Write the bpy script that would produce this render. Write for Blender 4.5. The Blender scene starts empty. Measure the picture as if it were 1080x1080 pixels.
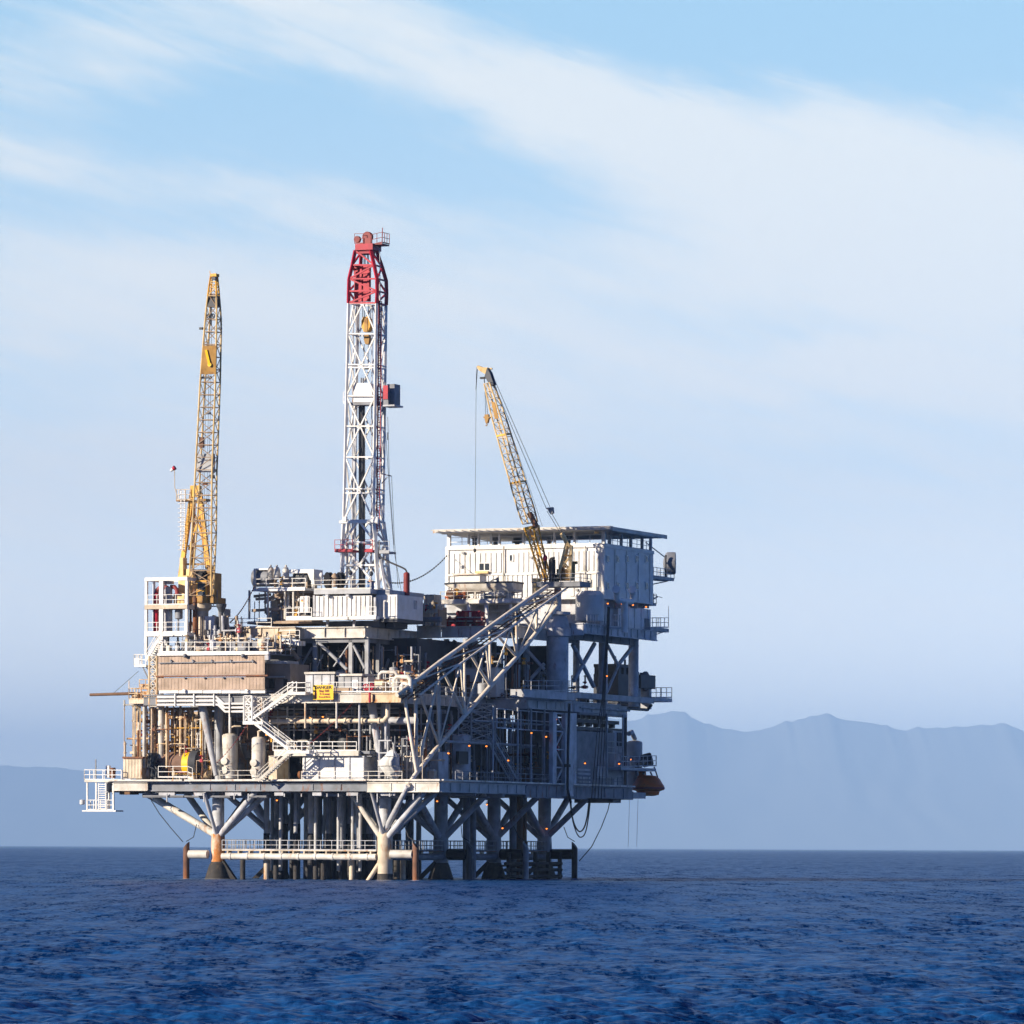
import bpy, math, random
import numpy as np
from mathutils import Vector, Matrix

# ------------------------------------------------------------------ scene frame
SC = bpy.context.scene
COL = SC.collection
FPX, PX0, PY0, H, ROLL = 5500.0, 540.0, 894.0, 3.7, 0.0044   # long lens on a small boat
TH = math.radians(23.0)
CT, ST = math.cos(TH), math.sin(TH)
OY = 579.0
OX = (406 - PX0) / FPX * OY          # near corner leg of the platform

def _ray(px, py):
    dx, dy = px - PX0, PY0 - py
    return (dx * math.cos(ROLL) - dy * math.sin(ROLL)) / FPX, (dx * math.sin(ROLL) + dy * math.cos(ROLL)) / FPX

def F(px, py, v):
    """measured point of the photograph on the platform's plane at depth v -> (u, v, z)"""
    X, Y = _ray(px, py)
    t = (v + OX * ST + OY * CT) / (X * ST + CT)
    return ((t * X - OX) * CT - (t - OY) * ST, v, H + t * Y)

def G(px, py, u):
    """the same on the plane parallel to the platform's right-hand side"""
    X, Y = _ray(px, py)
    t = (u + OX * CT - OY * ST) / (X * CT - ST)
    return (u, (t * X - OX) * ST + (t - OY) * CT, H + t * Y)

def W(p):
    return (OX + p[0] * CT + p[1] * ST, OY - p[0] * ST + p[1] * CT, p[2])

V = Vector
def add(p, d): return (p[0] + d[0], p[1] + d[1], p[2] + d[2])
def lerp(a, b, t): return tuple(a[i] + (b[i] - a[i]) * t for i in range(3))

# ------------------------------------------------------------------ mesh builder
class MB:
    def __init__(s):
        s.v, s.f, s.sm, s.mi = [], [], [], []
        s.m = 0
    def _add(s, vs, fs, smooth=False):
        b = len(s.v)
        s.v.extend(tuple(p) for p in vs)
        for f in fs:
            s.f.append([b + i for i in f]); s.sm.append(smooth); s.mi.append(s.m)
        return s
    def box(s, u0, u1, v0, v1, z0, z1):
        if u0 > u1: u0, u1 = u1, u0
        if v0 > v1: v0, v1 = v1, v0
        if z0 > z1: z0, z1 = z1, z0
        vs = [(x, y, z) for z in (z0, z1) for y in (v0, v1) for x in (u0, u1)]
        return s._add(vs, [(0, 2, 3, 1), (4, 5, 7, 6), (0, 1, 5, 4), (2, 6, 7, 3), (0, 4, 6, 2), (1, 3, 7, 5)])
    def fbox(s, x0, y0, x1, y1, v, d):
        ym = (y0 + y1) / 2
        a, b = F(x0, ym, v), F(x1, ym, v)
        xm = (x0 + x1) / 2
        return s.box(a[0], b[0], v, v + d, F(xm, y1, v)[2], F(xm, y0, v)[2])
    def gbox(s, x0, y0, x1, y1, u, d):
        """box whose right-hand face lies on plane u, d deep to the left"""
        ym, xm = (y0 + y1) / 2, (x0 + x1) / 2
        a, b = G(x0, ym, u), G(x1, ym, u)
        return s.box(u - d, u, a[1], b[1], G(xm, y1, u)[2], G(xm, y0, u)[2])
    def beam(s, p, q, w=.2, h=None):
        h = h or w
        p, q = V(p), V(q)
        d = (q - p)
        if d.length < 1e-5: return s
        d.normalize()
        up = V((0, 0, 1)) if abs(d.z) < .95 else V((0, 1, 0))
        a = d.cross(up).normalized() * (w / 2); b = a.cross(d).normalized() * (h / 2)
        vs = [p - a - b, p + a - b, p + a + b, p - a + b, q - a - b, q + a - b, q + a + b, q - a + b]
        return s._add(vs, [(0, 1, 2, 3), (7, 6, 5, 4), (0, 4, 5, 1), (1, 5, 6, 2), (2, 6, 7, 3), (3, 7, 4, 0)])
    def tube(s, p, q, r=.1, r2=None, n=8, cap=True):
        return s.path([p, q], [r, r if r2 is None else r2], n, cap)
    def path(s, pts, r=.1, n=8, cap=True):
        pts = [V(p) for p in pts]
        k = len(pts)
        rs = r if isinstance(r, (list, tuple)) else [r] * k
        t0 = (pts[1] - pts[0]).normalized()
        up = V((0, 0, 1)) if abs(t0.z) < .9 else V((1, 0, 0))
        a = t0.cross(up).normalized()
        vs = []; rings = []
        for i in range(k):
            if i == 0: t = t0
            elif i == k - 1: t = (pts[i] - pts[i - 1]).normalized()
            else:
                t = ((pts[i] - pts[i - 1]).normalized() + (pts[i + 1] - pts[i]).normalized())
                t = t.normalized() if t.length > 1e-4 else (pts[i] - pts[i - 1]).normalized()
            a = (a - t * a.dot(t))
            a = a.normalized() if a.length > 1e-4 else t.cross(V((0.3, .8, .5))).normalized()
            b = t.cross(a)
            ring = [pts[i] + (a * math.cos(2 * math.pi * j / n) + b * math.sin(2 * math.pi * j / n)) * rs[i] for j in range(n)]
            rings.append(ring); vs.extend(ring)
        fs = []
        for i in range(k - 1):
            for j in range(n):
                j2 = (j + 1) % n
                fs.append((i * n + j, (i + 1) * n + j, (i + 1) * n + j2, i * n + j2))
        s._add(vs, fs, n >= 7)
        if cap:
            s._add(rings[0], [tuple(range(n))])
            s._add(rings[-1], [tuple(range(n - 1, -1, -1))])
        return s
    def lathe(s, c, prof, axis=(0, 0, 1), n=16):
        """prof: (radius, distance along axis)"""
        ax = V(axis).normalized()
        pts = [V(c) + ax * h for _, h in prof]
        up = V((0, 0, 1)) if abs(ax.z) < .9 else V((1, 0, 0))
        a = ax.cross(up).normalized(); b = ax.cross(a)
        for i in range(len(prof) - 1):
            vs = []
            for k in (i, i + 1):
                r = max(prof[k][0], 1e-3)
                vs += [pts[k] + (a * math.cos(2 * math.pi * j / n) + b * math.sin(2 * math.pi * j / n)) * r for j in range(n)]
            s._add(vs, [(j, (j + 1) % n, n + (j + 1) % n, n + j) for j in range(n)], True)
        for k, flip in ((0, True), (len(prof) - 1, False)):
            if prof[k][0] > .02:
                ring = [pts[k] + (a * math.cos(2 * math.pi * j / n) + b * math.sin(2 * math.pi * j / n)) * prof[k][0] for j in range(n)]
                s._add(ring, [tuple(range(n - 1, -1, -1)) if flip else tuple(range(n))])
        return s
    def tank(s, c, r, h, axis=(0, 0, 1), n=16, dome=.3):
        d = dome * r
        pr = [(0, -d), (.5 * r, -.85 * d), (.85 * r, -.5 * d), (r, 0), (r, h), (.85 * r, h + .5 * d), (.5 * r, h + .85 * d), (0, h + d)]
        return s.lathe(c, pr, axis, n)
    def prism(s, pts, d):
        """polygon pts extruded by vector d"""
        n = len(pts)
        q = [add(p, d) for p in pts]
        s._add(pts, [tuple(range(n))]); s._add(q, [tuple(range(n - 1, -1, -1))])
        for i in range(n):
            j = (i + 1) % n
            s._add([pts[i], pts[j], q[j], q[i]], [(0, 3, 2, 1)])
        return s
    def grid(s, rows):
        """rows of points -> smooth sheet"""
        n, k = len(rows[0]), len(rows)
        vs = [p for r in rows for p in r]
        return s._add(vs, [(i * n + j, i * n + j + 1, (i + 1) * n + j + 1, (i + 1) * n + j) for i in range(k - 1) for j in range(n - 1)], True)
    def ball(s, c, r, n=10):
        rx = r if isinstance(r, (tuple, list)) else (r, r, r)
        rows = []
        for i in range(n // 2 + 1):
            a = -math.pi / 2 + math.pi * i / (n // 2)
            rows.append([(c[0] + rx[0] * math.cos(a) * math.cos(2 * math.pi * j / n), c[1] + rx[1] * math.cos(a) * math.sin(2 * math.pi * j / n), c[2] + rx[2] * math.sin(a)) for j in range(n + 1)])
        return s.grid(rows)
    def rail(s, pts, h=1.1, sp=1.9, r=.04):
        """posts, top rail and knee rail along a path of floor points"""
        for a, b in zip(pts[:-1], pts[1:]):
            L = (V(b) - V(a)).length
            n = max(1, round(L / sp))
            for i in range(n + 1):
                p = lerp(a, b, i / n)
                s.beam(p, add(p, (0, 0, h)), r * 1.7)
            for k in (h, h * .52):
                s.beam(add(a, (0, 0, k)), add(b, (0, 0, k)), r * 1.6)
            s.beam(add(a, (0, 0, .06)), add(b, (0, 0, .06)), .03, .14)
        return s
    def stairs(s, p, q, w=(0, 1, 0), rail=True):
        """stringers, treads and hand rails from p (bottom) to q (top); w = width vector"""
        L = abs(q[2] - p[2]); n = max(3, int(L / .21))
        for o in ((0, 0, 0), w):
            s.beam(add(p, o), add(q, o), .09, .3)
            if rail:
                for k in (.55, 1.0):
                    s.beam(add(add(p, o), (0, 0, k)), add(add(q, o), (0, 0, k)), .06)
                m = max(2, int(L / 1.1))
                for i in range(m + 1):
                    c = add(lerp(p, q, i / m), o)
                    s.beam(c, add(c, (0, 0, 1)), .06)
        dr = V(q) - V(p); dr.z = 0; dr.normalize(); dr *= .13
        for i in range(n):
            c = V(lerp(p, q, (i + .5) / n)); a = c - dr; b = c + dr; ww = V(w)
            t = V((0, 0, .05))
            vs = [a, b, b + ww, a + ww, a + t, b + t, b + ww + t, a + ww + t]
            s._add(vs, [(3, 2, 1, 0), (4, 5, 6, 7), (0, 1, 5, 4), (1, 2, 6, 5), (2, 3, 7, 6), (3, 0, 4, 7)])
        return s
    def wheel(s, c, r, axis, t=.03):
        ax = V(axis).normalized(); up = V((0, 0, 1)) if abs(ax.z) < .9 else V((1, 0, 0))
        a = ax.cross(up).normalized(); b = ax.cross(a)
        ring = [V(c) + (a * math.cos(j * math.pi / 5) + b * math.sin(j * math.pi / 5)) * r for j in range(11)]
        s.path(ring, t, 5, False)
        s.beam(ring[0], ring[5], t * 1.6); s.beam(ring[2], ring[7], t * 1.6)
        return s

def lattice(ch, la, rings, rc=.08, rl=.045, faces=(0, 1, 2, 3), mode='zig', hor=True, square=False):
    """open girder through 4-corner rings: chords into ch, lacing into la"""
    add_ = (lambda m, p, q, r: m.beam(p, q, r * 1.8)) if square else (lambda m, p, q, r: m.tube(p, q, r, None, 6, False))
    if ch is not None:
        for i in range(4): ch.path([r[i] for r in rings], rc, 4 if square else 6)
    for k, (a, b) in enumerate(zip(rings[:-1], rings[1:])):
        for i in faces:
            j = (i + 1) % 4
            if mode == 'x':
                add_(la, a[i], b[j], rl); add_(la, a[j], b[i], rl)
            elif mode == 'k':
                if k % 2 == 0:
                    m = lerp(b[i], b[j], .5); add_(la, a[i], m, rl); add_(la, a[j], m, rl)
                else:
                    m = lerp(a[i], a[j], .5); add_(la, m, b[i], rl); add_(la, m, b[j], rl)
            else:
                if k % 2 == 0: add_(la, a[i], b[j], rl)
                else: add_(la, a[j], b[i], rl)
            if hor: add_(la, b[i], b[j], rl)
    if hor:
        for i in faces: add_(la, rings[0][i], rings[0][(i + 1) % 4], rl)

# ------------------------------------------------------------------ things and parts
class Thing:
    def __init__(s, name, label, cat, base, group=None, kind=None):
        s.base = tuple(base)
        o = s.o = bpy.data.objects.new(name, None)
        o.empty_display_size = .5
        COL.objects.link(o)
        o.location = W(base); o.rotation_euler = (0, 0, -TH)
        o['label'] = label; o['category'] = cat
        if group: o['group'] = group
        if kind: o['kind'] = kind
    def part(s, name, mb, mat, parent=None, label=None, kind=None):
        o = link(name, mb, mat, s.base)
        o.parent = parent or s.o
        if label: o['label'] = label
        if kind: o['kind'] = kind
        return o

def link(name, mb, mat, base=(0, 0, 0)):
    me = bpy.data.meshes.new(name)
    b = base
    me.from_pydata([(p[0] - b[0], p[1] - b[1], p[2] - b[2]) for p in mb.v], [], mb.f)
    for m in (mat if isinstance(mat, (list, tuple)) else [mat]):
        me.materials.append(M[m])
    me.polygons.foreach_set('use_smooth', mb.sm)
    me.polygons.foreach_set('material_index', mb.mi)
    me.update()
    o = bpy.data.objects.new(name, me)
    COL.objects.link(o)
    return o

def single(name, mb, mat, label, cat, base, group=None):
    """a thing that is one mesh"""
    o = link(name, mb, mat, base)
    o.location = W(base); o.rotation_euler = (0, 0, -TH)
    o['label'] = label; o['category'] = cat
    if group: o['group'] = group
    return o

def copy_tree(o, parent=None):
    c = o.copy(); COL.objects.link(c)
    if parent is not None: c.parent = parent
    for ch in list(o.children): copy_tree(ch, c)
    return c

def chords(t, name, rings, r, mat, square=False, parent=None):
    for i in range(4):
        m = MB(); m.path([g[i] for g in rings], r * 1.2 if square else r, 4 if square else 6)
        o = t.part(name, m, mat, parent)
    return o

# ------------------------------------------------------------------ materials
M = {}
RUST = (.23, .085, .03)

def paint(key, col, rust=.3, rough=.5, rcol=RUST, metal=0.0, scale=1.0, var=.15, grime=.35):
    m = bpy.data.materials.new(key); m.use_nodes = True
    N, L = m.node_tree.nodes, m.node_tree.links
    bs = N['Principled BSDF']
    tc = N.new('ShaderNodeTexCoord')
    mp = N.new('ShaderNodeMapping'); mp.inputs['Scale'].default_value = (1.1 * scale, 1.1 * scale, .3 * scale)
    L.new(tc.outputs['Object'], mp.inputs[0])
    n1 = N.new('ShaderNodeTexNoise'); n1.inputs['Scale'].default_value = 1.3; n1.inputs['Detail'].default_value = 7; n1.inputs['Roughness'].default_value = .68
    L.new(mp.outputs[0], n1.inputs['Vector'])
    r1 = N.new('ShaderNodeValToRGB')
    t = .72 - .34 * rust
    r1.color_ramp.elements[0].position = t; r1.color_ramp.elements[1].position = min(1, t + .13)
    L.new(n1.outputs['Fac'], r1.inputs[0])
    n2 = N.new('ShaderNodeTexNoise'); n2.inputs['Scale'].default_value = .8 * scale; n2.inputs['Detail'].default_value = 5
    L.new(tc.outputs['Object'], n2.inputs['Vector'])
    r2 = N.new('ShaderNodeValToRGB')
    g = 1 - grime
    r2.color_ramp.elements[0].position = .3; r2.color_ramp.elements[0].color = (g, g * .97, g * .9, 1)
    r2.color_ramp.elements[1].position = .62; r2.color_ramp.elements[1].color = (1, 1, 1, 1)
    L.new(n2.outputs['Fac'], r2.inputs[0])
    mx = N.new('ShaderNodeMix'); mx.data_type = 'RGBA'; mx.blend_type = 'MULTIPLY'; mx.inputs['Factor'].default_value = 1
    mx.inputs[6].default_value = (*col, 1); L.new(r2.outputs[0], mx.inputs[7])
    # per-object tone
    oi = N.new('ShaderNodeObjectInfo')
    mr = N.new('ShaderNodeMapRange'); mr.inputs[3].default_value = 1 - var; mr.inputs[4].default_value = 1 + var * .6
    L.new(oi.outputs['Random'], mr.inputs[0])
    hs = N.new('ShaderNodeHueSaturation'); L.new(mr.outputs[0], hs.inputs['Value']); L.new(mx.outputs[2], hs.inputs['Color'])
    n3 = N.new('ShaderNodeTexNoise'); n3.inputs['Scale'].default_value = 5; n3.inputs['Detail'].default_value = 4
    L.new(tc.outputs['Object'], n3.inputs['Vector'])
    rr = N.new('ShaderNodeMix'); rr.data_type = 'RGBA'
    rr.inputs[6].default_value = (*[c * .55 for c in rcol], 1); rr.inputs[7].default_value = (*[min(1, c * 1.6) for c in rcol], 1)
    L.new(n3.outputs['Fac'], rr.inputs['Factor'])
    fm = N.new('ShaderNodeMix'); fm.data_type = 'RGBA'
    L.new(r1.outputs[0], fm.inputs['Factor']); L.new(hs.outputs[0], fm.inputs[6]); L.new(rr.outputs[2], fm.inputs[7])
    L.new(fm.outputs[2], bs.inputs['Base Color'])
    bs.inputs['Metallic'].default_value = metal
    rm = N.new('ShaderNodeMapRange'); rm.inputs[3].default_value = rough; rm.inputs[4].default_value = .85
    L.new(r1.outputs[0], rm.inputs[0]); L.new(rm.outputs[0], bs.inputs['Roughness'])
    bs.inputs['Specular IOR Level'].default_value = .35
    bp = N.new('ShaderNodeBump'); bp.inputs['Strength'].default_value = .15; bp.inputs['Distance'].default_value = .03
    L.new(n3.outputs['Fac'], bp.inputs['Height']); L.new(bp.outputs[0], bs.inputs['Normal'])
    M[key] = m
    return m

def emit(key, col, st):
    m = bpy.data.materials.new(key); m.use_nodes = True
    bs = m.node_tree.nodes['Principled BSDF']
    bs.inputs['Base Color'].default_value = (*col, 1)
    bs.inputs['Emission Color'].default_value = (*col, 1); bs.inputs['Emission Strength'].default_value = st
    M[key] = m

def stripes(key, c1, c2, axis=0, scale=3.0, rough=.7):
    """woven / corrugated sheet: fine stripes plus blotches"""
    m = paint(key, c1, .12, rough)
    N, L = m.node_tree.nodes, m.node_tree.links
    tc = [n for n in N if n.type == 'TEX_COORD'][0]
    wv = N.new('ShaderNodeTexWave'); wv.inputs['Scale'].default_value = scale; wv.bands_direction = 'XYZ'[axis]
    wv.inputs['Distortion'].default_value = .6; wv.inputs['Detail'].default_value = 2
    L.new(tc.outputs['Object'], wv.inputs['Vector'])
    mx = [n for n in N if n.type == 'MIX' and n.blend_type == 'MULTIPLY'][0]
    cm = N.new('ShaderNodeMix'); cm.data_type = 'RGBA'
    cm.inputs[6].default_value = (*c1, 1); cm.inputs[7].default_value = (*c2, 1)
    L.new(wv.outputs['Fac'], cm.inputs['Factor']); L.new(cm.outputs[2], mx.inputs[6])
    return m

paint('white', (.80, .785, .745), .28, .45, grime=.16, var=.08, rcol=(.42, .27, .15))
paint('weathered_white', (.70, .66, .58), .42, .5, rcol=(.34, .15, .05))
paint('cream', (.72, .60, .44), .48, .55, rcol=(.40, .19, .07))
paint('rusty_cream', (.72, .54, .33), .62, .6, rcol=(.40, .17, .045))
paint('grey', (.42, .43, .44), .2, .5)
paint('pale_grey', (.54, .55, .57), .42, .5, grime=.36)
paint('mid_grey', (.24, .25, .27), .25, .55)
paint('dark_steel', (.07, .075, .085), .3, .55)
paint('black', (.018, .018, .02), .05, .5)
paint('rust', (.20, .10, .06), .7, .8)
paint('yellow', (.78, .40, .03), .4, .45, rcol=(.22, .09, .03))
paint('pale_yellow', (.80, .56, .24), .35, .5, rcol=(.25, .11, .04))
paint('ochre', (.40, .22, .05), .5, .6, rcol=(.14, .06, .03))
paint('sign_yellow', (.85, .50, .01), .05, .5, grime=.1)
paint('truss_white', (.84, .75, .62), .42, .5, rcol=(.42, .24, .11), grime=.2)
paint('red', (.48, .014, .035), .08, .45, rcol=(.2, .02, .02))
paint('dull_red', (.27, .035, .03), .2, .5, rcol=(.12, .03, .02))
paint('blue', (.03, .12, .34), .2, .5)
paint('rust_sleeve', (.66, .50, .36), .95, .7, rcol=(.46, .17, .04))
paint('orange', (.80, .17, .03), .3, .5, rcol=(.16, .06, .03))
paint('tan', (.46, .34, .23), .45, .65, rcol=(.26, .14, .07))
paint('taupe', (.34, .27, .21), .25, .7)
paint('tarp', (.27, .16, .11), .2, .8, rcol=(.12, .06, .04))
paint('cloth', (.62, .62, .60), .03, .8, grime=.2)
paint('plank', (.20, .11, .06), .25, .8)
paint('cable', (.03, .03, .035), .0, .6)
paint('glass', (.05, .06, .075), .0, .12)
paint('mountain', (.19, .19, .17), .2, 1.0, rcol=(.2, .19, .17), scale=.0003, grime=.03)
paint('sea_foam', (.7, .75, .8), .0, .9)
paint('girder_grey', (.24, .26, .29), .5, .6)
paint('conductor', (.55, .55, .54), .3, .55)
paint('tar', (.045, .045, .05), .35, .6, rcol=(.10, .06, .035))
paint('marine', (.05, .045, .04), .5, .8, rcol=(.09, .07, .05), scale=2)
stripes('brown_sheet', (.50, .375, .28), (.46, .34, .25), 0, 6.0)
emit('lamp', (1.0, .24, .03), 1.7)
emit('beacon', (1.0, .06, .05), 2.0)
# ------------------------------------------------------------------ camera
cam = bpy.data.cameras.new('camera'); co = bpy.data.objects.new('camera', cam); COL.objects.link(co)
cam.sensor_width = 36; cam.lens = FPX / 1080 * 36
cam.shift_y = (PY0 - 540) / 1080
cam.clip_start = 1; cam.clip_end = 200000
xc = V((math.cos(ROLL), 0, math.sin(ROLL))); yc = V((-math.sin(ROLL), 0, math.cos(ROLL))); zc = V((0, -1, 0))
co.matrix_world = Matrix(((xc.x, yc.x, zc.x, 0), (xc.y, yc.y, zc.y, 0), (xc.z, yc.z, zc.z, H), (0, 0, 0, 1)))
SC.camera = co

# ------------------------------------------------------------------ light
SUN_AZ, SUN_EL = math.radians(63), math.radians(19)      # behind the camera, to the left
sd = V((-math.sin(SUN_AZ) * math.cos(SUN_EL), -math.cos(SUN_AZ) * math.cos(SUN_EL), math.sin(SUN_EL)))
sl = bpy.data.lights.new('sun', 'SUN'); so = bpy.data.objects.new('sun', sl); COL.objects.link(so)
sl.energy = 5.0; sl.angle = math.radians(.5); sl.color = (1, .88, .73)
so.rotation_euler = sd.to_track_quat('Z', 'Y').to_euler()
so.location = (0, 0, 200)

wd = bpy.data.worlds.new('World'); SC.world = wd; wd.use_nodes = True
N, L = wd.node_tree.nodes, wd.node_tree.links
N.clear()
def mth(op, a, b=None, c=None):
    n = N.new('ShaderNodeMath'); n.operation = op
    for i, x in enumerate((a, b, c)):
        if x is None: continue
        if isinstance(x, (int, float)): n.inputs[i].default_value = x
        else: L.new(x, n.inputs[i])
    return n.outputs[0]
def mixc(f, a, b):
    n = N.new('ShaderNodeMix'); n.data_type = 'RGBA'
    for s_, x in ((n.inputs['Factor'], f), (n.inputs[6], a), (n.inputs[7], b)):
        if isinstance(x, tuple): s_.default_value = (*x, 1)
        elif isinstance(x, (int, float)): s_.default_value = x
        else: L.new(x, s_)
    return n.outputs[2]
def ramp(x, lo, hi):
    n = N.new('ShaderNodeMapRange'); n.interpolation_type = 'SMOOTHSTEP'
    L.new(x, n.inputs[0]); n.inputs[1].default_value = lo; n.inputs[2].default_value = hi
    return n.outputs[0]
out = N.new('ShaderNodeOutputWorld')
sky = N.new('ShaderNodeTexSky'); sky.sky_type = 'NISHITA'; sky.sun_disc = False
sky.sun_elevation = SUN_EL; sky.sun_rotation = math.atan2(sd.x, sd.y); sky.altitude = 0
sky.air_density = 1.0; sky.dust_density = .6; sky.ozone_density = 2.5
bg1 = N.new('ShaderNodeBackground'); 
tint = N.new('ShaderNodeMix'); tint.data_type = 'RGBA'; tint.blend_type = 'MULTIPLY'; tint.inputs['Factor'].default_value = 1; tint.inputs[7].default_value = (.12, .38, 1.08, 1)
L.new(sky.outputs[0], tint.inputs[6]); L.new(tint.outputs[2], bg1.inputs[0]); bg1.inputs[1].default_value = .05
tc = N.new('ShaderNodeTexCoord'); sp = N.new('ShaderNodeSeparateXYZ'); L.new(tc.outputs['Generated'], sp.inputs[0])
x, y, z = sp.outputs
az = mth('ARCTAN2', x, y); el = mth('ARCSINE', z)
sx = mth('MULTIPLY', az, 5.5); sy = mth('MULTIPLY', el, 5.5)       # thousandths of the lens' focal length
cb = N.new('ShaderNodeCombineXYZ'); L.new(sx, cb.inputs[0]); L.new(sy, cb.inputs[1])
def noise(sc, rot, stretch, det=6, rough=.55, seed=0.0, dist=0.0):
    mp = N.new('ShaderNodeMapping'); mp.vector_type = 'TEXTURE'
    mp.inputs['Rotation'].default_value = (0, 0, rot); mp.inputs['Scale'].default_value = (stretch, 1, 1); mp.inputs['Location'].default_value = (seed, seed * .7, 0)
    L.new(cb.outputs[0], mp.inputs[0])
    n = N.new('ShaderNodeTexNoise'); n.inputs['Scale'].default_value = sc; n.inputs['Detail'].default_value = det
    n.inputs['Roughness'].default_value = rough; n.inputs['Distortion'].default_value = dist
    L.new(mp.outputs[0], n.inputs['Vector'])
    return n.outputs['Fac']
wx = mth('MULTIPLY', mth('SUBTRACT', noise(3.2, -.3, 2.2, 5, .55, 3.1), .5), .34)
wy = mth('MULTIPLY', mth('SUBTRACT', noise(3.6, -.25, 2.6, 6, .6, 7.7), .5), .20)
qx = mth('ADD', sx, wx); qy = mth('ADD', sy, wy)
def stroke(px, py, lx, ly, ang, amp):
    """a soft bank of cirrus: centre, half lengths, tilt"""
    cx, cy = (px - 540) / 1000, (894 - py) / 1000
    dx = mth('SUBTRACT', qx, cx); dy = mth('SUBTRACT', qy, cy)
    ca, sa = math.cos(ang), math.sin(ang)
    s_ = mth('MULTIPLY', mth('ADD', mth('MULTIPLY', dx, ca), mth('MULTIPLY', dy, sa)), 1000 / lx)
    t_ = mth('MULTIPLY', mth('SUBTRACT', mth('MULTIPLY', dy, ca), mth('MULTIPLY', dx, sa)), 1000 / ly)
    d = mth('ADD', mth('MULTIPLY', s_, s_), mth('MULTIPLY', t_, t_))
    return mth('MULTIPLY', mth('EXPONENT', mth('MULTIPLY', d, -1.0)), amp)
veil = mth('MULTIPLY', ramp(sy, .84, .50), .70)                       # thin high veil, thicker low down
total = veil
for a in [(300, 30, 260, 55, -.20, .85), (600, 112, 240, 40, -.16, .82), (860, 182, 270, 66, -.2, .82), (1090, 255, 220, 95, -.22, .8),
          (60, 70, 190, 40, -.05, .55), (20, 150, 90, 30, -.2, .6), (330, 200, 200, 22, -.12, .45), (120, 290, 260, 45, -.05, .45),
          (540, 290, 200, 50, -.2, .30), (760, 250, 200, 60, -.3, .35), (260, 340, 300, 50, .05, .35), (900, 370, 260, 40, -.15, .3),
          (560, 440, 300, 60, .1, .3), (180, 520, 260, 60, -.06, .28), (950, 10, 200, 14, -.05, .30),
          (290, 112, 150, 42, -.1, -.45), (560, 172, 130, 30, -.22, -.42), (820, 50, 300, 48, -.12, -.6), (150, 225, 220, 24, -.05, -.22), (760, 315, 170, 26, -.08, -.42),
          (120, 395, 190, 26, .05, -.22), (880, 425, 160, 22, -.1, -.25), (60, 440, 120, 30, -.1, -.25), (640, 500, 160, 25, -.1, -.18)]:
    total = mth('ADD', total, stroke(*a))
fine = mth('SUBTRACT', noise(5.5, -.28, 3.5, 9, .62, 1.3, .6), .5)
fine2 = mth('SUBTRACT', noise(22, -.27, 8, 9, .66, 5.9, .5), .5)
fine3 = mth('SUBTRACT', noise(60, -.33, 8, 8, .62, 9.1, .8), .5)
total = mth('ADD', mth('ADD', total, mth('MULTIPLY', fine3, .75)), mth('ADD', mth('MULTIPLY', fine, 1.05), mth('MULTIPLY', fine2, 1.2)))
cl = ramp(total, .0, 1.28)
e1 = ramp(sy, .25, .92)
blue = mixc(e1, (.49, .585, .66), (.245, .415, .56))
white = mixc(e1, (.58, .60, .61), (.54, .575, .585))
low = mixc(cl, blue, white)
hor = mixc(ramp(sy, .42, .04), low, (1.2, 1.16, 1.02))
lav2 = hor
bg2 = N.new('ShaderNodeBackground'); L.new(lav2, bg2.inputs[0]); bg2.inputs[1].default_value = 1.0
ms = N.new('ShaderNodeMixShader'); bank = mth('MULTIPLY', mth('SUBTRACT', 1.0, ramp(el, .168, .25)), mth('SUBTRACT', 1.0, ramp(mth('ABSOLUTE', az), .16, .42)))
L.new(mth('SUBTRACT', 1.0, bank), ms.inputs[0]); L.new(bg2.outputs[0], ms.inputs[1]); L.new(bg1.outputs[0], ms.inputs[2])
L.new(ms.outputs[0], out.inputs['Surface'])

SC.view_settings.view_transform = 'Standard'; SC.view_settings.look = 'None'; SC.view_settings.exposure = .84; SC.view_settings.gamma = 1
SC.cycles.max_bounces = 6; SC.cycles.diffuse_bounces = 3; SC.cycles.glossy_bounces = 3; SC.cycles.volume_bounces = 0
SC.cycles.use_denoising = True

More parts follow.
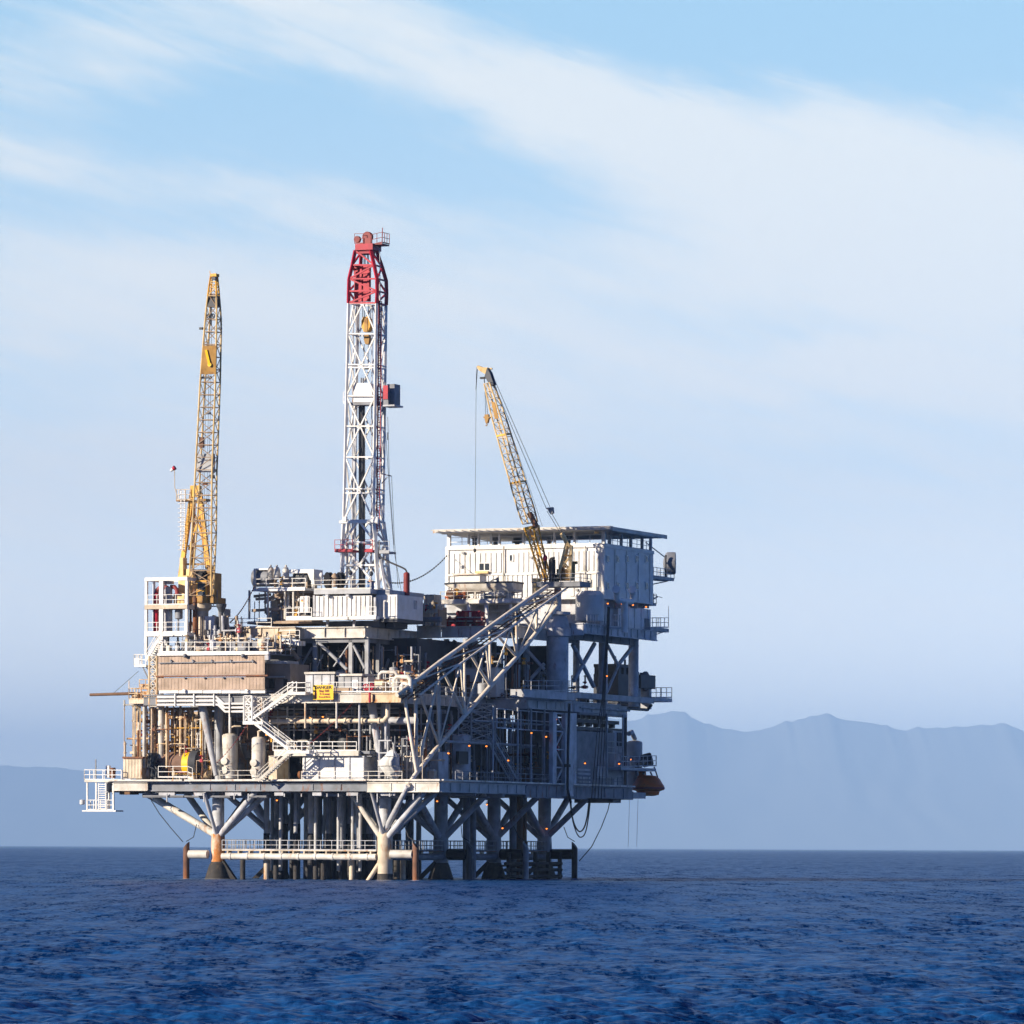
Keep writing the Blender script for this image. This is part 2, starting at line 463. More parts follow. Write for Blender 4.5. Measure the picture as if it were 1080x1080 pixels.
# ------------------------------------------------------------------ sea
rng = np.random.default_rng(11)
def build_sea():
    r = [3.0, 20, 45, 70]
    while r[-1] < 4000:
        c = r[-1]
        r.append(c + max(.1, min(c * c / (FPX * .948 * H) * .2, .36 + c * .001)))
    while r[-1] < 64000: r.append(r[-1] * 1.12)
    r = np.array(r)
    fine = np.linspace(-.135, .135, 1150)
    coarse = np.linspace(.135, 2 * np.pi - .135, 130)[1:-1]
    a = np.concatenate([fine, coarse]); nf = len(fine)
    R, A = np.meshgrid(r, a, indexing='ij')
    X = R * np.sin(A); Y = R * np.cos(A)
    Z = np.zeros_like(X)
    Xf, Yf, Rf = X[:, :nf], Y[:, :nf], R[:, :nf]
    dr = np.gradient(r)[:, None]
    da = Rf * (.27 / 1150)
    sp = np.maximum(dr, da)
    Zf = np.zeros_like(Xf); DX = np.zeros_like(Xf); DY = np.zeros_like(Xf)
    wdir = math.radians(152)                                    # wind waves run towards the lower right
    for i in range(190):
        lam = .22 * (5.0 / .22) ** rng.random()
        k = 2 * np.pi / lam
        th = wdir + rng.normal(0, .75)
        amp = .0050 * min(lam, 1.6) ** .62 * max(1, lam / 1.6) ** .35 * (.5 + rng.random())
        kx, ky = k * math.sin(th), k * math.cos(th)
        ph = kx * Xf + ky * Yf + rng.random() * 6.283
        att = np.clip((lam / sp - 1.8) / 2.0, 0, 1)
        sn = np.sin(ph)
        Zf += amp * att * sn
        cs = np.cos(ph) * amp * att * .6
        DX += cs * math.sin(th); DY += cs * math.cos(th)
    # groups of higher and lower water
    g = .78 + .34 * np.sin(Xf * .031 + Yf * .012 + 1) * np.sin(Yf * .021 - Xf * .011) + .2 * np.sin(Xf * .11 - Yf * .05)
    edge = np.clip((.132 - np.abs(A[:, :nf])) / .012, 0, 1) * np.clip((Rf - 60) / 20, 0, 1) * np.clip((4200 - Rf) / 1500, 0, 1)
    Z[:, :nf] = Zf * g * edge; X[:, :nf] -= DX * edge * g; Y[:, :nf] -= DY * edge * g
    nr, na = X.shape
    co_ = np.stack([X, Y, Z], -1).reshape(-1, 3)
    co_ = np.concatenate([co_, [[0, 0, 0]]]).astype(np.float32)
    i = np.arange(nr - 1)[:, None] * na; j = np.arange(na)[None, :]; j2 = (j + 1) % na
    q = np.stack([i + j, i + j2, i + na + j2, i + na + j], -1).reshape(-1, 4)[:, ::-1]
    cen = nr * na
    tri = np.stack([np.full(na, cen), (np.arange(na) + 1) % na, np.arange(na)], -1)[:, ::-1]
    me = bpy.data.meshes.new('sea')
    nq, nt = len(q), len(tri)
    me.vertices.add(len(co_)); me.vertices.foreach_set('co', co_.ravel())
    me.loops.add(nq * 4 + nt * 3); me.loops.foreach_set('vertex_index', np.concatenate([q.ravel(), tri.ravel()]).astype(np.int32))
    me.polygons.add(nq + nt)
    me.polygons.foreach_set('loop_start', np.concatenate([np.arange(nq) * 4, nq * 4 + np.arange(nt) * 3]).astype(np.int32))
    me.polygons.foreach_set('use_smooth', np.ones(nq + nt, bool))
    me.update(calc_edges=True); me.validate()
    o = bpy.data.objects.new('sea', me); COL.objects.link(o)
    o['kind'] = 'structure'; o['label'] = 'choppy deep blue open sea'; o['category'] = 'sea'
    m = bpy.data.materials.new('sea_water'); m.use_nodes = True
    n, l = m.node_tree.nodes, m.node_tree.links
    bs = n['Principled BSDF']
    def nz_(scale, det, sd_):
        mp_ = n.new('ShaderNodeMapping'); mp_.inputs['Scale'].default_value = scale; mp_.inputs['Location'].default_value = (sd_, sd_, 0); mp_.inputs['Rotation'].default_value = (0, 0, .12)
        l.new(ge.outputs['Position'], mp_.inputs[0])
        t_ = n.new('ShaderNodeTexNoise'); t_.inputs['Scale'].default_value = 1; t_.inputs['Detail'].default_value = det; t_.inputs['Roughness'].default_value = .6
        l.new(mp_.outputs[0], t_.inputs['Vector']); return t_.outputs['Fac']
    def mt(op, a_, b_):
        q_ = n.new('ShaderNodeMath'); q_.operation = op
        for i_, v_ in enumerate((a_, b_)):
            if isinstance(v_, (int, float)): q_.inputs[i_].default_value = v_
            else: l.new(v_, q_.inputs[i_])
        return q_.outputs[0]
    # wind-ruffled and smooth streaks; wave glint and shade painted into the base colour too
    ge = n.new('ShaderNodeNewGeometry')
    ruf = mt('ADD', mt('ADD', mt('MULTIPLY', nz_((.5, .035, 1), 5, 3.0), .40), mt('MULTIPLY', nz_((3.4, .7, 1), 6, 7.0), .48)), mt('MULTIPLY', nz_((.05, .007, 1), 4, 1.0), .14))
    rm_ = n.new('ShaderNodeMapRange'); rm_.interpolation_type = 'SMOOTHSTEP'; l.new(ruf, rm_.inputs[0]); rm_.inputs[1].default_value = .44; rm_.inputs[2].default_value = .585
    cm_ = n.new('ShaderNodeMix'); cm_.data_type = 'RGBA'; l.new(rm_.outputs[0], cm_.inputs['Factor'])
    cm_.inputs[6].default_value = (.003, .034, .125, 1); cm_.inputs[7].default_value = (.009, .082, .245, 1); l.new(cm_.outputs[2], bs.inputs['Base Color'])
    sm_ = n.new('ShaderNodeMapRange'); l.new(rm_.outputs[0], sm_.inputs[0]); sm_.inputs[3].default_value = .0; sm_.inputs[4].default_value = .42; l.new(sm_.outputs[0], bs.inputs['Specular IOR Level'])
    bs.inputs['Roughness'].default_value = .35; bs.inputs['IOR'].default_value = 1.333
    mp = n.new('ShaderNodeMapping'); mp.inputs['Rotation'].default_value = (0, 0, .5); mp.inputs['Scale'].default_value = (1, 1.9, 1)
    l.new(ge.outputs['Position'], mp.inputs[0])
    last = None
    for sc, st, ds in ((.16, 1, .30), (.5, 1, .13), (1.6, 1, .045), (5.0, .8, .012)):
        nz = n.new('ShaderNodeTexNoise'); nz.inputs['Scale'].default_value = sc; nz.inputs['Detail'].default_value = 3
        l.new(mp.outputs[0], nz.inputs['Vector'])
        bp = n.new('ShaderNodeBump'); bp.inputs['Strength'].default_value = st; bp.inputs['Distance'].default_value = ds * 3
        l.new(nz.outputs['Fac'], bp.inputs['Height'])
        if last: l.new(last.outputs[0], bp.inputs['Normal'])
        last = bp
    l.new(last.outputs[0], bs.inputs['Normal'])
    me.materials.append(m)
build_sea()

# ------------------------------------------------------------------ mountains across the channel
def build_mountains(name, label, pts, dist, depth, seed):
    rg = np.random.default_rng(seed)
    xs = np.linspace(pts[0][0], pts[-1][0], 520)
    ys = np.interp(xs, [p[0] for p in pts], [p[1] for p in pts])
    k = np.exp(-np.linspace(-2, 2, 9) ** 2); ys = np.convolve(np.pad(ys, 4, 'edge'), k / k.sum(), 'valid')
    def n1(sc, amp, ln=len(xs)):
        c = rg.normal(0, amp, int(ln / sc) + 3); return np.interp(np.arange(ln) / sc, np.arange(len(c)), c)
    hf = (n1(13, 2.0) + n1(6, 1.3) + n1(3, .9)) * (1 if dist < 56000 else .3)
    sheet = [[n1(s_, a_) for s_, a_ in ((40, .02), (17, .012), (8, .004))] for _ in range(12)]
    rows = 46
    vs = np.zeros((rows, len(xs), 3))
    gul = [n1(s_, 1) for s_ in (22, 9, 5, 12)]
    for i in range(rows):
        f = i / (rows - 1)
        prof = np.where(f < .55, (f / .55) ** 1.25, 1 - ((f - .55) / .45) ** 1.4)
        d = dist + depth * (f - .55)
        yr = ys + hf * prof ** 3
        q_ = f * 10.99; k_ = int(q_); w_ = q_ - k_; w_ = w_ * w_ * (3 - 2 * w_)
        blot = sum(sheet[k_][c] * (1 - w_) + sheet[min(11, k_ + 1)][c] * w_ for c in range(3)) * math.sin(math.pi * min(1, f / .55))
        wig = (np.roll(gul[0], int(9 * math.sin(i * .21 + seed))) * .008 + np.roll(gul[1], int(7 * math.sin(i * .4))) * .008 + n1(6, .003)) * math.sin(math.pi * min(1, f / .55)) if f < .55 else 0
        sh = (f - .55) * 30
        hx = yr
        z_ = (894 - hx) / FPX * dist * np.clip(prof + wig + blot, 0, 1.002) + H * prof - 6 * (1 - prof)
        vs[i, :, 0] = (xs - 540) / FPX * dist; vs[i, :, 1] = d; vs[i, :, 2] = z_
    mb = MB(); n = len(xs)
    mb.v = [tuple(p) for p in vs.reshape(-1, 3)]
    mb.f = [(i * n + j, i * n + j + 1, (i + 1) * n + j + 1, (i + 1) * n + j) for i in range(rows - 1) for j in range(n - 1)]
    mb.sm = [True] * len(mb.f); mb.mi = [0] * len(mb.f)
    o = link(name, mb, 'mountain')
    o['kind'] = 'structure'; o['label'] = label; o['category'] = 'mountains'
build_mountains('mountains', 'hazy blue mountain ridge across the channel, right of the platform',
    [(350, 892), (430, 868), (520, 815), (600, 772), (640, 757), (670, 757), (690, 755), (706, 749), (722, 751), (752, 768), (775, 771), (812, 765), (832, 761), (852, 752), (872, 747), (890, 757), (930, 764), (980, 765), (1040, 765), (1060, 759), (1080, 765), (1150, 772), (1250, 790), (1380, 830), (1500, 890)], 54000, 10400, 3)
build_mountains('hills', 'faint low hills on the horizon, left of the platform',
    [(-560, 892), (-420, 850), (-250, 822), (-100, 812), (0, 810), (40, 811), (90, 815), (150, 822), (260, 838), (400, 860), (560, 891)], 60000, 9000, 8)

# ------------------------------------------------------------------ sea air
hz = MB(); hz.box(-78000, 78000, -74000, 74000, -8, 1535)
me = bpy.data.meshes.new('haze'); me.from_pydata(hz.v, [], hz.f)
ho = bpy.data.objects.new('haze', me); COL.objects.link(ho); ho['kind'] = 'stuff'; ho['label'] = 'pale blue sea haze'; ho['category'] = 'haze'
m = bpy.data.materials.new('haze'); m.use_nodes = True
m.node_tree.nodes.remove(m.node_tree.nodes['Principled BSDF'])
pv = m.node_tree.nodes.new('ShaderNodeVolumePrincipled')
pv.inputs['Color'].default_value = (.40, .645, 1.0, 1); pv.inputs['Density'].default_value = 4.0e-5; pv.inputs['Anisotropy'].default_value = -.3
m.node_tree.links.new(pv.outputs[0], [n for n in m.node_tree.nodes if n.type == 'OUTPUT_MATERIAL'][0].inputs['Volume'])
me.materials.append(m)
# ================================================================== the platform's steel
LU = F(230, 905, 0)[0]                       # left row of legs (right row: u = 0)
ROWS = [0, 15.4, 30.7, 46.0]
ZA, ZAB = F(300, 823.5, -4)[2], F(300, 836, -4)[2]       # main deck: top and underside
ZB = F(350, 731, -4)[2]; ZBB = F(350, 741, -4)[2]        # middle deck
ZC = F(340, 662, 6)[2]; ZCB = F(340, 673, 6)[2]          # drill deck skid beams
UL, UR, VF, VB = F(112, 826, -4)[0], F(464, 828, -4)[0], -4.0, 53.0
NODE = 4.9
P = Thing('oil_platform', 'rusty white offshore oil platform standing on steel legs in the sea', 'oil platform', (LU / 2, 23, 0))

# legs and their sleeves, each with its fan of braces
random.seed(5)
for iu, u in enumerate((LU, 0.0)):
    for iv, v in enumerate(ROWS):
        r = .68 if iv == 0 else .78
        lm = MB(); lm.tube((u, v, -3), (u, v, ZAB + .1), r, r, 18)
        leg = P.part('leg', lm, 'pale_grey')
        sm_ = MB()
        if iu == 1 and iv == 0:
            sm_.lathe((u, v, -.5), [(.86, 0), (.86, 3.2), (.86, 5.4), (.70, 5.9)], n=18)
            P.part('sleeve', sm_, 'cream', leg, 'white sleeve with orange rust streaks')
            tb_ = MB(); tb_.lathe((u, v, -1), [(.9, 0), (.9, 1.75)], n=18); P.part('tide_band', tb_, 'marine', leg)
            k_ = MB(); k_.tube((-.3, -.2, 2.3), (-1.75, -1.2, -.4), .26, .26, 8); P.part('stub_brace', k_, 'cream')
        else:
            sm_.lathe((u, v, 1.9), [(r + .07, 0), (r + .12, 2.1), (r + .05, 3.2)], n=18)
            P.part('sleeve', sm_, 'rust_sleeve' if iv == 0 else 'grey', leg)
            sk = MB(); sk.lathe((u, v, -2), [(1.75, 0), (1.45, 2.2), (1.0, 3.6), (r + .05, 4.0)], n=18)
            P.part('splash_guard', sk, 'marine', leg)
            if iv == 0:
                k_ = MB(); k_.beam((u + .5, v, 2.0), (u + 2.6, v + .3, -1), .8, .5); P.part('stub_brace', k_, 'marine')
            else:
                k_ = MB(); k_.beam((u - .4, v - .5, 2.0), (u - 3.2, v - 1.5, -1), .7, .5); P.part('stub_brace', k_, 'marine')
        fans = [(-6, 4, .36), (0, -3.6, .22), (6, -3, .36), (5.6, 1.2, .33), (0, 8, .30), (-4.2, 0, .30)]
        if iu == 0: fans[5] = (-9.2, 0, .42)
        if iv > 0: fans = [(-6, 4, .36), (0, -7.2, .38), (5.6, 0, .36), (0, 7.4, .38), (-5.6, -2, .33)]
        for (du, dv, br) in fans:
            L_ = math.hypot(du, dv)
            b_ = MB(); b_.tube((u + du / L_ * .5, v + dv / L_ * .5, NODE + random.uniform(-.15, .25)), (u + du, v + dv, ZAB + .05), br, br, 10)
            P.part('brace', b_, 'weathered_white' if (iv == 0 and du < 0) else 'pale_grey')

# well conductors between the legs
random.seed(21)
k = 0
for i in range(8):
    for j in range(5):
        u = LU + 4.0 + i * 1.85 + random.uniform(-.35, .35); v = 4.5 + j * 3.4 + random.uniform(-.6, .6)
        r = random.choice((.24, .30, .33, .36))
        cm = MB(); cm.tube((u, v, -3), (u, v, ZAB + .1), r, r, 12)
        c_ = P.part('conductor_pipe', cm, ('conductor', 'pale_grey', 'mid_grey')[k % 3])
        lm = MB(); h_ = random.choice((3.6, 5.2, 6.3)); lm.tube((u, v, -3), (u, v, h_), r + .03, r + .03, 12)
        P.part('lower_coating', lm, 'tar', c_)
        k += 1
for (px, v) in ((287, 10), (296, 3), (333, 3.2), (357, 2.6), (372, 2.4), (380, 1.5)):
    u = F(px, 870, v)[0]; cm = MB(); cm.tube((u, v, 1), (u, v, ZAB + .1), .2, .2, 10); P.part('riser_pipe', cm, 'conductor')
for (px, v) in ((256, -.4), (281, .5), (291, 1), (312, 1), (333, 1), (341, .4), (371, 1), (418, 6), (425, 9)):
    u = F(px, 915, v)[0]; cm = MB(); cm.tube((u, v, -2), (u, v, 2.6), .3, .3, 10); P.part('landing_post', cm, random.choice(('marine', 'cream', 'marine')))
for (px, v, r) in ((492, 20, .42), (499, 23, .36), (541, 33, .42), (548, 36, .4), (553, 40, .3)):
    u = F(px, 870, v)[0]; cm = MB(); cm.tube((u, v, -2), (u, v, ZAB), r, r, 10); P.part('riser_pipe', cm, random.choice(('rust', 'mid_grey')))

# main deck: plating, plate girders, joists
d = MB(); d.box(UL + .2, UR - .2, VF + .2, VB - .2, ZA - .12, ZA); P.part('main_deck', d, 'mid_grey')
def girder(u0, v0, u1, v1, z0, z1, mat, name='deck_girder', w=.35, ribs=2.6):
    g = MB()
    if abs(u1 - u0) > abs(v1 - v0):
        g.box(u0, u1, v0 - .06, v0 + .06, z0, z1)
        for z_ in (z0, z1): g.box(u0, u1, v0 - w / 2, v0 + w / 2, z_ - .05, z_ + .05)
        n = int(abs(u1 - u0) / ribs)
        for i in range(1, n): x_ = u0 + (u1 - u0) * i / n; g.box(x_ - .03, x_ + .03, v0 - w * .4, v0 + w * .4, z0 + .05, z1 - .05)
    else:
        g.box(u0 - .06, u0 + .06, v0, v1, z0, z1)
        for z_ in (z0, z1): g.box(u0 - w / 2, u0 + w / 2, v0, v1, z_ - .05, z_ + .05)
        n = int(abs(v1 - v0) / ribs)
        for i in range(1, n): y_ = v0 + (v1 - v0) * i / n; g.box(u0 - w * .4, u0 + w * .4, y_ - .03, y_ + .03, z0 + .05, z1 - .05)
    return P.part(name, g, mat)
x1, x2, x3, x4 = [F(p, 830, VF)[0] for p in (156, 194, 300, 388)]
girder(UL + 1, VF, x1, VF, ZAB + .25, ZA - .2, 'weathered_white')
girder(x1, VF + .4, x2, VF + .4, ZAB + .2, ZA - .2, 'mid_grey')
girder(x2, VF + .35, x3, VF + .35, ZAB + .2, ZA - .3, 'girder_grey')
girder(x3, VF + .3, x4, VF + .3, ZAB + .2, ZA - .3, 'girder_grey')
girder(x4, VF - .1, UR, VF - .1, ZAB + .1, ZA - .2, 'weathered_white')
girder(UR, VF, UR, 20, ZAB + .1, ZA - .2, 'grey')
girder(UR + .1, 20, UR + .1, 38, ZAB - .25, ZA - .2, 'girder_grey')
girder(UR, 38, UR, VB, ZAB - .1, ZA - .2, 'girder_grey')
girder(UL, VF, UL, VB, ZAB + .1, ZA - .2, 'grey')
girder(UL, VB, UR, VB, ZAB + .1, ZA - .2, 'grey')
for v in (0, 7.6, 15.4, 23, 30.7, 38, 46): girder(UL + .5, v, UR - .5, v, ZAB, ZA - .15, 'mid_grey')
for u in (LU - 6, LU, LU / 2, 0, UR - 4): girder(u, VF + .5, u, VB - .5, ZAB + .05, ZA - .15, 'mid_grey')
e = MB()
for a, b in ((UL, x2), (x2 + .3, x4), (x4 + .3, UR + .2)): e.box(a, b, VF - .55, VF - .3, ZA - .02, ZA + .16)
e.box(UR + .2, UR + .45, VF, VB, ZA - .02, ZA + .16)
P.part('deck_edge', e, 'weathered_white')
us = MB(); random.seed(3)
for i in range(26):
    u = random.uniform(UL + 2, UR - 1); v = random.uniform(VF, 20); z_ = ZAB - random.uniform(.05, .5)
    if random.random() < .6: us.tube((u, v, z_), (min(UR, u + random.uniform(3, 12)), v, z_), random.uniform(.05, .16), None, 6)
    else: us.box(u, u + random.uniform(.4, 2), v, v + .6, z_ - .3, ZAB + .1)
P.part('underdeck_pipework', us, 'mid_grey')
for (x_, y_, w_) in ((126, 838, 14), (150, 840, 24), (250, 841, 30), (330, 840, 26), (400, 842, 22)):
    q = MB(); q.fbox(x_, y_ - 3, x_ + w_, y_, -2.5, 1.5); P.part('cable_tray', q, 'plank' if x_ < 140 else 'mid_grey')
q = MB()
for px in (176, 215, 247, 262, 300, 318, 345, 357, 377, 398, 411, 436): a = F(px, 837, -4.0); q.beam(a, add(a, (0, 0, -.35 - .6 * ((px * 7) % 3) / 2)), .12)
for px in (168, 205, 238, 290, 330, 366, 402): a = F(px, 837.5, -3.6); q.beam(a, add(a, (1.1 + (px % 5) * .3, 0, 0)), .3, .35)
P.part('hanger_bracket', q, 'pale_grey')

# main deck railings
r_ = MB(); r_.rail([F(167, 820, -3.9), F(198, 820, -3.9), F(203, 822, -3.9)], 1.25)
P.part('railing', r_, 'white')
r_ = MB(); r_.rail([F(232, 823, -4), F(270, 823, -4)], 1.1); P.part('railing', r_, 'weathered_white')
r_ = MB(); r_.rail([F(318, 823, -4), F(424, 823, -4)], 1.0, 2.0); P.part('railing', r_, 'weathered_white')
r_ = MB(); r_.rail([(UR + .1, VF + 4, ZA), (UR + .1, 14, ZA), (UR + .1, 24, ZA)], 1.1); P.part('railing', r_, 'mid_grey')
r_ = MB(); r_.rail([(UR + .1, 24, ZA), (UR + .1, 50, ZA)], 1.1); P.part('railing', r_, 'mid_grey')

# legs between main and middle deck, trusses of the middle level
def col(px, y0, y1, v, r, mat='pale_grey', name='column', n=12):
    a, b = F(px, y1, v), F(px, y0, v)
    m = MB(); m.tube((a[0], v, a[2]), (a[0], v, b[2]), r, r, n); return P.part(name, m, mat)
for u in (LU, 0):
    for v in ROWS:
        m = MB(); m.tube((u, v, ZA), (u, v, ZBB), .5, .5, 12); P.part('column', m, 'grey')
def strut(p, q, r, r2=None, mat='pale_grey', name='diagonal_strut'):
    m = MB(); m.tube(p, q, r, r2, 10); return P.part(name, m, mat)
strut(F(228, 818, -2), F(213, 742, -2), .28, .5, 'pale_grey')
strut(F(403, 815, -1), F(392, 742, -1), .30, .5, 'pale_grey')
strut(F(262, 800, 3), F(250, 768, 3), .4, .4, 'mid_grey')
col(170, 745, 800, -1.5, .36, 'weathered_white'); col(243, 756, 773, -3, .12, 'weathered_white')
col(322, 741, 768, -4.2, .12, 'cream', 'hanging_post'); col(355, 741, 768, -4.2, .12, 'weathered_white', 'hanging_post')
col(379, 741, 792, -3.5, .13, 'pale_grey', 'hanging_post')
for (p, w) in ((147, .2), (152, .25), (160, .15), (176, .18), (183, .12), (190, .16)):
    col(p, 742, 810, random.uniform(-3, 1), w * .8, random.choice(('rusty_cream', 'cream', 'weathered_white')), 'vertical_pipe')

# middle deck plating: set back over the right-hand side, stepping out again by the crane
BL, BR1, BR2 = F(150, 735, -4)[0], 2.6, 7.6
d = MB(); d.prism([(BL, -3.8, ZB - .12), (BR1, -3.8, ZB - .12), (BR1, 22, ZB - .12), (BR2, 24, ZB - .12), (BR2, VB, ZB - .12), (BL, VB, ZB - .12)], (0, 0, .12)); P.part('middle_deck', d, 'mid_grey')
a0, a1, a2 = F(286, 736, -4)[0], F(382, 736, -4)[0], F(421, 736, -4)[0]
girder(a0, -4, a1, -4, ZBB, ZB - .1, 'weathered_white'); girder(a1, -4.15, a2 + .3, -4.15, ZBB, ZB - .1, 'rusty_cream')
girder(a2 + .3, -3.9, BR1, -3.9, ZBB, ZB - .1, 'weathered_white')
girder(BL, -3.6, a0, -3.6, ZBB - .1, ZB - .3, 'mid_grey')
girder(BR1, -3.9, BR1, 22, ZBB, ZB - .1, 'grey'); girder(BR1, 22.5, BR2, 22.5, ZBB, ZB - .1, 'pale_grey'); girder(BR2, 22.5, BR2, VB, ZBB, ZB - .1, 'pale_grey')
for v in (0, 7.6, 15.4, 23.5, 30.7, 38, 46): girder(BL + .3, v, BR1 - .3 if v < 23 else BR2 - .3, v, ZBB - .1, ZB - .2, 'mid_grey')
r_ = MB(); r_.rail([F(338, 730, -3.9), F(424, 730, -3.9)], 1.1); P.part('railing', r_, 'white')
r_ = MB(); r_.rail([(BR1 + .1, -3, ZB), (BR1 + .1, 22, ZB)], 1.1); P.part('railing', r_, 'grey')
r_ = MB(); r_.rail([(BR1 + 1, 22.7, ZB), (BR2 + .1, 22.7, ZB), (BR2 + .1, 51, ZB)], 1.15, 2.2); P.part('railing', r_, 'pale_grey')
# walkway round the crane pedestal
w = MB(); w.gbox(552, 729, 608, 737, BR2 + 1.6, 1.6); P.part('walkway', w, 'pale_grey')
w = MB(); w.rail([G(552, 729, BR2 + 1.6), G(608, 729, BR2 + 1.6)], 1.2, 2.4); P.part('railing', w, 'pale_grey')
w = MB(); w.gbox(608, 733, 690, 739, BR2 + .9, 1.4); P.part('walkway', w, 'grey')
w = MB(); w.gbox(690, 736, 709, 740, BR2 + .9, 4.5); P.part('walkway', w, 'pale_grey')
w = MB(); a, b = G(692, 736, BR2 + .9), G(708.5, 736, BR2 + .9)
w.rail([a, b, add(b, (-4.4, 0, 0))], 1.25, 1.6); P.part('railing', w, 'grey')
strut(G(552, 733, BR2 + 1.6), G(545, 742, BR2), .15, .15, 'pale_grey', 'bracket')

# dark inner walls added to block the sky and darken the process levels
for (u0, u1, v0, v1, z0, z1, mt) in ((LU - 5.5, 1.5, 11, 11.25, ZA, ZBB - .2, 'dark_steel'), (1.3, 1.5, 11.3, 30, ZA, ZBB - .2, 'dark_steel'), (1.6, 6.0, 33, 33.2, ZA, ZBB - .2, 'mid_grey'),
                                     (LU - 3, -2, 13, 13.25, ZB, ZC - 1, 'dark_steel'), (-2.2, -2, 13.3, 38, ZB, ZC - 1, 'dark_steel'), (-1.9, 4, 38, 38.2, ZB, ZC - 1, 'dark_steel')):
    m = MB(); m.box(u0, u1, v0, v1, z0, z1); P.part('shade_wall', m, mt)
# hanging pipe racks and cross pipes under the middle deck
for (xa, xb, y_, v, r, mt) in ((222, 262, 754, 4, .35, 'pale_grey'), (230, 300, 747, 2, .16, 'grey'), (276, 398, 756, 2, .12, 'grey'), (276, 420, 748, 5, .12, 'pale_grey'), (286, 470, 752, 7, .2, 'grey'),
                               (300, 360, 766, 5, .09, 'grey'), (300, 380, 770, 3, .08, 'pale_grey'), (384, 470, 764, 4, .09, 'grey'), (160, 232, 748, 1.5, .2, 'cream'), (165, 225, 757, 1, .15, 'rusty_cream'),
                               (150, 215, 766, 0, .1, 'rusty_cream'), (205, 280, 763, 6, .25, 'mid_grey')):
    m = MB(); p_, q_ = F(xa, y_, v), F(xb, y_, v); m.tube(p_, (q_[0], v, p_[2]), r, r, 8); P.part('cross_pipe', m, mt)
m = MB(); a, b = F(285, 761, -2.6), F(409, 760, -2.6); c_ = F(411, 742, -2.6)
m.path([a, (b[0] - .5, b[1], a[2]), (b[0], b[1], a[2] + .5), (b[0], b[1], c_[2])], .28, 10)
for i in range(7): p_ = lerp(a, (b[0], b[1], a[2]), (i + .5) / 7); m.tube(add(p_, (-.12, 0, 0)), add(p_, (.12, 0, 0)), .38, .38, 10)
P.part('header_pipe', m, 'cream')
m = MB(); m.tube(F(411, 760, -1), F(440, 760, -1), .42, .42, 10); P.part('header_pipe', m, 'pale_grey')

# drill deck: skid beams on posts with diagonal bracing
SU0, SU1, SV0, SV1 = F(312, 668, 6)[0], F(386, 668, 6)[0], 6.0, 21.0
sb = girder(SU0 - 1.2, SV0 - .2, SU1, SV0 - .2, ZCB, ZC, 'weathered_white', 'skid_beam', .6, 2.2)
girder(SU1, SV0 - .1, SU1, SV1, ZCB, ZC, 'weathered_white', 'skid_beam', .6, 3)
for v in (10, 14, 18, 21): girder(SU0 - 1, v, SU1 - .4, v, ZCB, ZC, 'grey', 'skid_beam', .5)
d = MB(); d.box(SU0 - 1, SU1 - .3, SV0 + .2, SV1, ZC - .12, ZC - .02); P.part('drill_deck', d, 'mid_grey')
zt = F(340, 678, 6)[2]
g = MB(); g.box(SU0, SU1 - .1, SV0 - .1, SV0 + .3, zt, ZCB - .06); g.box(SU1 - .6, SU1 - .2, SV0 + .35, SV1, zt, ZCB - .06); P.part('beam', g, 'mid_grey')
for px in (315, 332, 369.5, 386.5):
    a = F(px, 700, SV0 - .1); m = MB(); m.box(a[0] - .22, a[0] + .22, a[1], a[1] + .4, ZB, ZCB - .06); P.part('post', m, 'grey')
for v in (10, 14.5, 19):
    for u in (SU1 - .4, SU0 + .4): m = MB(); m.box(u - .2, u + .2, v, v + .4, ZB, ZCB - .06); P.part('post', m, 'grey')
for (p, q, r) in (((333, 675), (366, 706), .2), ((373, 681), (385, 705), .17), ((329, 683), (318, 702), .13), ((368, 680), (352, 703), .1), ((341, 690), (334, 704), .09)):
    strut(F(*p, SV0), F(*q, SV0), r, r, 'grey')
for (v0, v1) in ((6.4, 10), (14.5, 10), (15, 19)): strut((SU1 - .4, v0, ZCB - .4), (SU1 - .4, v1, ZB + .4), .15, .15, 'grey')

# level above the middle deck on the left: the module behind the wind wall
ML, MR = F(160, 700, -3.5)[0], F(300, 700, -3)[0]
zm1, zm0 = F(220, 689, -3.5)[2], F(220, 731, -3.5)[2]
d = MB(); d.box(ML, MR - 2.2, -3.3, 12, zm1 - .15, zm1); P.part('module_deck', d, 'mid_grey')
d = MB(); d.box(ML, MR - 2.2, -3.3, 12, zm0 + .1, zm0 + .3); P.part('module_deck', d, 'mid_grey')
r_ = MB(); r_.rail([F(167, 688, -3.6), F(282, 688, -3.6)], 1.15, 2.1); P.part('railing', r_, 'white')
# cream beam and cantilevers carrying the mud module
cb_ = F(222, 667, 4)[0]; ce_ = F(312, 667, 4)[0]
zz1, zz0 = F(270, 662, 4)[2], F(270, 672, 4)[2]
girder(cb_, 4, ce_, 4, zz0, zz1, 'cream', 'skid_beam', .5, 1.8)
d = MB(); d.box(cb_, ce_, 4.3, 20, zz1 - .1, zz1 + .02); P.part('pipe_deck', d, 'tan')
r_ = MB(); r_.rail([(cb_ + .5, 3.9, zz1 + .05), (ce_ - 3, 3.9, zz1 + .05)], 1.0); P.part('railing', r_, 'weathered_white')
for (p, q) in (((278, 682), (291, 671)), ((303, 681), (315, 696)), ((240, 685), (236, 672)), ((294, 690), (294, 668))):
    strut(F(*p, 4), F(*q, 4), .26, .26, 'tan', 'cantilever_strut')
for px in (228, 256, 294): col(px, 672, 690, 5, .2, 'cream', 'post')
w = MB(); w.fbox(295, 676, 316, 681, 3.2, 1.5); P.part('walkway', w, 'white')
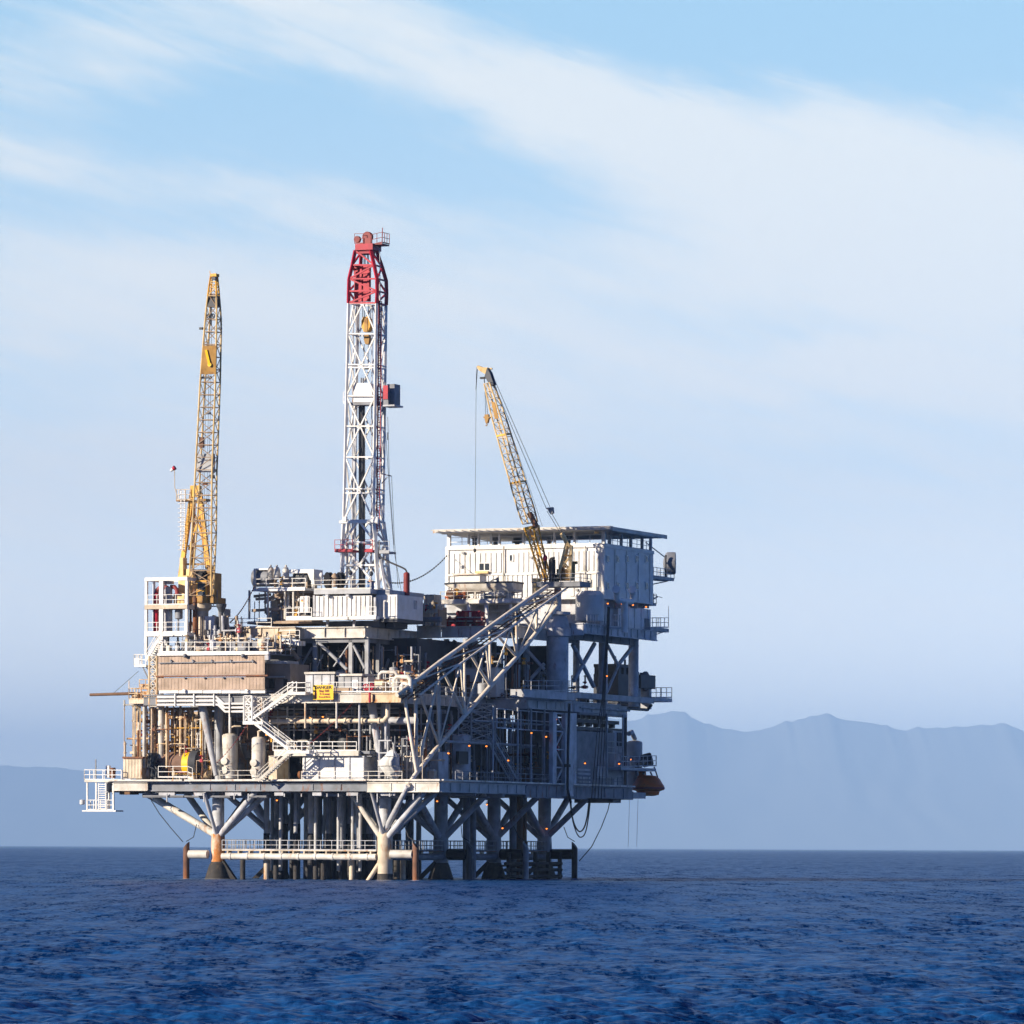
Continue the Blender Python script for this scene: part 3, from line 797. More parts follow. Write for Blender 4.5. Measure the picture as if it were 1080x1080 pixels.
w = MB(); w.rail([F(295, 676, 3.2), F(316, 676, 3.2)], 1.2, 1.2); P.part('railing', w, 'white')

# right-hand drill deck extension with light beam
EU0, EU1 = F(437, 667, 20)[0], F(522, 667, 24)[0]
ez1, ez0 = F(480, 661, 22)[2], F(480, 673, 22)[2]
girder(F(440, 667, 20)[0], 20, F(465, 667, 20)[0], 20, ez0, ez1, 'weathered_white', 'skid_beam', .5)
girder(F(466, 667, 22)[0], 22, F(534, 667, 22)[0], 22, ez0 + .1, ez1, 'pale_grey', 'skid_beam', .5)
d = MB(); d.box(F(440, 667, 20)[0], F(545, 667, 22)[0], 22.2, 40, ez1 - .15, ez1); P.part('rear_deck', d, 'mid_grey')
r_ = MB(); r_.rail([F(440, 661, 20), F(465, 661, 20)], 1.0); P.part('railing', r_, 'cream')
girder(F(545, 667, 22)[0], 22, F(545, 667, 22)[0], 40, ez0, ez1, 'grey', 'skid_beam', .5)
for (px, v) in ((452, 22), (470, 24), (500, 26), (545, 27), (520, 34)):
    a = F(px, 700, v); m = MB(); m.box(a[0] - .25, a[0] + .25, v, v + .5, ZB, ez0); P.part('post', m, 'grey')
for (p, q, v) in (((546, 675), (574, 706), 27), ((574, 700), (548, 729), 27), ((478, 676), (498, 690), 24)): strut(F(*p, v), F(*q, v), .2, .2, 'grey')

# quarters' deck and its legs
QU = 9.9                                                   # plane of the accommodation's right-hand wall
qz1, qz0 = G(660, 662, QU)[2], G(660, 670, QU)[2]
qv0, qv1 = G(612, 665, QU)[1], G(689, 665, QU)[1]
d = MB(); d.box(-9, QU + .4, qv0, qv1, qz0 + .2, qz1); P.part('quarters_deck', d, 'grey')
girder(QU + .4, qv0, QU + .4, qv1, qz0 - .3, qz1 - .1, 'pale_grey', 'deck_girder', .4, 2)
girder(-2, qv0, QU + .4, qv0, qz0 - .5, qz1 - .1, 'pale_grey', 'deck_girder', .4, 2)
girder(QU - 2, qv0, QU - 2, qv1, qz0 - .9, qz0 - .1, 'mid_grey')
w = MB(); w.gbox(686, 662, 705.5, 666, QU + .5, 4); P.part('walkway', w, 'grey')
a, b = G(688, 662, QU + .5), G(705, 662, QU + .5)
w = MB(); w.rail([a, b, add(b, (-4, 0, 0))], 1.2, 1.5); w.beam(b, add(b, (0, 0, 2.6)), .05); P.part('railing', w, 'pale_grey')
strut(add(b, (0, 0, -.3)), G(687, 671, QU + .4), .06, .06, 'grey', 'bracket')
r_ = MB(); r_.rail([G(619, 662, QU + .5), G(656, 662, QU + .5)], 1.5, .8); P.part('railing', r_, 'grey')
for (px, r) in ((636, .55), (668, .62)):
    a, b = G(px, 733, QU - 2.2), G(px, 671, QU - 2.2)
    m = MB(); m.tube((a[0], a[1], ZB), (a[0], a[1], qz0), r, r, 14); P.part('column', m, 'pale_grey')
for (p, q, r) in (((604, 680), (626, 724), .26), ((627, 679), (605, 718), .26), ((667, 682), (653, 700), .24), ((641, 681), (652, 702), .2), ((652, 702), (640, 730), .18)):
    strut(G(*p, QU - 2.2), G(*q, QU - 2.2), r, r, 'pale_grey')
for u in (LU / 2, -3, 4):
    for v in (30.7, 46): m = MB(); m.tube((u, v, ZB), (u, v, qz0 - .2), .4, .4, 10); P.part('column', m, 'grey')

# tall twin-post tower on the right side between main and middle deck
t_ = MB(); l_ = MB()
a, b = G(583, 833, UR + .5), G(583, 751, UR + .5); c_ = G(596, 840, UR + .5)
for (p_, w_) in ((a[1], .55), (c_[1], 1.3)): t_.box(UR, UR + .5, p_, p_ + w_ * 2, ZAB if w_ > 1 else ZA, b[2])
for i in range(4):
    z0, z1 = ZA + (b[2] - ZA) * i / 4, ZA + (b[2] - ZA) * (i + 1) / 4
    y0, y1 = a[1] + 1.1, c_[1]
    if i % 2: y0, y1 = y1, y0
    l_.beam((UR + .25, y0, z0), (UR + .25, y1, z1), .16)
    l_.beam((UR + .25, a[1] + 1.1, z1 - .1), (UR + .25, c_[1], z1 - .1), .16)
tw = P.part('lattice_tower', t_, 'pale_grey'); P.part('lacing', l_, 'pale_grey', tw)
m = MB(); a, b = G(605, 832, UR + .3), G(605, 752, UR + .3); m.box(UR, UR + .4, a[1] - .6, a[1] + .6, ZA, b[2]); P.part('column', m, 'pale_grey')
for px in (520, 546, 560, 574, 640, 657):
    a = G(px, 790, UR - .6); m = MB(); m.tube((a[0], a[1], ZA), (a[0], a[1], ZBB), .13, .13, 8); P.part('hanging_post', m, 'grey')
# hanging rails and pipes along the shaded side
r_ = MB(); r_.rail([G(524, 768, UR - 1), G(582, 772, UR - 1)], 2.2, 2.2, .06); P.part('hanging_railing', r_, 'pale_grey')
for (xa, xb, y_, u, r) in ((500, 580, 760, UR - 2, .12), (470, 580, 782, 5, .16), (610, 660, 752, UR - 1, .2), (612, 664, 746, UR - .5, .12)):
    m = MB(); p_, q_ = G(xa, y_, u), G(xb, y_, u); m.tube(p_, (q_[0], q_[1], p_[2]), r, r, 8); P.part('cross_pipe', m, 'grey')

# lower walkway and bracing frame just above the water
tz, tr = F(320, 903.5, -.6)[2], .36
for (v, u0, u1, mt) in ((-.6, LU + .8, -.8, 'weathered_white'), (46, LU + 1, -1, 'mid_grey')):
    m = MB(); m.tube((u0, v, tz), (u1, v, tz), tr, tr, 12)
    for i in range(9): x_ = u0 + (u1 - u0) * (i + .5) / 9; m.tube((x_ - .12, v, tz), (x_ + .12, v, tz), tr + .06, tr + .06, 12)
    P.part('waterline_brace', m, mt)
    w = MB(); w.box(u0, u1, v - .1, v + 1.0, tz + .62, tz + .72); 
    for i in range(14): x_ = u0 + (u1 - u0) * (i + .5) / 14; w.box(x_ - .08, x_ + .08, v - .05, v + .9, tz + .3, tz + .62)
    P.part('lower_walkway', w, 'cream')
    r_ = MB(); r_.rail([(u0, v, tz + .72), (u1, v, tz + .72)], 1.1, 1.35); P.part('railing', r_, 'pale_grey')
for u in (.6, LU - .4):
    for (v0, v1) in ((1, 14.5), (16.3, 29.7), (31.7, 45)):
        m = MB(); m.tube((u, v0, tz), (u, v1, tz), tr, tr, 12); P.part('waterline_brace', m, 'mid_grey')
        w = MB(); w.box(u - .9, u + .2, v0, v1, tz + .62, tz + .72); P.part('lower_walkway', w, 'rust')
        r_ = MB(); r_.rail([(u + .15, v0, tz + .72), (u + .15, v1, tz + .72)], 1.15, 1.0); r_.rail([(u - .85, v0, tz + .72), (u - .85, v1, tz + .72)], 1.15, 1.2); P.part('railing', r_, 'mid_grey')
# boat landing in the shade at the far end
for i in range(3):
    m = MB(); z_ = .35 + i * .75; m.tube((2.6, 28, z_), (2.6, 45, z_), .2, .2, 8); P.part('landing_rail', m, 'marine')
for v in (29, 33, 37, 41, 44.5): m = MB(); m.tube((2.6, v, -1.5), (2.6, v, 3.2), .28, .28, 8); P.part('landing_post', m, 'marine')
m = MB(); m.box(1.2, 2.4, 28, 45, 1.5, 1.7); P.part('landing_deck', m, 'marine')
# ================================================================== big things on the decks
def corrugated(mb, u0, u1, v, z0, z1, step=.35, d=.09, axis='u'):
    """ribbed sheet wall: a slab with proud ribs"""
    n = max(2, int(abs(u1 - u0) / step))
    for i in range(n):
        a = u0 + (u1 - u0) * (i + .22) / n; b = u0 + (u1 - u0) * (i + .78) / n
        if axis == 'u': mb.box(a, b, v - d, v + .01, z0, z1)
        else: mb.box(v - .01, v + d, a, b, z0, z1)

# ---------------------------------------------------------------- accommodation block
QV = G(637, 605, QU)[1]; Q0 = F(471, 605, QV)
u0 = Q0[0]; zt_ = F(637, 574.5, QV)[2]; zm_ = F(637, 604, QV)[2]; zb_ = F(620, 631.5, QV)[2]
vq1 = G(689, 605, QU)[1]
q = Thing('accommodation_block', 'white two-storey living quarters with ribbed walls under a flat roof deck', 'building', ((u0 + QU) / 2, (QV + vq1) / 2, qz1))
m = MB(); m.box(u0, QU, QV, vq1, zb_, zt_)
wall = q.part('wall', m, 'white')
m = MB()
corrugated(m, u0 + .5, F(530, 590, QV)[0], QV, zm_ + .25, zt_ - .7, .62, .1)
corrugated(m, F(543, 590, QV)[0], QU - .5, QV, zm_ + .25, zt_ - .7, .62, .1)
corrugated(m, u0 + .5, F(578, 618, QV)[0], QV, zb_ + .3, zm_ - .15, .62, .1)
corrugated(m, F(600, 618, QV)[0], F(614, 618, QV)[0], QV, zb_ + .3, zm_ - .15, .62, .1)
corrugated(m, F(626, 618, QV)[0], QU - .4, QV, zb_ + .3, zm_ - .15, .62, .1)
q.part('wall_ribs', m, 'white', wall)
m = MB(); m.box(u0 - .1, QU + .12, QV - .16, QV - .1, zm_ - .1, zm_ + .12); m.box(u0 - .1, QU + .1, QV - .2, QV + .2, zt_ - .28, zt_ + .12); m.box(u0 - .12, u0 + .3, QV - .14, QV + .2, zb_, zt_ - .3)
m.box(QU - .25, QU + .1, QV - .14, QV + .15, zb_, zt_ - .3); m.box(QU - .1, QU + .12, QV + .2, vq1, zt_ - .28, zt_ + .12); q.part('trim', m, 'white', wall)
m = MB()
for i in range(4): y_ = QV + (vq1 - QV) * (i + .9) / 4.2; m.box(QU + .01, QU + .1, y_ - .1, y_ + .1, zb_ + .2, zt_ - .4)
q.part('wall_ribs', m, 'white', wall)
m = MB(); m.box(u0 + 1, QU - .9, QV + 1.2, vq1 - .6, qz1, zb_); q.part('ground_floor', m, 'pale_grey')
m = MB(); a = G(648, 640, QU - .8); b = G(688, 640, QU - .8); m.box(QU - 3, QU - .3, a[1], vq1, qz1, G(665, 640, QU)[2]); gl = q.part('lower_wall', m, 'white')
m = MB()
for i in range(5): y_ = a[1] + (vq1 - a[1]) * (i + .5) / 5; m.box(QU - .3, QU - .22, y_ - .08, y_ + .08, qz1, G(665, 640, QU)[2])
q.part('wall_ribs', m, 'white', gl)
m = MB(); m.gbox(646, 660.5, 655, 654, QU - .3, .1) if False else None
def window(par, x0, y0, x1, y1, right=False, panes=1, open_=False):
    fr, gl_ = MB(), MB()
    if right:
        y = (y0 + y1) / 2; p_, q_ = G(x0, y, QU), G(x1, y, QU); z0_, z1_ = G(x0, y1, QU)[2], G(x0, y0, QU)[2]
        fr.box(QU, QU + .1, p_[1] - .12, q_[1] + .12, z0_ - .12, z1_ + .12); gl_.box(QU + .05, QU + .115, p_[1], q_[1], z0_, z1_)
    else:
        y = (y0 + y1) / 2; p_, q_ = F(x0, y, QV), F(x1, y, QV); z0_, z1_ = F(x0, y1, QV)[2], F(x0, y0, QV)[2]
        fr.box(p_[0] - .1, q_[0] + .1, QV - .12, QV, z0_ - .1, z1_ + .1)
        w_ = (q_[0] - p_[0]) / panes
        for i in range(panes): gl_.box(p_[0] + i * w_ + .07, p_[0] + (i + 1) * w_ - .07, QV - .135, QV - .08, z0_, z1_)
    f_ = q.part('window', fr, 'white', par); q.part('pane', gl_, 'glass', par)
window(wall, 505.5, 594.5, 517, 601.5, panes=2); window(wall, 537.5, 585.5, 541, 591.5); window(wall, 619.5, 612.5, 623, 618.5)
for px in (640.5, 651, 661, 671.2, 681.5):
    window(wall, px - 1, 586.5, px + 1, 592.5, True); window(wall, px - 1, 614.5, px + 1, 621, True)
m = MB(); m.box(F(503, 604, QV)[0], F(516, 604, QV)[0], QV - .5, QV - .13, F(509, 605, QV)[2], F(509, 602.6, QV)[2]); q.part('awning', m, 'pale_yellow')
for px in (651, 668, 681):
    m = MB(); p_ = G(px, 637, QU - .3); m.box(QU - .3, QU - .2, p_[1] - .9, p_[1] + .9, p_[2] - .5, p_[2] + .5); q.part('louvre', m, 'dark_steel', gl)
m = MB(); p_ = G(682, 656, QU - .3); m.box(QU - .3, QU - .2, p_[1] - .7, p_[1] + .7, qz1, p_[2] + .4); q.part('door', m, 'mid_grey', gl)
# roof: open storey of posts, then the flat deck overhanging all round
rn, rl, rr = F(645, 555.5, QV - 2.6), F(457, 558, QV - 2.6), None
RU = rn[0]; rr = G(702.5, 562, RU)
zr = rn[2]
m = MB()
tk = .22
pl = [(rl[0], QV - 2.6, zr), (RU, QV - 2.6, zr), (RU, rr[1], zr - .15), (rl[0], rr[1], zr - .15)]
m.prism([add(p_, (0, 0, -tk)) for p_ in pl], (0, 0, tk)); roof = q.part('roof_deck', m, 'weathered_white')
m = MB()
for i in range(8): y_ = QV - 1.5 + i * (rr[1] - QV + 1) / 8; m.box(u0, QU + .4, y_ - .08, y_ + .08, zr - .42, zr - tk - .15)
q.part('roof_beams', m, 'white', roof)
m = MB(); m.box(rl[0], RU, QV - 2.75, QV - 2.62, zr - .32, zr + .1); m.box(RU + .02, RU + .15, QV - 2.6, rr[1], zr - .45, zr + .0); q.part('roof_edge', m, 'weathered_white', roof)
m = MB()
for i in range(22): x_ = rl[0] + (RU - rl[0]) * (i + .5) / 22; m.beam((x_, QV - 2.62, zr - .1), (x_ + .5, QV - 3.3, zr - .02), .06)
m.beam((rl[0], QV - 3.3, zr - .02), (RU + .5, QV - 3.3, zr - .02), .07)
q.part('safety_net', m, 'weathered_white', roof)
for px in (473.5, 494.5, 505, 518, 527, 552, 566, 585, 606, 636.5):
    p_ = F(px, 570, QV + .15); m = MB(); w_ = .2 if px in (473.5, 636.5) else .13; m.box(p_[0] - w_, p_[0] + w_, QV + .02, QV + .02 + 2 * w_, zt_ + .12, zr - .35); q.part('roof_post', m, 'white')
for px in (644, 656, 666, 678, 687):
    p_ = G(px, 570, QU - .1); m = MB(); m.box(QU - .35, QU - .05, p_[1] - .16, p_[1] + .16, zt_ + .12, zr - .35); q.part('roof_post', m, 'pale_grey')
m = MB(); m.rail([(u0 + .3, QV + .1, zt_ + .1), (QU - .2, QV + .1, zt_ + .1), (QU - .2, vq1 - .2, zt_ + .1)], 1.1, 1.6, .035); q.part('railing', m, 'white')
for (px, y_, w_, h_, v_, mt) in ((499, 567, 4, 3, 3, 'mid_grey'), (521, 568, 5, 3, 2, 'mid_grey'), (544, 570, 8, 5, 3, 'dark_steel'), (578, 569, 3, 4, 3, 'grey'), (598, 566, 5, 3, 4, 'mid_grey')):
    m = MB(); m.fbox(px - w_ / 2, y_ - h_ / 2, px + w_ / 2, y_ + h_ / 2, QV + v_, 1.0); p_ = F(px, y_ + h_ / 2, QV + v_)
    m.box(p_[0] - .2, p_[0] + .2, p_[1] + .2, p_[1] + .7, zt_, p_[2]); q.part('roof_fan', m, mt)
m = MB()
for (x0, x1) in ((646, 651), (671, 677)): pass
QP = QU + 2.6; p0, p1, p2 = G(650.5, 625, QP), G(659, 634, QP), G(667.5, 625, QP)
m.path([p0, (p0[0], p0[1], p1[2] + .2), (p0[0], p0[1] + .4, p1[2]), (p2[0], p2[1] - .4, p1[2]), (p2[0], p2[1], p1[2] + .2), p2], .35, 10)
m.path([(p1[0], p1[1], p1[2]), (p1[0], p1[1], G(659, 667, QP)[2])], .38, 10); m.box(QU, QP, p1[1] - .2, p1[1] + .2, qz1 - .5, qz1 - .2)
for p_ in (p0, p2): m.tube(p_, add(p_, (.3, -1.0, .35)), .38, .5, 10)
q.part('vent_pipe', m, 'white')
m = MB(); a = G(637, 636, QU - 4); m.lathe(F(622, 655, QV - 2), [(0, 0), (1.7, 0), (1.7, 3.0), (1.2, 3.5), (0, 3.6)], n=20); q.part('round_tank', m, 'white')
m = MB(); m.gbox(615, 640, 618, 660, QU - 2, .3); q.part('ladder', m, 'weathered_white')

for (x_, y_) in ((488, 583), (560, 588), (600, 586), (608, 622), (486, 598)):
    m = MB(); m.fbox(x_ - 1.3, y_ - 1.2, x_ + 1.3, y_ + 1.2, QV - .3, .18); q.part('wall_vent', m, 'grey')
for x_ in (531, 617):
    m = MB(); m.tube(F(x_, 576, QV - .22), F(x_, 630, QV - .22), .08, None, 6); q.part('downpipe', m, 'weathered_white')
m = MB(); m.fbox(629, 619, 633.5, 631, QV - .16, .05); q.part('door', m, 'pale_grey')

# dish antenna and its bracket on the far wall
a = G(689, 607, QU)
d_ = Thing('microwave_dish', 'grey drum-shaped microwave dish on a railed bracket at the end of the living quarters', 'antenna', (QU, vq1 + 1, a[2]))
m = MB(); p_, q_ = G(691, 608, QU - .5), G(711, 608, QU - .5); m.box(QU - 2.5, QU - .5, vq1, q_[1], p_[2] - .25, p_[2]); d_.part('bracket', m, 'grey')
m = MB(); m.rail([(QU - .5, vq1 + .2, p_[2]), (QU - .5, q_[1], p_[2]), (QU - 2.5, q_[1], p_[2])], 1.1, 1.2); d_.part('railing', m, 'grey')
m = MB(); m.beam((QU - 1, q_[1] - 1, p_[2] - .3), (QU - 1, vq1 + .05, p_[2] - 1.2), .12); m.beam((QU - 1, vq1 + .05, p_[2] + 4), (QU - 1, q_[1] - 2, p_[2] + 2.6), .1); d_.part('stay', m, 'mid_grey')
c_ = G(707.5, 594, QU - 1)
m = MB(); dv_ = V((.86, .3, .0)).normalized(); m.lathe(tuple(V(c_) - dv_ * .7), [(0, -.25), (.5, -.2), (1.25, .1), (1.35, .3), (1.35, 1.25), (1.2, 1.3), (0, 1.32)], dv_, 20); d_.part('drum', m, 'mid_grey')
m = MB(); p2 = G(702, 606, QU - 1); m.tube((QU - 1, p2[1], p_[2]), (QU - 1, p2[1], c_[2] + .9), .13, None, 8); m.beam((QU - 1, p2[1], c_[2]), tuple(V(c_) - dv_ * .7), .15); d_.part('mast', m, 'dark_steel')
a = G(692, 637, QU)
d_ = Thing('small_antenna', 'small antenna frame on a lower bracket behind the living quarters', 'antenna', (QU - .5, vq1 + .5, a[2]))
m = MB(); m.box(QU - 2, QU - .3, vq1, vq1 + 1.8, a[2] - .2, a[2]); d_.part('bracket', m, 'grey')
m = MB(); m.rail([(QU - .3, vq1 + .1, a[2]), (QU - .3, vq1 + 1.8, a[2])], 1.2, .8); m.beam((QU - .4, vq1 + .9, a[2]), (QU - .4, vq1 + .9, a[2] + 1.8), .08); m.beam((QU - .4, vq1 + .4, a[2] + 1.1), (QU - .4, vq1 + 4, a[2] + .9), .06); m.beam((QU - .4, vq1 + .2, a[2] + .5), (QU - .4, vq1 + 2.4, a[2] + .9), .12); d_.part('aerial', m, 'mid_grey')

# ---------------------------------------------------------------- drilling mast
DV = 13.0
def dring(y, xl, xr, dv, v=DV):
    a, b = F(xl, y, v), F(xr, y, v)
    return [a, b, (b[0], v + dv, b[2]), (a[0], v + dv, a[2])]
k_ = F(380, 620, DV)
D = Thing('drilling_mast', 'tall white lattice drilling mast with a red top section', 'drilling mast', (k_[0], DV + 1.2, k_[2]))
ys = [549, 515.5, 482, 449.5, 417.5, 384.5, 352, 320]
ch, la = MB(), MB()
rings = [dring(y, 362.6 + (549 - y) * .0225, 393.8 + (549 - y) * .0145, 2.6) for y in ys]
lattice(None, la, rings, .17, .085, mode='k', square=True)
for y in (516.5, 384): r0 = dring(y + 3.5, 362.6 + (549 - y) * .0225, 393.8 + (549 - y) * .0145, 2.6); la.beam(r0[0], r0[1], .16); la.beam(r0[1], r0[2], .16)
chords(D, 'mast_leg', rings, .17, 'white', True); D.part('mast_lacing', la, 'white')
ch, la = MB(), MB()
low = [dring(621, 360, 399, 3.4), dring(596, 361, 397, 3.1), dring(572, 361.5, 396, 2.9), dring(549, 362.4, 394, 2.7)]
lattice(None, la, low, .22, .12, mode='k', square=True)
for x_ in (366, 372, 391): la.beam(F(x_, 621, DV + .6), F(x_ + 1, 551, DV + .6), .2)
a = F(404, 622, DV - 1.5); la.beam(F(407, 626, DV - 1), F(400, 585, DV + .5), .28)
chords(D, 'base_leg', low, .22, 'white', True); D.part('base_bracing', la, 'white')
ch, la = MB(), MB()
red = [dring(319.5, 367.6, 397.4, 2.6), dring(307, 367.8, 397.8, 2.6), dring(294, 368.2, 397.6, 2.55), dring(279.5, 371.6, 394.6, 2.2), dring(264, 374.6, 391, 1.7)]
lattice(None, la, red, .2, .1, (0, 1, 3), mode='zig', square=True)
chords(D, 'red_leg', red, .2, 'red', True); D.part('red_lacing', la, 'red')
m = MB(); p_, q_ = F(373.5, 318.5, DV + .8), F(391, 280, DV + .8); m.box(p_[0], q_[0], DV + .75, DV + .9, p_[2], q_[2])
for x_ in (378, 386): m.box(F(x_, 300, DV)[0] - .12, F(x_, 300, DV)[0] + .12, DV + .6, DV + .75, p_[2], q_[2])
for y_ in (287, 306): m.box(p_[0], q_[0], DV + .62, DV + .74, F(380, y_, DV)[2] - .12, F(380, y_, DV)[2] + .12)
D.part('wind_panel', m, 'red')
m = MB(); m.fbox(374.5, 257, 393, 263.5, DV - .3, 2.4); p_ = F(376, 264, DV); m.box(p_[0], p_[0] + 1.6, DV, DV + 1.6, p_[2] - .4, p_[2]); cb = D.part('crown_platform', m, 'red')
m = MB(); p_ = F(387.5, 250, DV + .4); m.lathe((p_[0], DV + .2, p_[2]), [(0, 0), (.55, 0), (.62, .1), (.5, .3), (.62, .5), (.55, .6), (0, .6)], (0, 1, 0), 16); D.part('sheave', m, 'dull_red', cb)
m = MB(); p_ = F(377, 252.5, DV + .6); m.lathe((p_[0], DV + .4, p_[2]), [(0, 0), (.38, 0), (.4, .4), (0, .4)], (0, 1, 0), 12); p_ = F(381.5, 252.5, DV); m.lathe((p_[0], DV + 1, p_[2]), [(0, 0), (.36, 0), (.36, .4), (0, .4)], (0, 1, 0), 12); D.part('sheave', m, 'dull_red', cb)
m = MB(); m.fbox(383, 247.5, 391.6, 257, DV + .9, .3); m.fbox(383.5, 251, 391, 257, DV - .1, .2); p_ = F(391.4, 258, DV); m.prism([F(384, 251, DV + .8), F(386, 245, DV + .8), F(389, 245, DV + .8), F(391.2, 251, DV + .8)], (0, .5, 0)); D.part('crown_block', m, 'dull_red', cb)
m = MB(); a, b = F(374, 257, DV - .2), F(403, 258.5, DV); m.rail([a, F(383, 257, DV - .2)], 1.15, .8, .03); m.rail([F(392, 258.5, DV), (b[0], DV, a[2]), (b[0], DV + 2, a[2])], 1.2, .6, .035); m.box(F(393, 258, DV)[0], b[0], DV, DV + 2, a[2] - .2, a[2] - .05)
m.beam((b[0], DV, a[2]), (b[0] + .05, DV, a[2] + 1.7), .08); D.part('crown_railing', m, 'dull_red', cb)
m = MB(); m.beam(F(400.5, 262, DV + .5), F(400.8, 300, DV + .5), .06); m.beam(F(400.5, 300, DV + .5), F(402.3, 500, DV + 1), .12); D.part('rear_ladder', m, 'pale_grey')
m = MB(); n_ = 40
a, b = F(397.2, 560, DV + .4), F(399.6, 318, DV + .4)
m.beam(a, b, .12); m.beam(add(a, (.35, 0, 0)), add(b, (.35, 0, 0)), .08)
for i in range(90): p_ = lerp(a, b, i / 89); m.beam(p_, add(p_, (.35, 0, 0)), .07)
D.part('ladder', m, 'red')
# hoist
m = MB(); p_ = F(385.7, 342, DV + 1); m.lathe((p_[0], DV + .75, p_[2]), [(0, 0), (.4, 0), (.5, .12), (.5, .5), (.4, .62), (0, .62)], (0, 1, 0), 16)
m.prism([F(381.2, 338, DV + .7), F(383, 334, DV + .7), F(388, 334, DV + .7), F(390.2, 338, DV + .7), F(390.2, 344, DV + .7), F(388, 350, DV + .7), F(383.4, 350, DV + .7), F(381.2, 344, DV + .7)], (0, .8, 0)); tb = D.part('travelling_block', m, 'yellow')
m = MB(); m.fbox(384, 335, 387.6, 350, DV + .62, .07); D.part('block_plate', m, 'ochre', tb)
m = MB(); m.prism([F(384, 353, DV + .8), F(388.6, 353, DV + .8), F(389.4, 357, DV + .8), F(388.6, 363, DV + .8), F(385.2, 363, DV + .8), F(383.6, 358, DV + .8)], (0, .6, 0)); D.part('hook', m, 'ochre', tb)
m = MB()
for x_ in (382.6, 384.6, 388.6, 390.6): m.tube(F(x_ * .5 + 193, 262, DV + .9), F(x_, 335, DV + .9), .05, None, 5)
for x_ in (384.2, 388.5): m.tube(F(x_, 363, DV + .9), F(x_ - .3, 388, DV + .9), .035, None, 5)
m.fbox(384.5, 387, 388, 389.5, DV + .8, .3); D.part('hoist_cable', m, 'cable')
m = MB(); m.fbox(372.8, 403.5, 375.4, 422, DV + .3, 1.6); m.prism([F(372.5, 424, DV + .25), F(394, 424, DV + .25), F(393.5, 420, DV + .25), F(390, 404, DV + .25), F(375.5, 404, DV + .25), F(373, 419, DV + .25)], (0, 1.8, 0)); mb_ = D.part('racking_board_shelter', m, 'white')
m = MB(); m.fbox(370.5, 424, 394, 427, DV + .2, 2); m.beam(F(372, 434, DV + .5), F(380, 427, DV + .5), .1); D.part('racking_board', m, 'mid_grey', mb_)
m = MB()
for x_ in (381, 383, 386): m.tube(F(x_, 403.5, DV + 1), F(x_, 398.5, DV + 1), .09, None, 6)
D.part('pipe_tops', m, 'mid_grey', mb_)
m = MB(); m.fbox(403, 413.5, 409.5, 427, DV + .6, 2.2); m.fbox(408.5, 405, 416, 427, DV + 1.2, 1.6); cb_x = D.part('side_cabin', m, 'mid_grey')
m = MB(); m.fbox(404, 406.5, 409, 421, DV + .5, .09); D.part('red_panel', m, 'red', cb_x)
m = MB(); m.beam(F(402.5, 434, DV + 1), F(408, 427, DV + 1), .15); m.fbox(402, 426.8, 416, 428.5, DV + .55, 2.4); D.part('cabin_bracket', m, 'pale_grey', cb_x)
m = MB(); m.rail([F(362, 424.5, DV), F(367, 424.5, DV)], 1.2, .6, .035); m.fbox(362, 424, 367.5, 425.5, DV, 1.2); D.part('side_platform', m, 'white')
random.seed(4)
m = MB()
for i in range(7): x_ = 378.6 + i * 1.0; m.tube(F(x_ + .2, 621, DV + 1.1 + (i % 3) * .25), F(x_, 427, DV + 1.1 + (i % 3) * .25), .055, None, 6)
D.part('drill_pipe', m, 'dark_steel')
m = MB()
for x_ in (372, 375.5): m.tube(F(x_ - .6, 600, DV + 1.8), F(x_ + .4, 322, DV + 1.8), .09, None, 6)
m.tube(F(391.5, 600, DV + 1.9), F(392.5, 322, DV + 1.9), .06, None, 6); m.tube(F(374, 520, DV + 1.5), F(374.5, 480, DV + 1.5), .2, None, 8); D.part('standpipe', m, 'pale_grey')
for (x0, x1, y_, mt) in ((353, 372, 580, 'red'), (384, 393, 580, 'red'), (400, 410.5, 581.5, 'grey')):
    m = MB(); a, b = F(x0, y_, DV - .4), F(x1, y_, DV - .4); m.rail([a, b], 1.15, .9, .035); m.box(a[0], b[0], DV - .45, DV + 1.5, a[2] - .25, a[2] - .02); D.part('mid_platform', m, mt)
m = MB(); a, b = F(358, 550.5, DV - .2), F(399, 550.5, DV - .2); m.beam(a, b, .22, .3); m.fbox(361, 545, 365, 550, DV - .4, .4); m.fbox(393, 545, 398, 551, DV - .4, .4); D.part('hinge_beam', m, 'white')
m = MB(); m.beam(F(402, 499.5, DV + 1), F(412.5, 502, DV + 1), .14); m.beam(F(402.5, 510, DV + 1), F(408.5, 503, DV + 1), .1); D.part('outrigger', m, 'grey')
m = MB(); w_ = .028
for (pts) in ([(367, 440), (363.5, 505), (361.5, 575), (360, 600)], [(405, 430), (411, 520), (415.5, 580), (424, 628)], [(409, 440), (410.5, 500), (415.5, 575)], [(413, 502), (416, 570), (420, 620)]):
    m.path([F(x_, y_, DV + .8) for x_, y_ in pts], w_, 5)
m.fbox(408.4, 456, 409.4, 464, DV + .8, .1); D.part('guy_wire', m, 'cable')

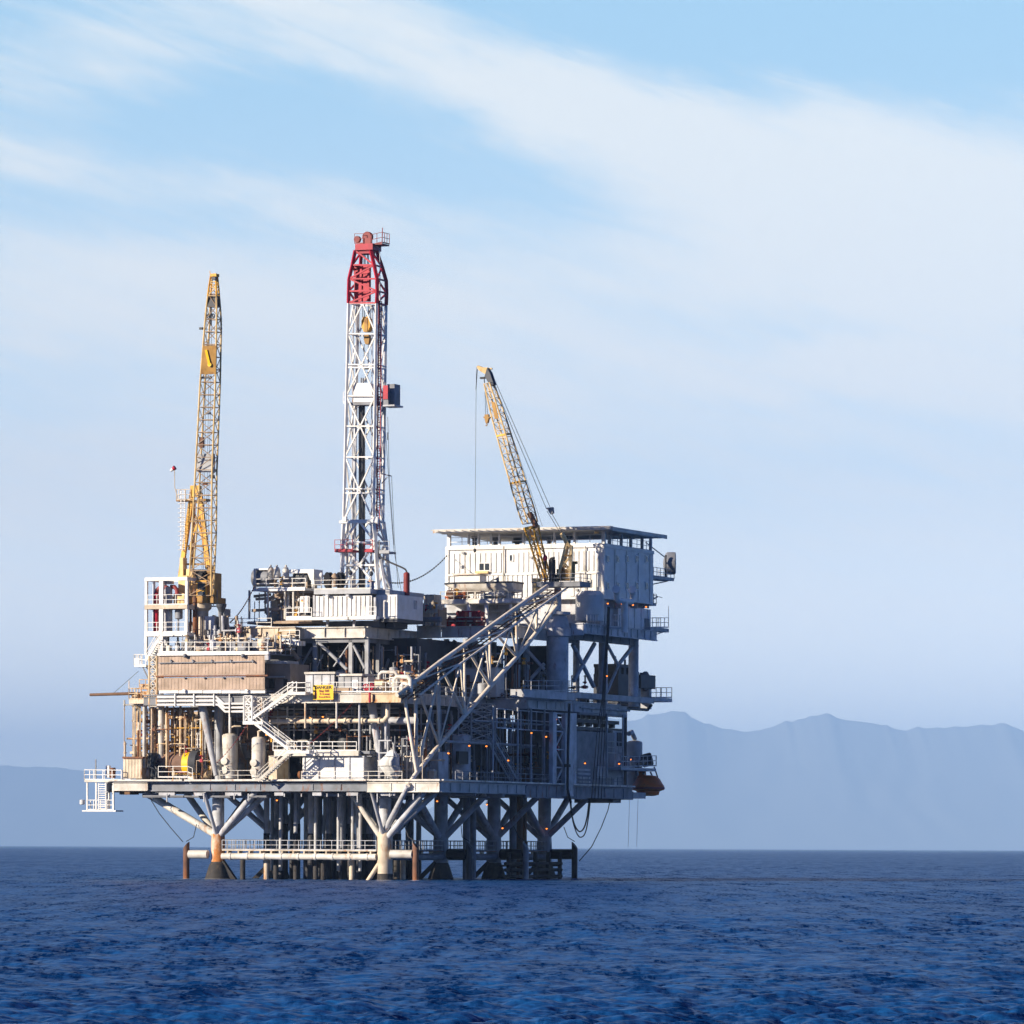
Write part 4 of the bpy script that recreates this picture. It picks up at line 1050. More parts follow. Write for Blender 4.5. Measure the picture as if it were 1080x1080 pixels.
# ---------------------------------------------------------------- left crane
CV = 2.0
b_ = F(210, 690, CV)
LC = Thing('pedestal_crane', 'tall yellow lattice-boom crane with its boom almost upright, at the left end of the platform', 'crane', (b_[0], CV, zm1))
m = MB(); p_ = F(213, 640, CV); m.lathe((p_[0], CV, zm1), [(.75, 0), (.75, p_[2] - zm1 - .5), (1.1, p_[2] - zm1 - .2), (1.1, p_[2] - zm1 + .4)], n=16); LC.part('pedestal', m, 'cream')
m = MB(); p_ = F(205.5, 674, CV - 1); m.tube(p_, (p_[0], p_[1], F(205, 622, CV - 1)[2]), .27, None, 10); m.tube(F(201, 666, CV - .8), F(201, 622, CV - .8), .15, None, 8); LC.part('exhaust_stack', m, 'rust')
m = MB(); m.fbox(189, 630, 225, 636, CV - 1, 3.2); m.fbox(208, 628.5, 218, 636, CV - 1.3, .28); hs = LC.part('turntable', m, 'ochre')
m = MB(); m.fbox(207, 612, 217.6, 630, CV - 1.2, 1.6); cabp = LC.part('cab', m, 'yellow')
m = MB(); m.fbox(208.4, 614, 216, 622, CV - 1.27, .08); m.fbox(208.4, 624, 216, 628.5, CV - 1.27, .08); LC.part('cab_window', m, 'glass', cabp)
m = MB(); m.fbox(206.5, 600.5, 215.5, 611.5, CV - .6, 1.8); p_ = F(210.5, 606, CV - .6); m.lathe((p_[0], CV - .75, p_[2]), [(0, 0), (.5, 0), (.5, .14)], (0, 1, 0), 14); LC.part('radiator', m, 'black', cabp)
m = MB(); m.fbox(188, 607, 197.5, 630, CV - .8, 2.6); m.fbox(189.5, 588, 193, 607, CV - .6, 1); m.fbox(196, 600, 202, 630, CV - .3, 1.5); LC.part('engine_house', m, 'pale_yellow')
m = MB(); m.fbox(219, 604, 224.5, 630, CV - .9, 2.2); m.fbox(223, 615, 226.5, 633, CV - .5, 1.2); m.fbox(218, 596, 222.5, 604, CV - .6, 1); LC.part('winch_house', m, 'ochre')
gm, gl_ = MB(), MB()
for (pa, pb, v0, v1, r) in (((190, 612), (203.5, 515), CV + .6, CV + .9, .30), ((222, 612), (211, 520), CV + .6, CV + .9, .26), ((203, 612), (205, 530), CV + 1.8, CV + 1, .16), ((218, 600), (210, 530), CV + 1.8, CV + 1, .16), ((199, 580), (212, 540), CV + .9, CV + .9, .12), ((217, 580), (207, 545), CV + .9, CV + .9, .12)):
    gm.beam(F(*pa, v0), F(*pb, v1), r * 1.7, r * 1.3)
for (y_, xa, xb) in ((576, 196, 218), (550, 200, 215), (595, 193, 220), (530, 202, 213)): gl_.beam(F(xa, y_, CV + .7), F(xb, y_, CV + .7), .2)
gm.fbox(200.5, 512, 209.5, 524, CV + .5, .8)
ga = LC.part('gantry', gm, 'yellow'); LC.part('gantry_bracing', gl_, 'ochre', ga)
m = MB(); p_, q_ = F(186, 527.5, CV + .4), F(204, 527.5, CV + .4); m.box(p_[0], q_[0], CV + .3, CV + 1.6, p_[2] - .15, p_[2]); m.fbox(209, 526, 217, 528.5, CV + .4, 1.2); pf = LC.part('access_platform', m, 'ochre')
m = MB(); m.rail([(p_[0], CV + 1.6, p_[2]), p_, (q_[0] - .4, p_[1], p_[2])], 1.2, .7, .035); LC.part('railing', m, 'cream', pf)
m = MB(); a, b = F(190.5, 580, CV + .2), F(190.8, 517, CV + .2); 
for dx in (0, .5): m.beam(add(a, (dx, 0, 0)), add(b, (dx, 0, 0)), .07)
for i in range(40):
    c_ = lerp(a, b, i / 39); m.beam(c_, add(c_, (.5, 0, 0)), .045)
    if i % 3 == 0: m.path([add(c_, o) for o in ((0, 0, 0), (-.1, -.5, 0), (.25, -.75, 0), (.6, -.5, 0), (.5, 0, 0))], .03, 4, False)
LC.part('caged_ladder', m, 'white')
def bring(y, xl, xr, d, v): a, b = F(xl, y, v), F(xr, y, v); return [a, b, (b[0], v + d, b[2]), (a[0], v + d, a[2])]
def bx(y):
    xl = np.interp(y, [290, 308, 330, 400, 500, 560, 632], [222.3, 219.5, 217, 211.3, 206, 202.5, 198.5])
    xr = np.interp(y, [290, 308, 330, 400, 500, 632], [227.5, 228.3, 228.6, 227.3, 223.6, 222.5])
    return xl, xr
yy = list(np.linspace(628, 310, 25))
rings = [bring(y, *bx(y), np.interp(y, [300, 340, 560, 630], [.5, 1.2, 1.2, .6]), np.interp(y, [290, 630], [-7, CV - 1.3])) for y in yy]
ch, la = MB(), MB(); lattice(None, la, rings, .1, .05, mode='zig')
bo = chords(LC, 'boom_chord', rings, .1, 'pale_yellow'); LC.part('boom_lacing', la, 'tan', bo)
ch, la = MB(), MB(); rings = [bring(y, *bx(y), np.interp(y, [290, 310], [.4, .7]), -6.6) for y in (312, 303, 297, 290)]; lattice(ch, la, rings, .1, .05)
ch.fbox(221.6, 288.5, 228, 291.5, -6.9, .8); a = F(221.7, 289, -6.7); ch.beam(a, add(a, (-.05, 0, .35)), .06); LC.part('boom_tip', ch, 'yellow', bo); LC.part('tip_lacing', la, 'pale_yellow', bo)
bv = lambda y: float(np.interp(y, [290, 630], [-7, CV - 1.3]))
m = MB(); m.prism([F(bx(395)[0] - .2, 394.5, bv(395) - .12), F(bx(395)[1] + .2, 394.5, bv(395) - .12), F(bx(364)[1] + .2, 364.5, bv(364) - .12), F(bx(364)[0] - .2, 364.5, bv(364) - .12)], (0, .1, 0)); LC.part('boom_plate', m, 'ochre', bo)
m = MB(); m.beam(F(217.3, 369, bv(370) - .25), F(221, 385, bv(385) - .25), .28, .1); p_ = F(221, 384.5, bv(385) - .25); m.lathe((p_[0], p_[1] - .05, p_[2]), [(0, 0), (.24, 0), (.24, .1)], (0, 1, 0), 10); LC.part('plate_arm', m, 'sign_yellow', bo)
m = MB(); m.fbox(218.6, 311.5, 227.8, 323.5, bv(317) + .1, .9); m.fbox(223.2, 292, 227, 295, bv(293), .5); m.beam(F(222.5, 323, bv(320) + .3), F(222.6, 343, bv(340) + .3), .14); LC.part('sheave_housing', m, 'dark_steel', bo)
m = MB()
for x_ in (220.5, 224.5): p_ = F(x_, 333.5, bv(333) + .2); m.wheel(p_, .25, (0, 1, 0), .06)
LC.part('sheave', m, 'dark_steel', bo)
m = MB(); p_, q_ = F(bx(498)[0] + 1.5, 498, bv(498) + .3), F(bx(478)[1] - 1.5, 478, bv(478) + .3); m.box(p_[0], q_[0], p_[1], p_[1] + .5, p_[2], q_[2]); LC.part('grating_panel', m, 'grey', bo)
for (x_, y_) in ((211.5, 346.3), (231.3, 346.3)): m = MB(); m.fbox(x_ - 1.6, y_ - 1.2, x_ + 1.6, y_ + 1.2, bv(346), .35); m.beam(F(x_, y_, bv(346) + .1), F(220, y_ + 1, bv(346) + .1), .05); LC.part('boom_light', m, 'dark_steel', bo)
for (x0, y0, x1, y1, mt) in ((210, 461, 214, 472, 'rust'), (216.5, 434.5, 221, 436.8, 'mid_grey'), (221.5, 501, 225, 504.5, 'dark_steel'), (213.5, 509.5, 217.5, 511.5, 'rust'), (212, 397, 222, 399, 'dark_steel')):
    m = MB(); m.fbox(x0, y0, x1, y1, bv(y0) + .2, .4); LC.part('boom_fitting', m, mt, bo)
m = MB()
for (xa, xb) in ((216, 213), (218, 214.5), (221.5, 217), (223.5, 219)): m.tube(F(xa, 330, bv(330) + .5), F(xb, 600, CV - .5), .022, None, 5, False)
LC.part('hoist_cable', m, 'cable')
m = MB(); m.rail([F(220, 640, CV + 1), F(230, 640, CV + 1)], 1.6, .6, .04); m.fbox(226, 626, 230, 634, CV + .5, .6); m.beam(F(229, 622, CV), F(229, 640, CV), .08); LC.part('side_ladder', m, 'mid_grey')

# ---------------------------------------------------------------- right crane
RV = 34.5
p_ = G(588, 668, 7.3); RVv = p_[1]
pc = (p_[0], p_[1])
RC = Thing('lattice_boom_crane', 'yellow and cream lattice-boom crane leaning left on a thick grey pedestal before the living quarters', 'crane', (pc[0], pc[1], ZB))
zz = lambda y: F(588, y, RVv)[2]
rp = 1.3
m = MB(); m.lathe((pc[0], pc[1], ZB), [(rp, 0), (rp, zz(672) - ZB), (1.62, zz(671) - ZB), (1.62, zz(663) - ZB), (1.45, zz(662) - ZB), (1.05, zz(649) - ZB)], n=24); ped = RC.part('pedestal', m, 'pale_grey')
m = MB(); m.lathe((pc[0], pc[1], zz(648.5)), [(1.5, 0), (1.5, zz(645.5) - zz(648.5))], n=20); m.lathe((pc[0], pc[1], zz(645.4)), [(.45, 0), (.42, zz(620) - zz(645.4))], n=14); RC.part('slew_column', m, 'pale_grey', ped)
a = F(566, 672, RVv); m = MB(); m.box(a[0], pc[0] - 1.6, pc[1] - .4, pc[1] + .4, zz(672), zz(663)); RC.part('pedestal_beam', m, 'grey', ped)
m = MB(); p_, q_ = F(566, 618, RVv - 1.6), F(611.5, 618, RVv - 1.6); m.box(p_[0], q_[0], RVv - 1.6, RVv + 1.8, zz(619.5), zz(615.5)); pf = RC.part('crane_deck', m, 'mid_grey')
m = MB(); zf = zz(615.4); m.rail([(F(561, 618, RVv - 1.6)[0], RVv - 1.6, zf), (q_[0], RVv - 1.6, zf), (q_[0], RVv + 1.8, zf)], 1.05, 1.2, .035); RC.part('railing', m, 'mid_grey', pf)
m = MB(); m.fbox(562, 610, 569, 626, RVv - 1.2, .4); m.beam(F(563, 628, RVv - 1), F(566, 618, RVv - 1), .12); RC.part('step_frame', m, 'pale_yellow', pf)
yc = lambda y: np.interp(y, [388, 400, 500, 560, 612], [511.5, 514, 543.5, 561.5, 576])
yw = lambda y: np.interp(y, [388, 400, 440, 540, 556, 570, 612], [2.5, 4.5, 7.2, 8.6, 7.5, 6, 5])
def cring(y):
    c0, w_ = yc(y), yw(y); a, b = F(c0 - w_ * .98, y + w_ * .14, RVv - 1.1), F(c0 + w_ * .25, y - w_ * .14, RVv - 1.4)
    return [a, b, F(c0 + w_ * 1.0, y - w_ * .2, RVv + .6), F(c0 - w_ * .25, y + w_ * .05, RVv + .8)]
la = MB(); rg_ = [cring(y) for y in np.linspace(404, 552, 19)]; lattice(None, la, rg_, .085, .042)
bo = chords(RC, 'boom_chord', rg_, .095, 'pale_yellow'); RC.part('boom_lacing', la, 'cream', bo)
la = MB(); rg_ = [cring(y) for y in np.linspace(558, 612, 7)]; lattice(None, la, rg_, .11, .055)
chords(RC, 'foot_chord', rg_, .12, 'yellow'); RC.part('foot_lacing', la, 'pale_yellow', bo)
m = MB(); r0 = cring(557)
for i in range(4): m.beam(r0[i], r0[(i + 1) % 4], .34)
for y in (459, 509): 
    r1 = cring(y)
    for i in range(2): m.beam(r1[i], r1[i + 1], .22)
RC.part('boom_joint', m, 'yellow', bo)
m = MB(); m.prism([F(513.5, 388, RVv - .4), F(516.5, 393, RVv - .4), F(520.5, 405, RVv - .4), F(517, 407, RVv - .4), F(511, 397, RVv - .4)], (0, .9, 0)); RC.part('sheave_housing', m, 'dark_steel', bo)
m = MB(); m.prism([F(502.5, 387, RVv - .3), F(504, 385.4, RVv - .3), F(509, 387.5, RVv - .3), F(514, 387.5, RVv - .3), F(515, 390, RVv - .3), F(511.5, 394.5, RVv - .3), F(505, 390.5, RVv - .3)], (0, .7, 0)); m.fbox(516, 388, 518.5, 389.6, RVv, .3); RC.part('boom_tip', m, 'pale_yellow', bo)
m = MB(); m.beam(F(558.5, 541, RVv - 1.2), F(566, 556, RVv - 1.2), .55, .5); RC.part('boom_cylinder', m, 'rust', bo)
m = MB(); m.prism([F(518, 424, RVv - 1.3), F(521.5, 424, RVv - 1.45), F(526, 441, RVv - 1.45), F(522, 442, RVv - 1.3)], (0, .06, 0)); RC.part('boom_plate', m, 'ochre', bo)
am, al = MB(), MB()
for (pa, pb, v0, v1, r) in (((588.5, 610), (597.5, 574), -.8, -.3, .32), ((601.5, 610), (602.5, 576), -.8, -.3, .34), ((592, 610), (599, 577), .8, .3, .24), ((600.5, 577), (592.3, 562.5), -.1, -.1, .42), ((591, 600), (602, 586), -.7, -.5, .2), ((602, 604), (593, 590), -.7, -.5, .2), ((597, 574), (604, 577), -.4, -.2, .3)):
    am.beam(F(*pa, RVv + v0), F(*pb, RVv + v1), r)
for (y_, xa, xb) in ((586, 595, 603), (598, 592, 603)): al.beam(F(xa, y_, RVv - .6), F(xb, y_, RVv - .6), .2)
ga = RC.part('gantry', am, 'pale_yellow'); RC.part('gantry_bracing', al, 'ochre', ga)
m = MB(); m.fbox(587, 600, 601, 612, RVv - .5, 1.6); m.fbox(601, 592, 608, 595, RVv, .4); m.fbox(603, 593, 605, 604, RVv - .4, .5); RC.part('winch', m, 'ochre')
m = MB(); m.tube(F(583, 614, RVv - 1), F(583, 590, RVv - 1), .32, None, 10); m.path([F(580, 614, RVv - 1), F(580, 592, RVv - 1), F(581, 589, RVv - 1), F(585, 588.3, RVv - 1)], .14, 8); m.fbox(584, 606, 587, 614.5, RVv - 1.2, .8); RC.part('exhaust_stack', m, 'black')
m = MB(); m.tube(F(575, 615, RVv - 1.3), F(575, 592, RVv - 1.3), .16, None, 8); RC.part('lamp_pole', m, 'rust')
m = MB(); m.ball(F(575, 588.5, RVv - 1.3), (.3, .3, .38), 8); RC.part('warning_lamp', m, 'red')
m = MB()
for (pa, pb) in (((515, 391), (576.5, 537)), ((517.5, 391), (580, 534.5)), ((577, 539), (591.5, 563)), ((580.5, 539), (593.5, 562)), ((519, 396), (572, 555))): m.tube(F(*pa, RVv), F(*pb, RVv), .035 if pb[0] != 572 else .02, None, 5, False)
RC.part('boom_stay', m, 'cable')
m = MB(); m.prism([F(576, 535.5, RVv - .2), F(582.5, 534.8, RVv - .2), F(583, 541, RVv - .2), F(580.5, 542.5, RVv - .2)], (0, .5, 0)); RC.part('stay_sheave', m, 'mid_grey')
m = MB(); m.tube(F(502.4, 387, RVv), F(500.8, 579, RVv), .022, None, 5, False); m.tube(F(503.5, 389, RVv), F(502, 411, RVv), .05, None, 5); m.tube(F(511, 397, RVv), F(512.3, 437, RVv), .03, None, 5, False); m.tube(F(510.5, 400, RVv), F(514.5, 437, RVv), .03, None, 5, False); m.fbox(506, 397.5, 511, 399.5, RVv, .3); RC.part('hoist_cable', m, 'cable')
m = MB(); m.prism([F(509, 439.5, RVv - .2), F(517.2, 439.5, RVv - .2), F(515, 441.5, RVv - .2), F(514, 446, RVv - .2), F(512, 446, RVv - .2), F(511, 441.5, RVv - .2)], (0, .45, 0)); m.fbox(511, 437, 515, 439.5, RVv - .2, .4); m.path([F(513, 446, RVv), F(513.8, 447.3, RVv), F(513.5, 449, RVv), F(512.2, 448.8, RVv)], .07, 6); RC.part('hook_block', m, 'ochre')
m = MB(); m.lathe(F(500.8, 580, RVv), [(0, -.35), (.16, -.2), (.18, .05), (0, .2)], n=8); RC.part('hook_ball', m, 'cable')

# ---------------------------------------------------------------- long sloping girder
TU = [(418.5, 733), (437.5, 718.5), (463, 699), (490, 680), (516.5, 661), (544.5, 641), (564, 627.5), (577, 618.5)]
TB = [(430, 829), (439.5, 815), (463, 786), (490, 755), (517, 724), (545, 693), (566, 667), (589, 637)]
tn = [0, .09, .22, .38, .54, .70, .84, 1.0]
v_at = lambda t: -4.6 + t * (RVv + 4.0 - 2.6)
near_u = [F(*p_, v_at(t)) for p_, t in zip(TU, tn)]; near_b = [F(*p_, v_at(t)) for p_, t in zip(TB, tn)]
off = (1.5, 2.6, 0)
far_u = [add(p_, off) for p_ in near_u]; far_b = near_b
T_ = Thing('sloping_girder', 'long white lattice girder sloping up from the deck corner to the right-hand crane', 'lattice girder', near_b[0])
for (pts, nm, r, mt) in ((near_u, 'upper_chord', .26, 'truss_white'), (far_u, 'upper_chord', .13, 'truss_white'), (near_b, 'lower_chord', .26, 'truss_white')):
    m = MB(); m.path(pts, r, 10); T_.part(nm, m, mt)
m = MB()
m.tube((.4, -.5, NODE + .9), near_b[0], .34, .26, 10); T_.part('foot_strut', m, 'pale_grey')
pm, dm = [], []
for (nu, nb) in ((near_u, near_b), (far_u, far_b)):
    for i in range(2, 7): m = MB(); m.tube(nu[i], nb[i], .17 if nu is near_u else .1, None, 8); T_.part('post', m, 'truss_white')
    for i in range(1, 7): m = MB(); m.tube(nu[i], nb[i + 1], .16 if nu is near_u else .12, None, 8); T_.part('diagonal', m, 'truss_white')
for a, r in ((F(425.5, 729, v_at(.04)), .2), (F(438, 718.5, v_at(.09)), .22), (far_u[1], .17)): m = MB(); m.tube(a, near_b[1], r, None, 8); T_.part('end_post', m, 'truss_white')
m = MB()
for i in range(60):
    t = (i + .5) / 60; seg = t * 7; k0 = min(6, int(seg)); f_ = seg - k0
    a, b = lerp(near_u[k0], near_u[k0 + 1], f_), lerp(far_u[k0], far_u[k0 + 1], f_)
    if i % 5 != 2: m.beam(add(lerp(a, b, .06), (0, 0, -.3)), add(lerp(a, b, .94), (0, 0, -.3)), .52, .05)
for f_ in (.25, .5, .75): m.path([add(lerp(a, b, f_), (0, 0, -.42)) for a, b in zip(near_u, far_u)], .08, 6)
T_.part('rung_deck', m, 'rust')  # planks coloured dark to stand for the shaded underside
for i in range(1, 7):
    m = MB(); m.tube(near_u[i], far_u[i + 1 if i < 6 else i], .09, None, 6); T_.part('cross_brace', m, 'truss_white')
# ================================================================== things standing on the decks
# ---------------------------------------------------------------- brown wind wall
wv = -4.0
a = F(223, 728, wv)
ww = Thing('wind_wall', 'long brown ribbed wind wall on the left end of the platform, under a white railing', 'wind wall', (a[0], wv, zm0))
def panel(t, x0, y0, x1, y1, v, d, mat, name, parent=None): m = MB(); m.fbox(x0, y0, x1, y1, v, d); return t.part(name, m, mat, parent)
for (y0, y1) in ((691.5, 712), (714.5, 727.8)):
    m = MB(); m.fbox(167, y0, 279, y1, wv, .12); p_, q_ = F(167, y1, wv), F(279, y0, wv)
    corrugated(m, p_[0] + .05, q_[0] - .05, wv, p_[2] + .05, q_[2] - .05, .42, .025); ww.part('brown_panel', m, 'brown_sheet')
panel(ww, 166, 687.8, 283, 691, wv - .25, .4, 'white', 'top_rail'); panel(ww, 164, 712.2, 282, 713.8, wv - .2, .3, 'rust', 'middle_rail')
m = MB()
for (xa, xb) in ((167.5, 188), (188.6, 213.4), (214, 233.4), (234, 253), (253.6, 279.5)): m.fbox(xa, 728.2, xb, 731.2, wv - .2, .35)
for x_ in (194.5, 260.5): p_ = F(x_, 728.5, wv - .3); m.lathe(p_, [(.18, -.2), (.18, .2)], (0, 1, 0), 10)
ww.part('bottom_rail', m, 'white')
m = MB(); m.beam(F(167, 699.3, wv - .2), F(268, 697.4, wv - .2), .1)
for x_ in (180, 203, 223, 243, 266): m.beam(F(x_, 696.3, wv - .15), F(x_ + 1.5, 698.6, wv - .25), .2)
for x_ in (195, 256): p_ = F(x_, 691.6, wv - .3); m.ball(p_, .25, 8)
for x_ in (193, 214, 234, 253): m.beam(F(x_, 714.8, wv - .2), F(x_ + 2, 714.8, wv - .2), .16)
ww.part('bracket', m, 'mid_grey')
panel(ww, 279, 691, 283, 696, wv - .25, .5, 'pale_grey', 'corner_box')
m = MB(); m.fbox(281, 700, 306, 731, -1.2, 5); ret = ww.part('return_wall', m, 'taupe')
m = MB(); m.fbox(281, 697, 303, 700, -1.5, 3); m.fbox(281, 713, 300, 714.6, -1.45, .2); ww.part('return_trim', m, 'grey', ret)
for x0, x1 in ((284, 289.5), (299, 303)): panel(ww, x0, 716, x1, 726, -1.26, .05, 'black', 'opening', ret)
m = MB()
for i in range(6):
    p_, q_ = F(191 + i * 15, 686, 0), F(203 + i * 15, 676.5, 0); m.box(p_[0], q_[0], 0, 1.6, zm1, q_[2])
mods = ww.part('grey_cabinet_row', m, 'mid_grey')

# ---------------------------------------------------------------- white frame tower at the left end
tv = -1.0
ft = Thing('frame_tower', 'open white box-frame tower with railings and red hose left of the yellow crane', 'frame tower', (F(175, 685, tv)[0], tv + 2, zm1))
X0, X1, X2 = F(154.3, 650, tv)[0], F(170.3, 650, tv)[0], F(197, 650, tv)[0]
zt4 = F(175, 609, tv)[2]; zb4 = F(175, 690, tv)[2]
for (x_, w_) in ((X0, .28), (X1, .5), (X2, .3)):
    m = MB(); m.box(x_ - w_ / 2, x_ + w_ / 2, tv - .15, tv + .2, zb4, zt4); ft.part('post', m, 'white')
for x_ in (X0 + .3, X2 - .2): m = MB(); m.box(x_ - .12, x_ + .12, tv + 4, tv + 4.25, zb4, zt4); ft.part('post', m, 'pale_grey')
for (y0, y1) in ((609, 612.5), (638, 642.3), (667, 671)):
    m = MB(); z1_, z0_ = F(175, y0, tv)[2], F(175, y1, tv)[2]; m.box(X0 - .13, X2 + .14, tv - .22, tv - .16, z0_, z1_); m.box(X0 - .13, X2 + .14, tv + .21, tv + .27, z0_, z1_); m.box(X0 - .1, X0 + .1, tv + .3, tv + 4, z0_, z1_); m.box(X2 - .1, X2 + .1, tv + .3, tv + 4, z0_, z1_); m.box(X0, X2, tv + 4.26, tv + 4.4, z0_ + .1, z1_); fr = ft.part('cross_beam', m, 'white' if y0 != 638 else 'cream')
    if y0 != 609:
        m = MB(); m.box(X0 + .15, X2 - .15, tv + .3, tv + 3.9, z1_ - .15, z1_ - .02); ft.part('floor', m, 'tan')
        m = MB(); m.rail([(X0 + .2, tv - .1, z1_), (X2 - .2, tv - .1, z1_)], 1.15, 1.3, .035); ft.part('railing', m, 'white')
hz_ = lambda x, y, v=tv + 1: F(x, y, v)
m = MB(); m.path([hz_(165, 667), hz_(165, 626)], .36, 10); rh = ft.part('red_hose', m, 'red')
m = MB(); m.path([hz_(165, 626), hz_(166, 622), hz_(169, 619.5), hz_(173, 619), hz_(177, 620)], .25, 8); m.path([hz_(180, 619), hz_(184, 619), hz_(186.5, 622), hz_(187, 627)], .25, 8); ft.part('hose_bend', m, 'dull_red', rh)
m = MB(); m.path([hz_(178, 667), hz_(178, 619)], .42, 10); m.tube(hz_(178, 616), hz_(178, 613), .6, None, 10); m.tube(hz_(178, 632), hz_(178, 629), .6, None, 10); ft.part('pipe', m, 'grey')
m = MB(); m.tank(hz_(188.5, 652), .45, .9); m.tube(hz_(188, 668), hz_(188, 645), .12, None, 6); ft.part('valve', m, 'mid_grey')
m = MB(); m.fbox(183, 626, 194, 637.6, tv + 1.2, 1.4); ft.part('cabinet', m, 'pale_yellow')
m = MB(); m.tube(hz_(162.5, 668), hz_(162.5, 613), .16, None, 8); ft.part('pipe', m, 'white')
m = MB(); m.tube(hz_(167, 690), hz_(167, 671), .3, None, 8); ft.part('pipe', m, 'dark_steel')

# left end platforms, stairs and pole
s_ = Thing('corner_stair', 'short white stair and caged landing at the upper left corner of the platform', 'stair', F(150, 702, -3))
m = MB(); m.stairs(F(153.5, 697, -3.2), F(167.5, 674, -3.2), (0, .9, 0)); s_.part('flight', m, 'white')
m = MB(); a, b = F(141.5, 701.5, -3.2), F(154, 701.5, -3.2); m.box(a[0], b[0], -3.2, -1.5, a[2] - .2, a[2]); m.fbox(141.5, 694, 147, 701, -3.25, .06); s_.part('landing', m, 'white')
m = MB(); m.rail([(a[0], -1.5, a[2]), a, b], 1.2, .5, .045); s_.part('railing', m, 'white')
m = MB(); m.beam(F(150, 702, -3), F(157, 717, -2.6), .15); m.beam(F(153, 702, -3), F(157, 707, -2.6), .1); s_.part('bracket', m, 'grey')
lt = Thing('stair_tower', 'narrow yellow-rusted ladder tower beside the left edge of the brown wind wall', 'ladder tower', F(160, 740, -3.3))
ch, la = MB(), MB()
rg_ = [[F(157.5, y, -3.6), F(165.5, y, -3.6), add(F(165.5, y, -3.6), (0, 1.4, 0)), add(F(157.5, y, -3.6), (0, 1.4, 0))] for y in np.linspace(745, 692, 8)]
lattice(None, la, rg_, .1, .06, mode='x'); chords(lt, 'post', rg_, .13, 'rusty_cream'); lt.part('lacing', la, 'weathered_white')
p_ = Thing('side_gallery', 'rusty white railed gallery jutting out at mid height on the left end', 'gallery', F(147, 738, -3))
m = MB(); a, b = F(136, 737.5, -3.4), F(162, 737.5, -3.4); m.box(a[0], b[0], -3.4, -.5, a[2] - .5, a[2]); m.fbox(137, 738, 160, 742, -2.4, 1); p_.part('floor', m, 'cream')
m = MB(); m.rail([(a[0], -.5, a[2]), a, b], 1.25, .8, .05); m.rail([F(147, 727, -2), F(160, 727, -2)], 1.1, .8, .045); m.beam(a, add(a, (0, 0, 2.1)), .07); p_.part('railing', m, 'rusty_cream')
m = MB(); m.fbox(139, 730, 145, 736, -2, .9); m.fbox(148, 729, 155, 736, -2.2, .9); m.fbox(148, 722, 158, 727, -1.6, .9); p_.part('cabinet', m, 'rusty_cream')
m = MB()
for x_ in (141, 146, 152, 158): m.beam(F(x_, 742, -2), F(x_ + 1, 760, -1.8), .12)
p_.part('hanger', m, 'cream')
m = MB(); a, b = F(95, 732.8, -3), F(142, 731.4, -3); m.tube(a, b, .16, .18, 8)
po = Thing('projecting_pole', 'brown pole sticking out level over the sea from the left side', 'pole', b); po.part('pole', m, 'plank')
m = MB(); m.tube(F(120, 731, -3), F(146, 708, -3), .025, None, 5); po.part('stay_wire', m, 'cable')
g_ = Thing('end_platform', 'white railed platform at the left tip of the main deck', 'platform', F(108, 823, -3))
m = MB(); a, b = F(89, 822.5, -3.6), F(128, 823, -3.6); m.box(a[0], b[0], -3.6, -1, a[2] - .25, a[2]); m.fbox(112, 824, 130, 829, -2.5, 2); g_.part('floor', m, 'weathered_white')
m = MB(); m.rail([(a[0], -1, a[2]), a, b], 1.15, 1.1, .045); m.rail([(a[0], -1, a[2]), (b[0], -1, a[2])], 1.15, 1.1, .04); g_.part('railing', m, 'white')
m = MB(); m.beam(F(101, 823, -3.5), F(101, 801, -3.5), .12); g_.part('pole', m, 'mid_grey')
m = MB(); m.fbox(111.5, 807.5, 115, 820, -2.5, .4); g_.part('locker', m, 'white')
bk = Thing('access_basket', 'white ladder cage hanging below the left end platform over the water', 'ladder cage', F(106, 855, -3.4))
m = MB(); a, b = F(86.5, 854.5, -3.5), F(122, 855.3, -3.5); m.box(a[0], b[0], -3.5, -1.6, a[2] - .15, a[2]); bk.part('floor', m, 'white')
m = MB(); m.rail([(a[0] + .6, -1.7, a[2]), (a[0] + .6, -3.4, a[2]), (b[0] - .3, -3.4, a[2])], 1.15, .9, .05); bk.part('railing', m, 'white')
for x_ in (92, 101.5, 119.5): m = MB(); m.beam(F(x_, 855, -3.4), F(x_, 823, -3.4), .16 if x_ < 110 else .2); bk.part('hanger', m, 'white')
m = MB(); p0, p1 = F(104, 854, -3.45), F(104, 826, -3.45)
for d_ in (0, .9): m.beam(add(p0, (d_, 0, 0)), add(p1, (d_, 0, 0)), .1)
for i in range(12): c_ = lerp(p0, p1, (i + .5) / 12); m.beam(c_, add(c_, (.9, 0, 0)), .09); 
m.fbox(111, 829, 115, 853, -3.3, .3); bk.part('ladder', m, 'white')
m = MB(); m.lathe(F(86.8, 846, -3.5), [(.0, -.3), (.3, -.25), (.3, .25), (0, .3)], (0, 0, 1), 10); bk.part('float', m, 'cloth')
m = MB(); m.lathe(F(119, 819.5, -3), [(.32, -.1), (.32, 1.0), (.28, 1.05)], n=12); m.tube(F(119, 814, -3), F(119, 813, -3), .36, None, 12); single('rusty_drum', m, 'rust', 'small rusty drum on the left end platform', 'drum', F(119, 820, -3))

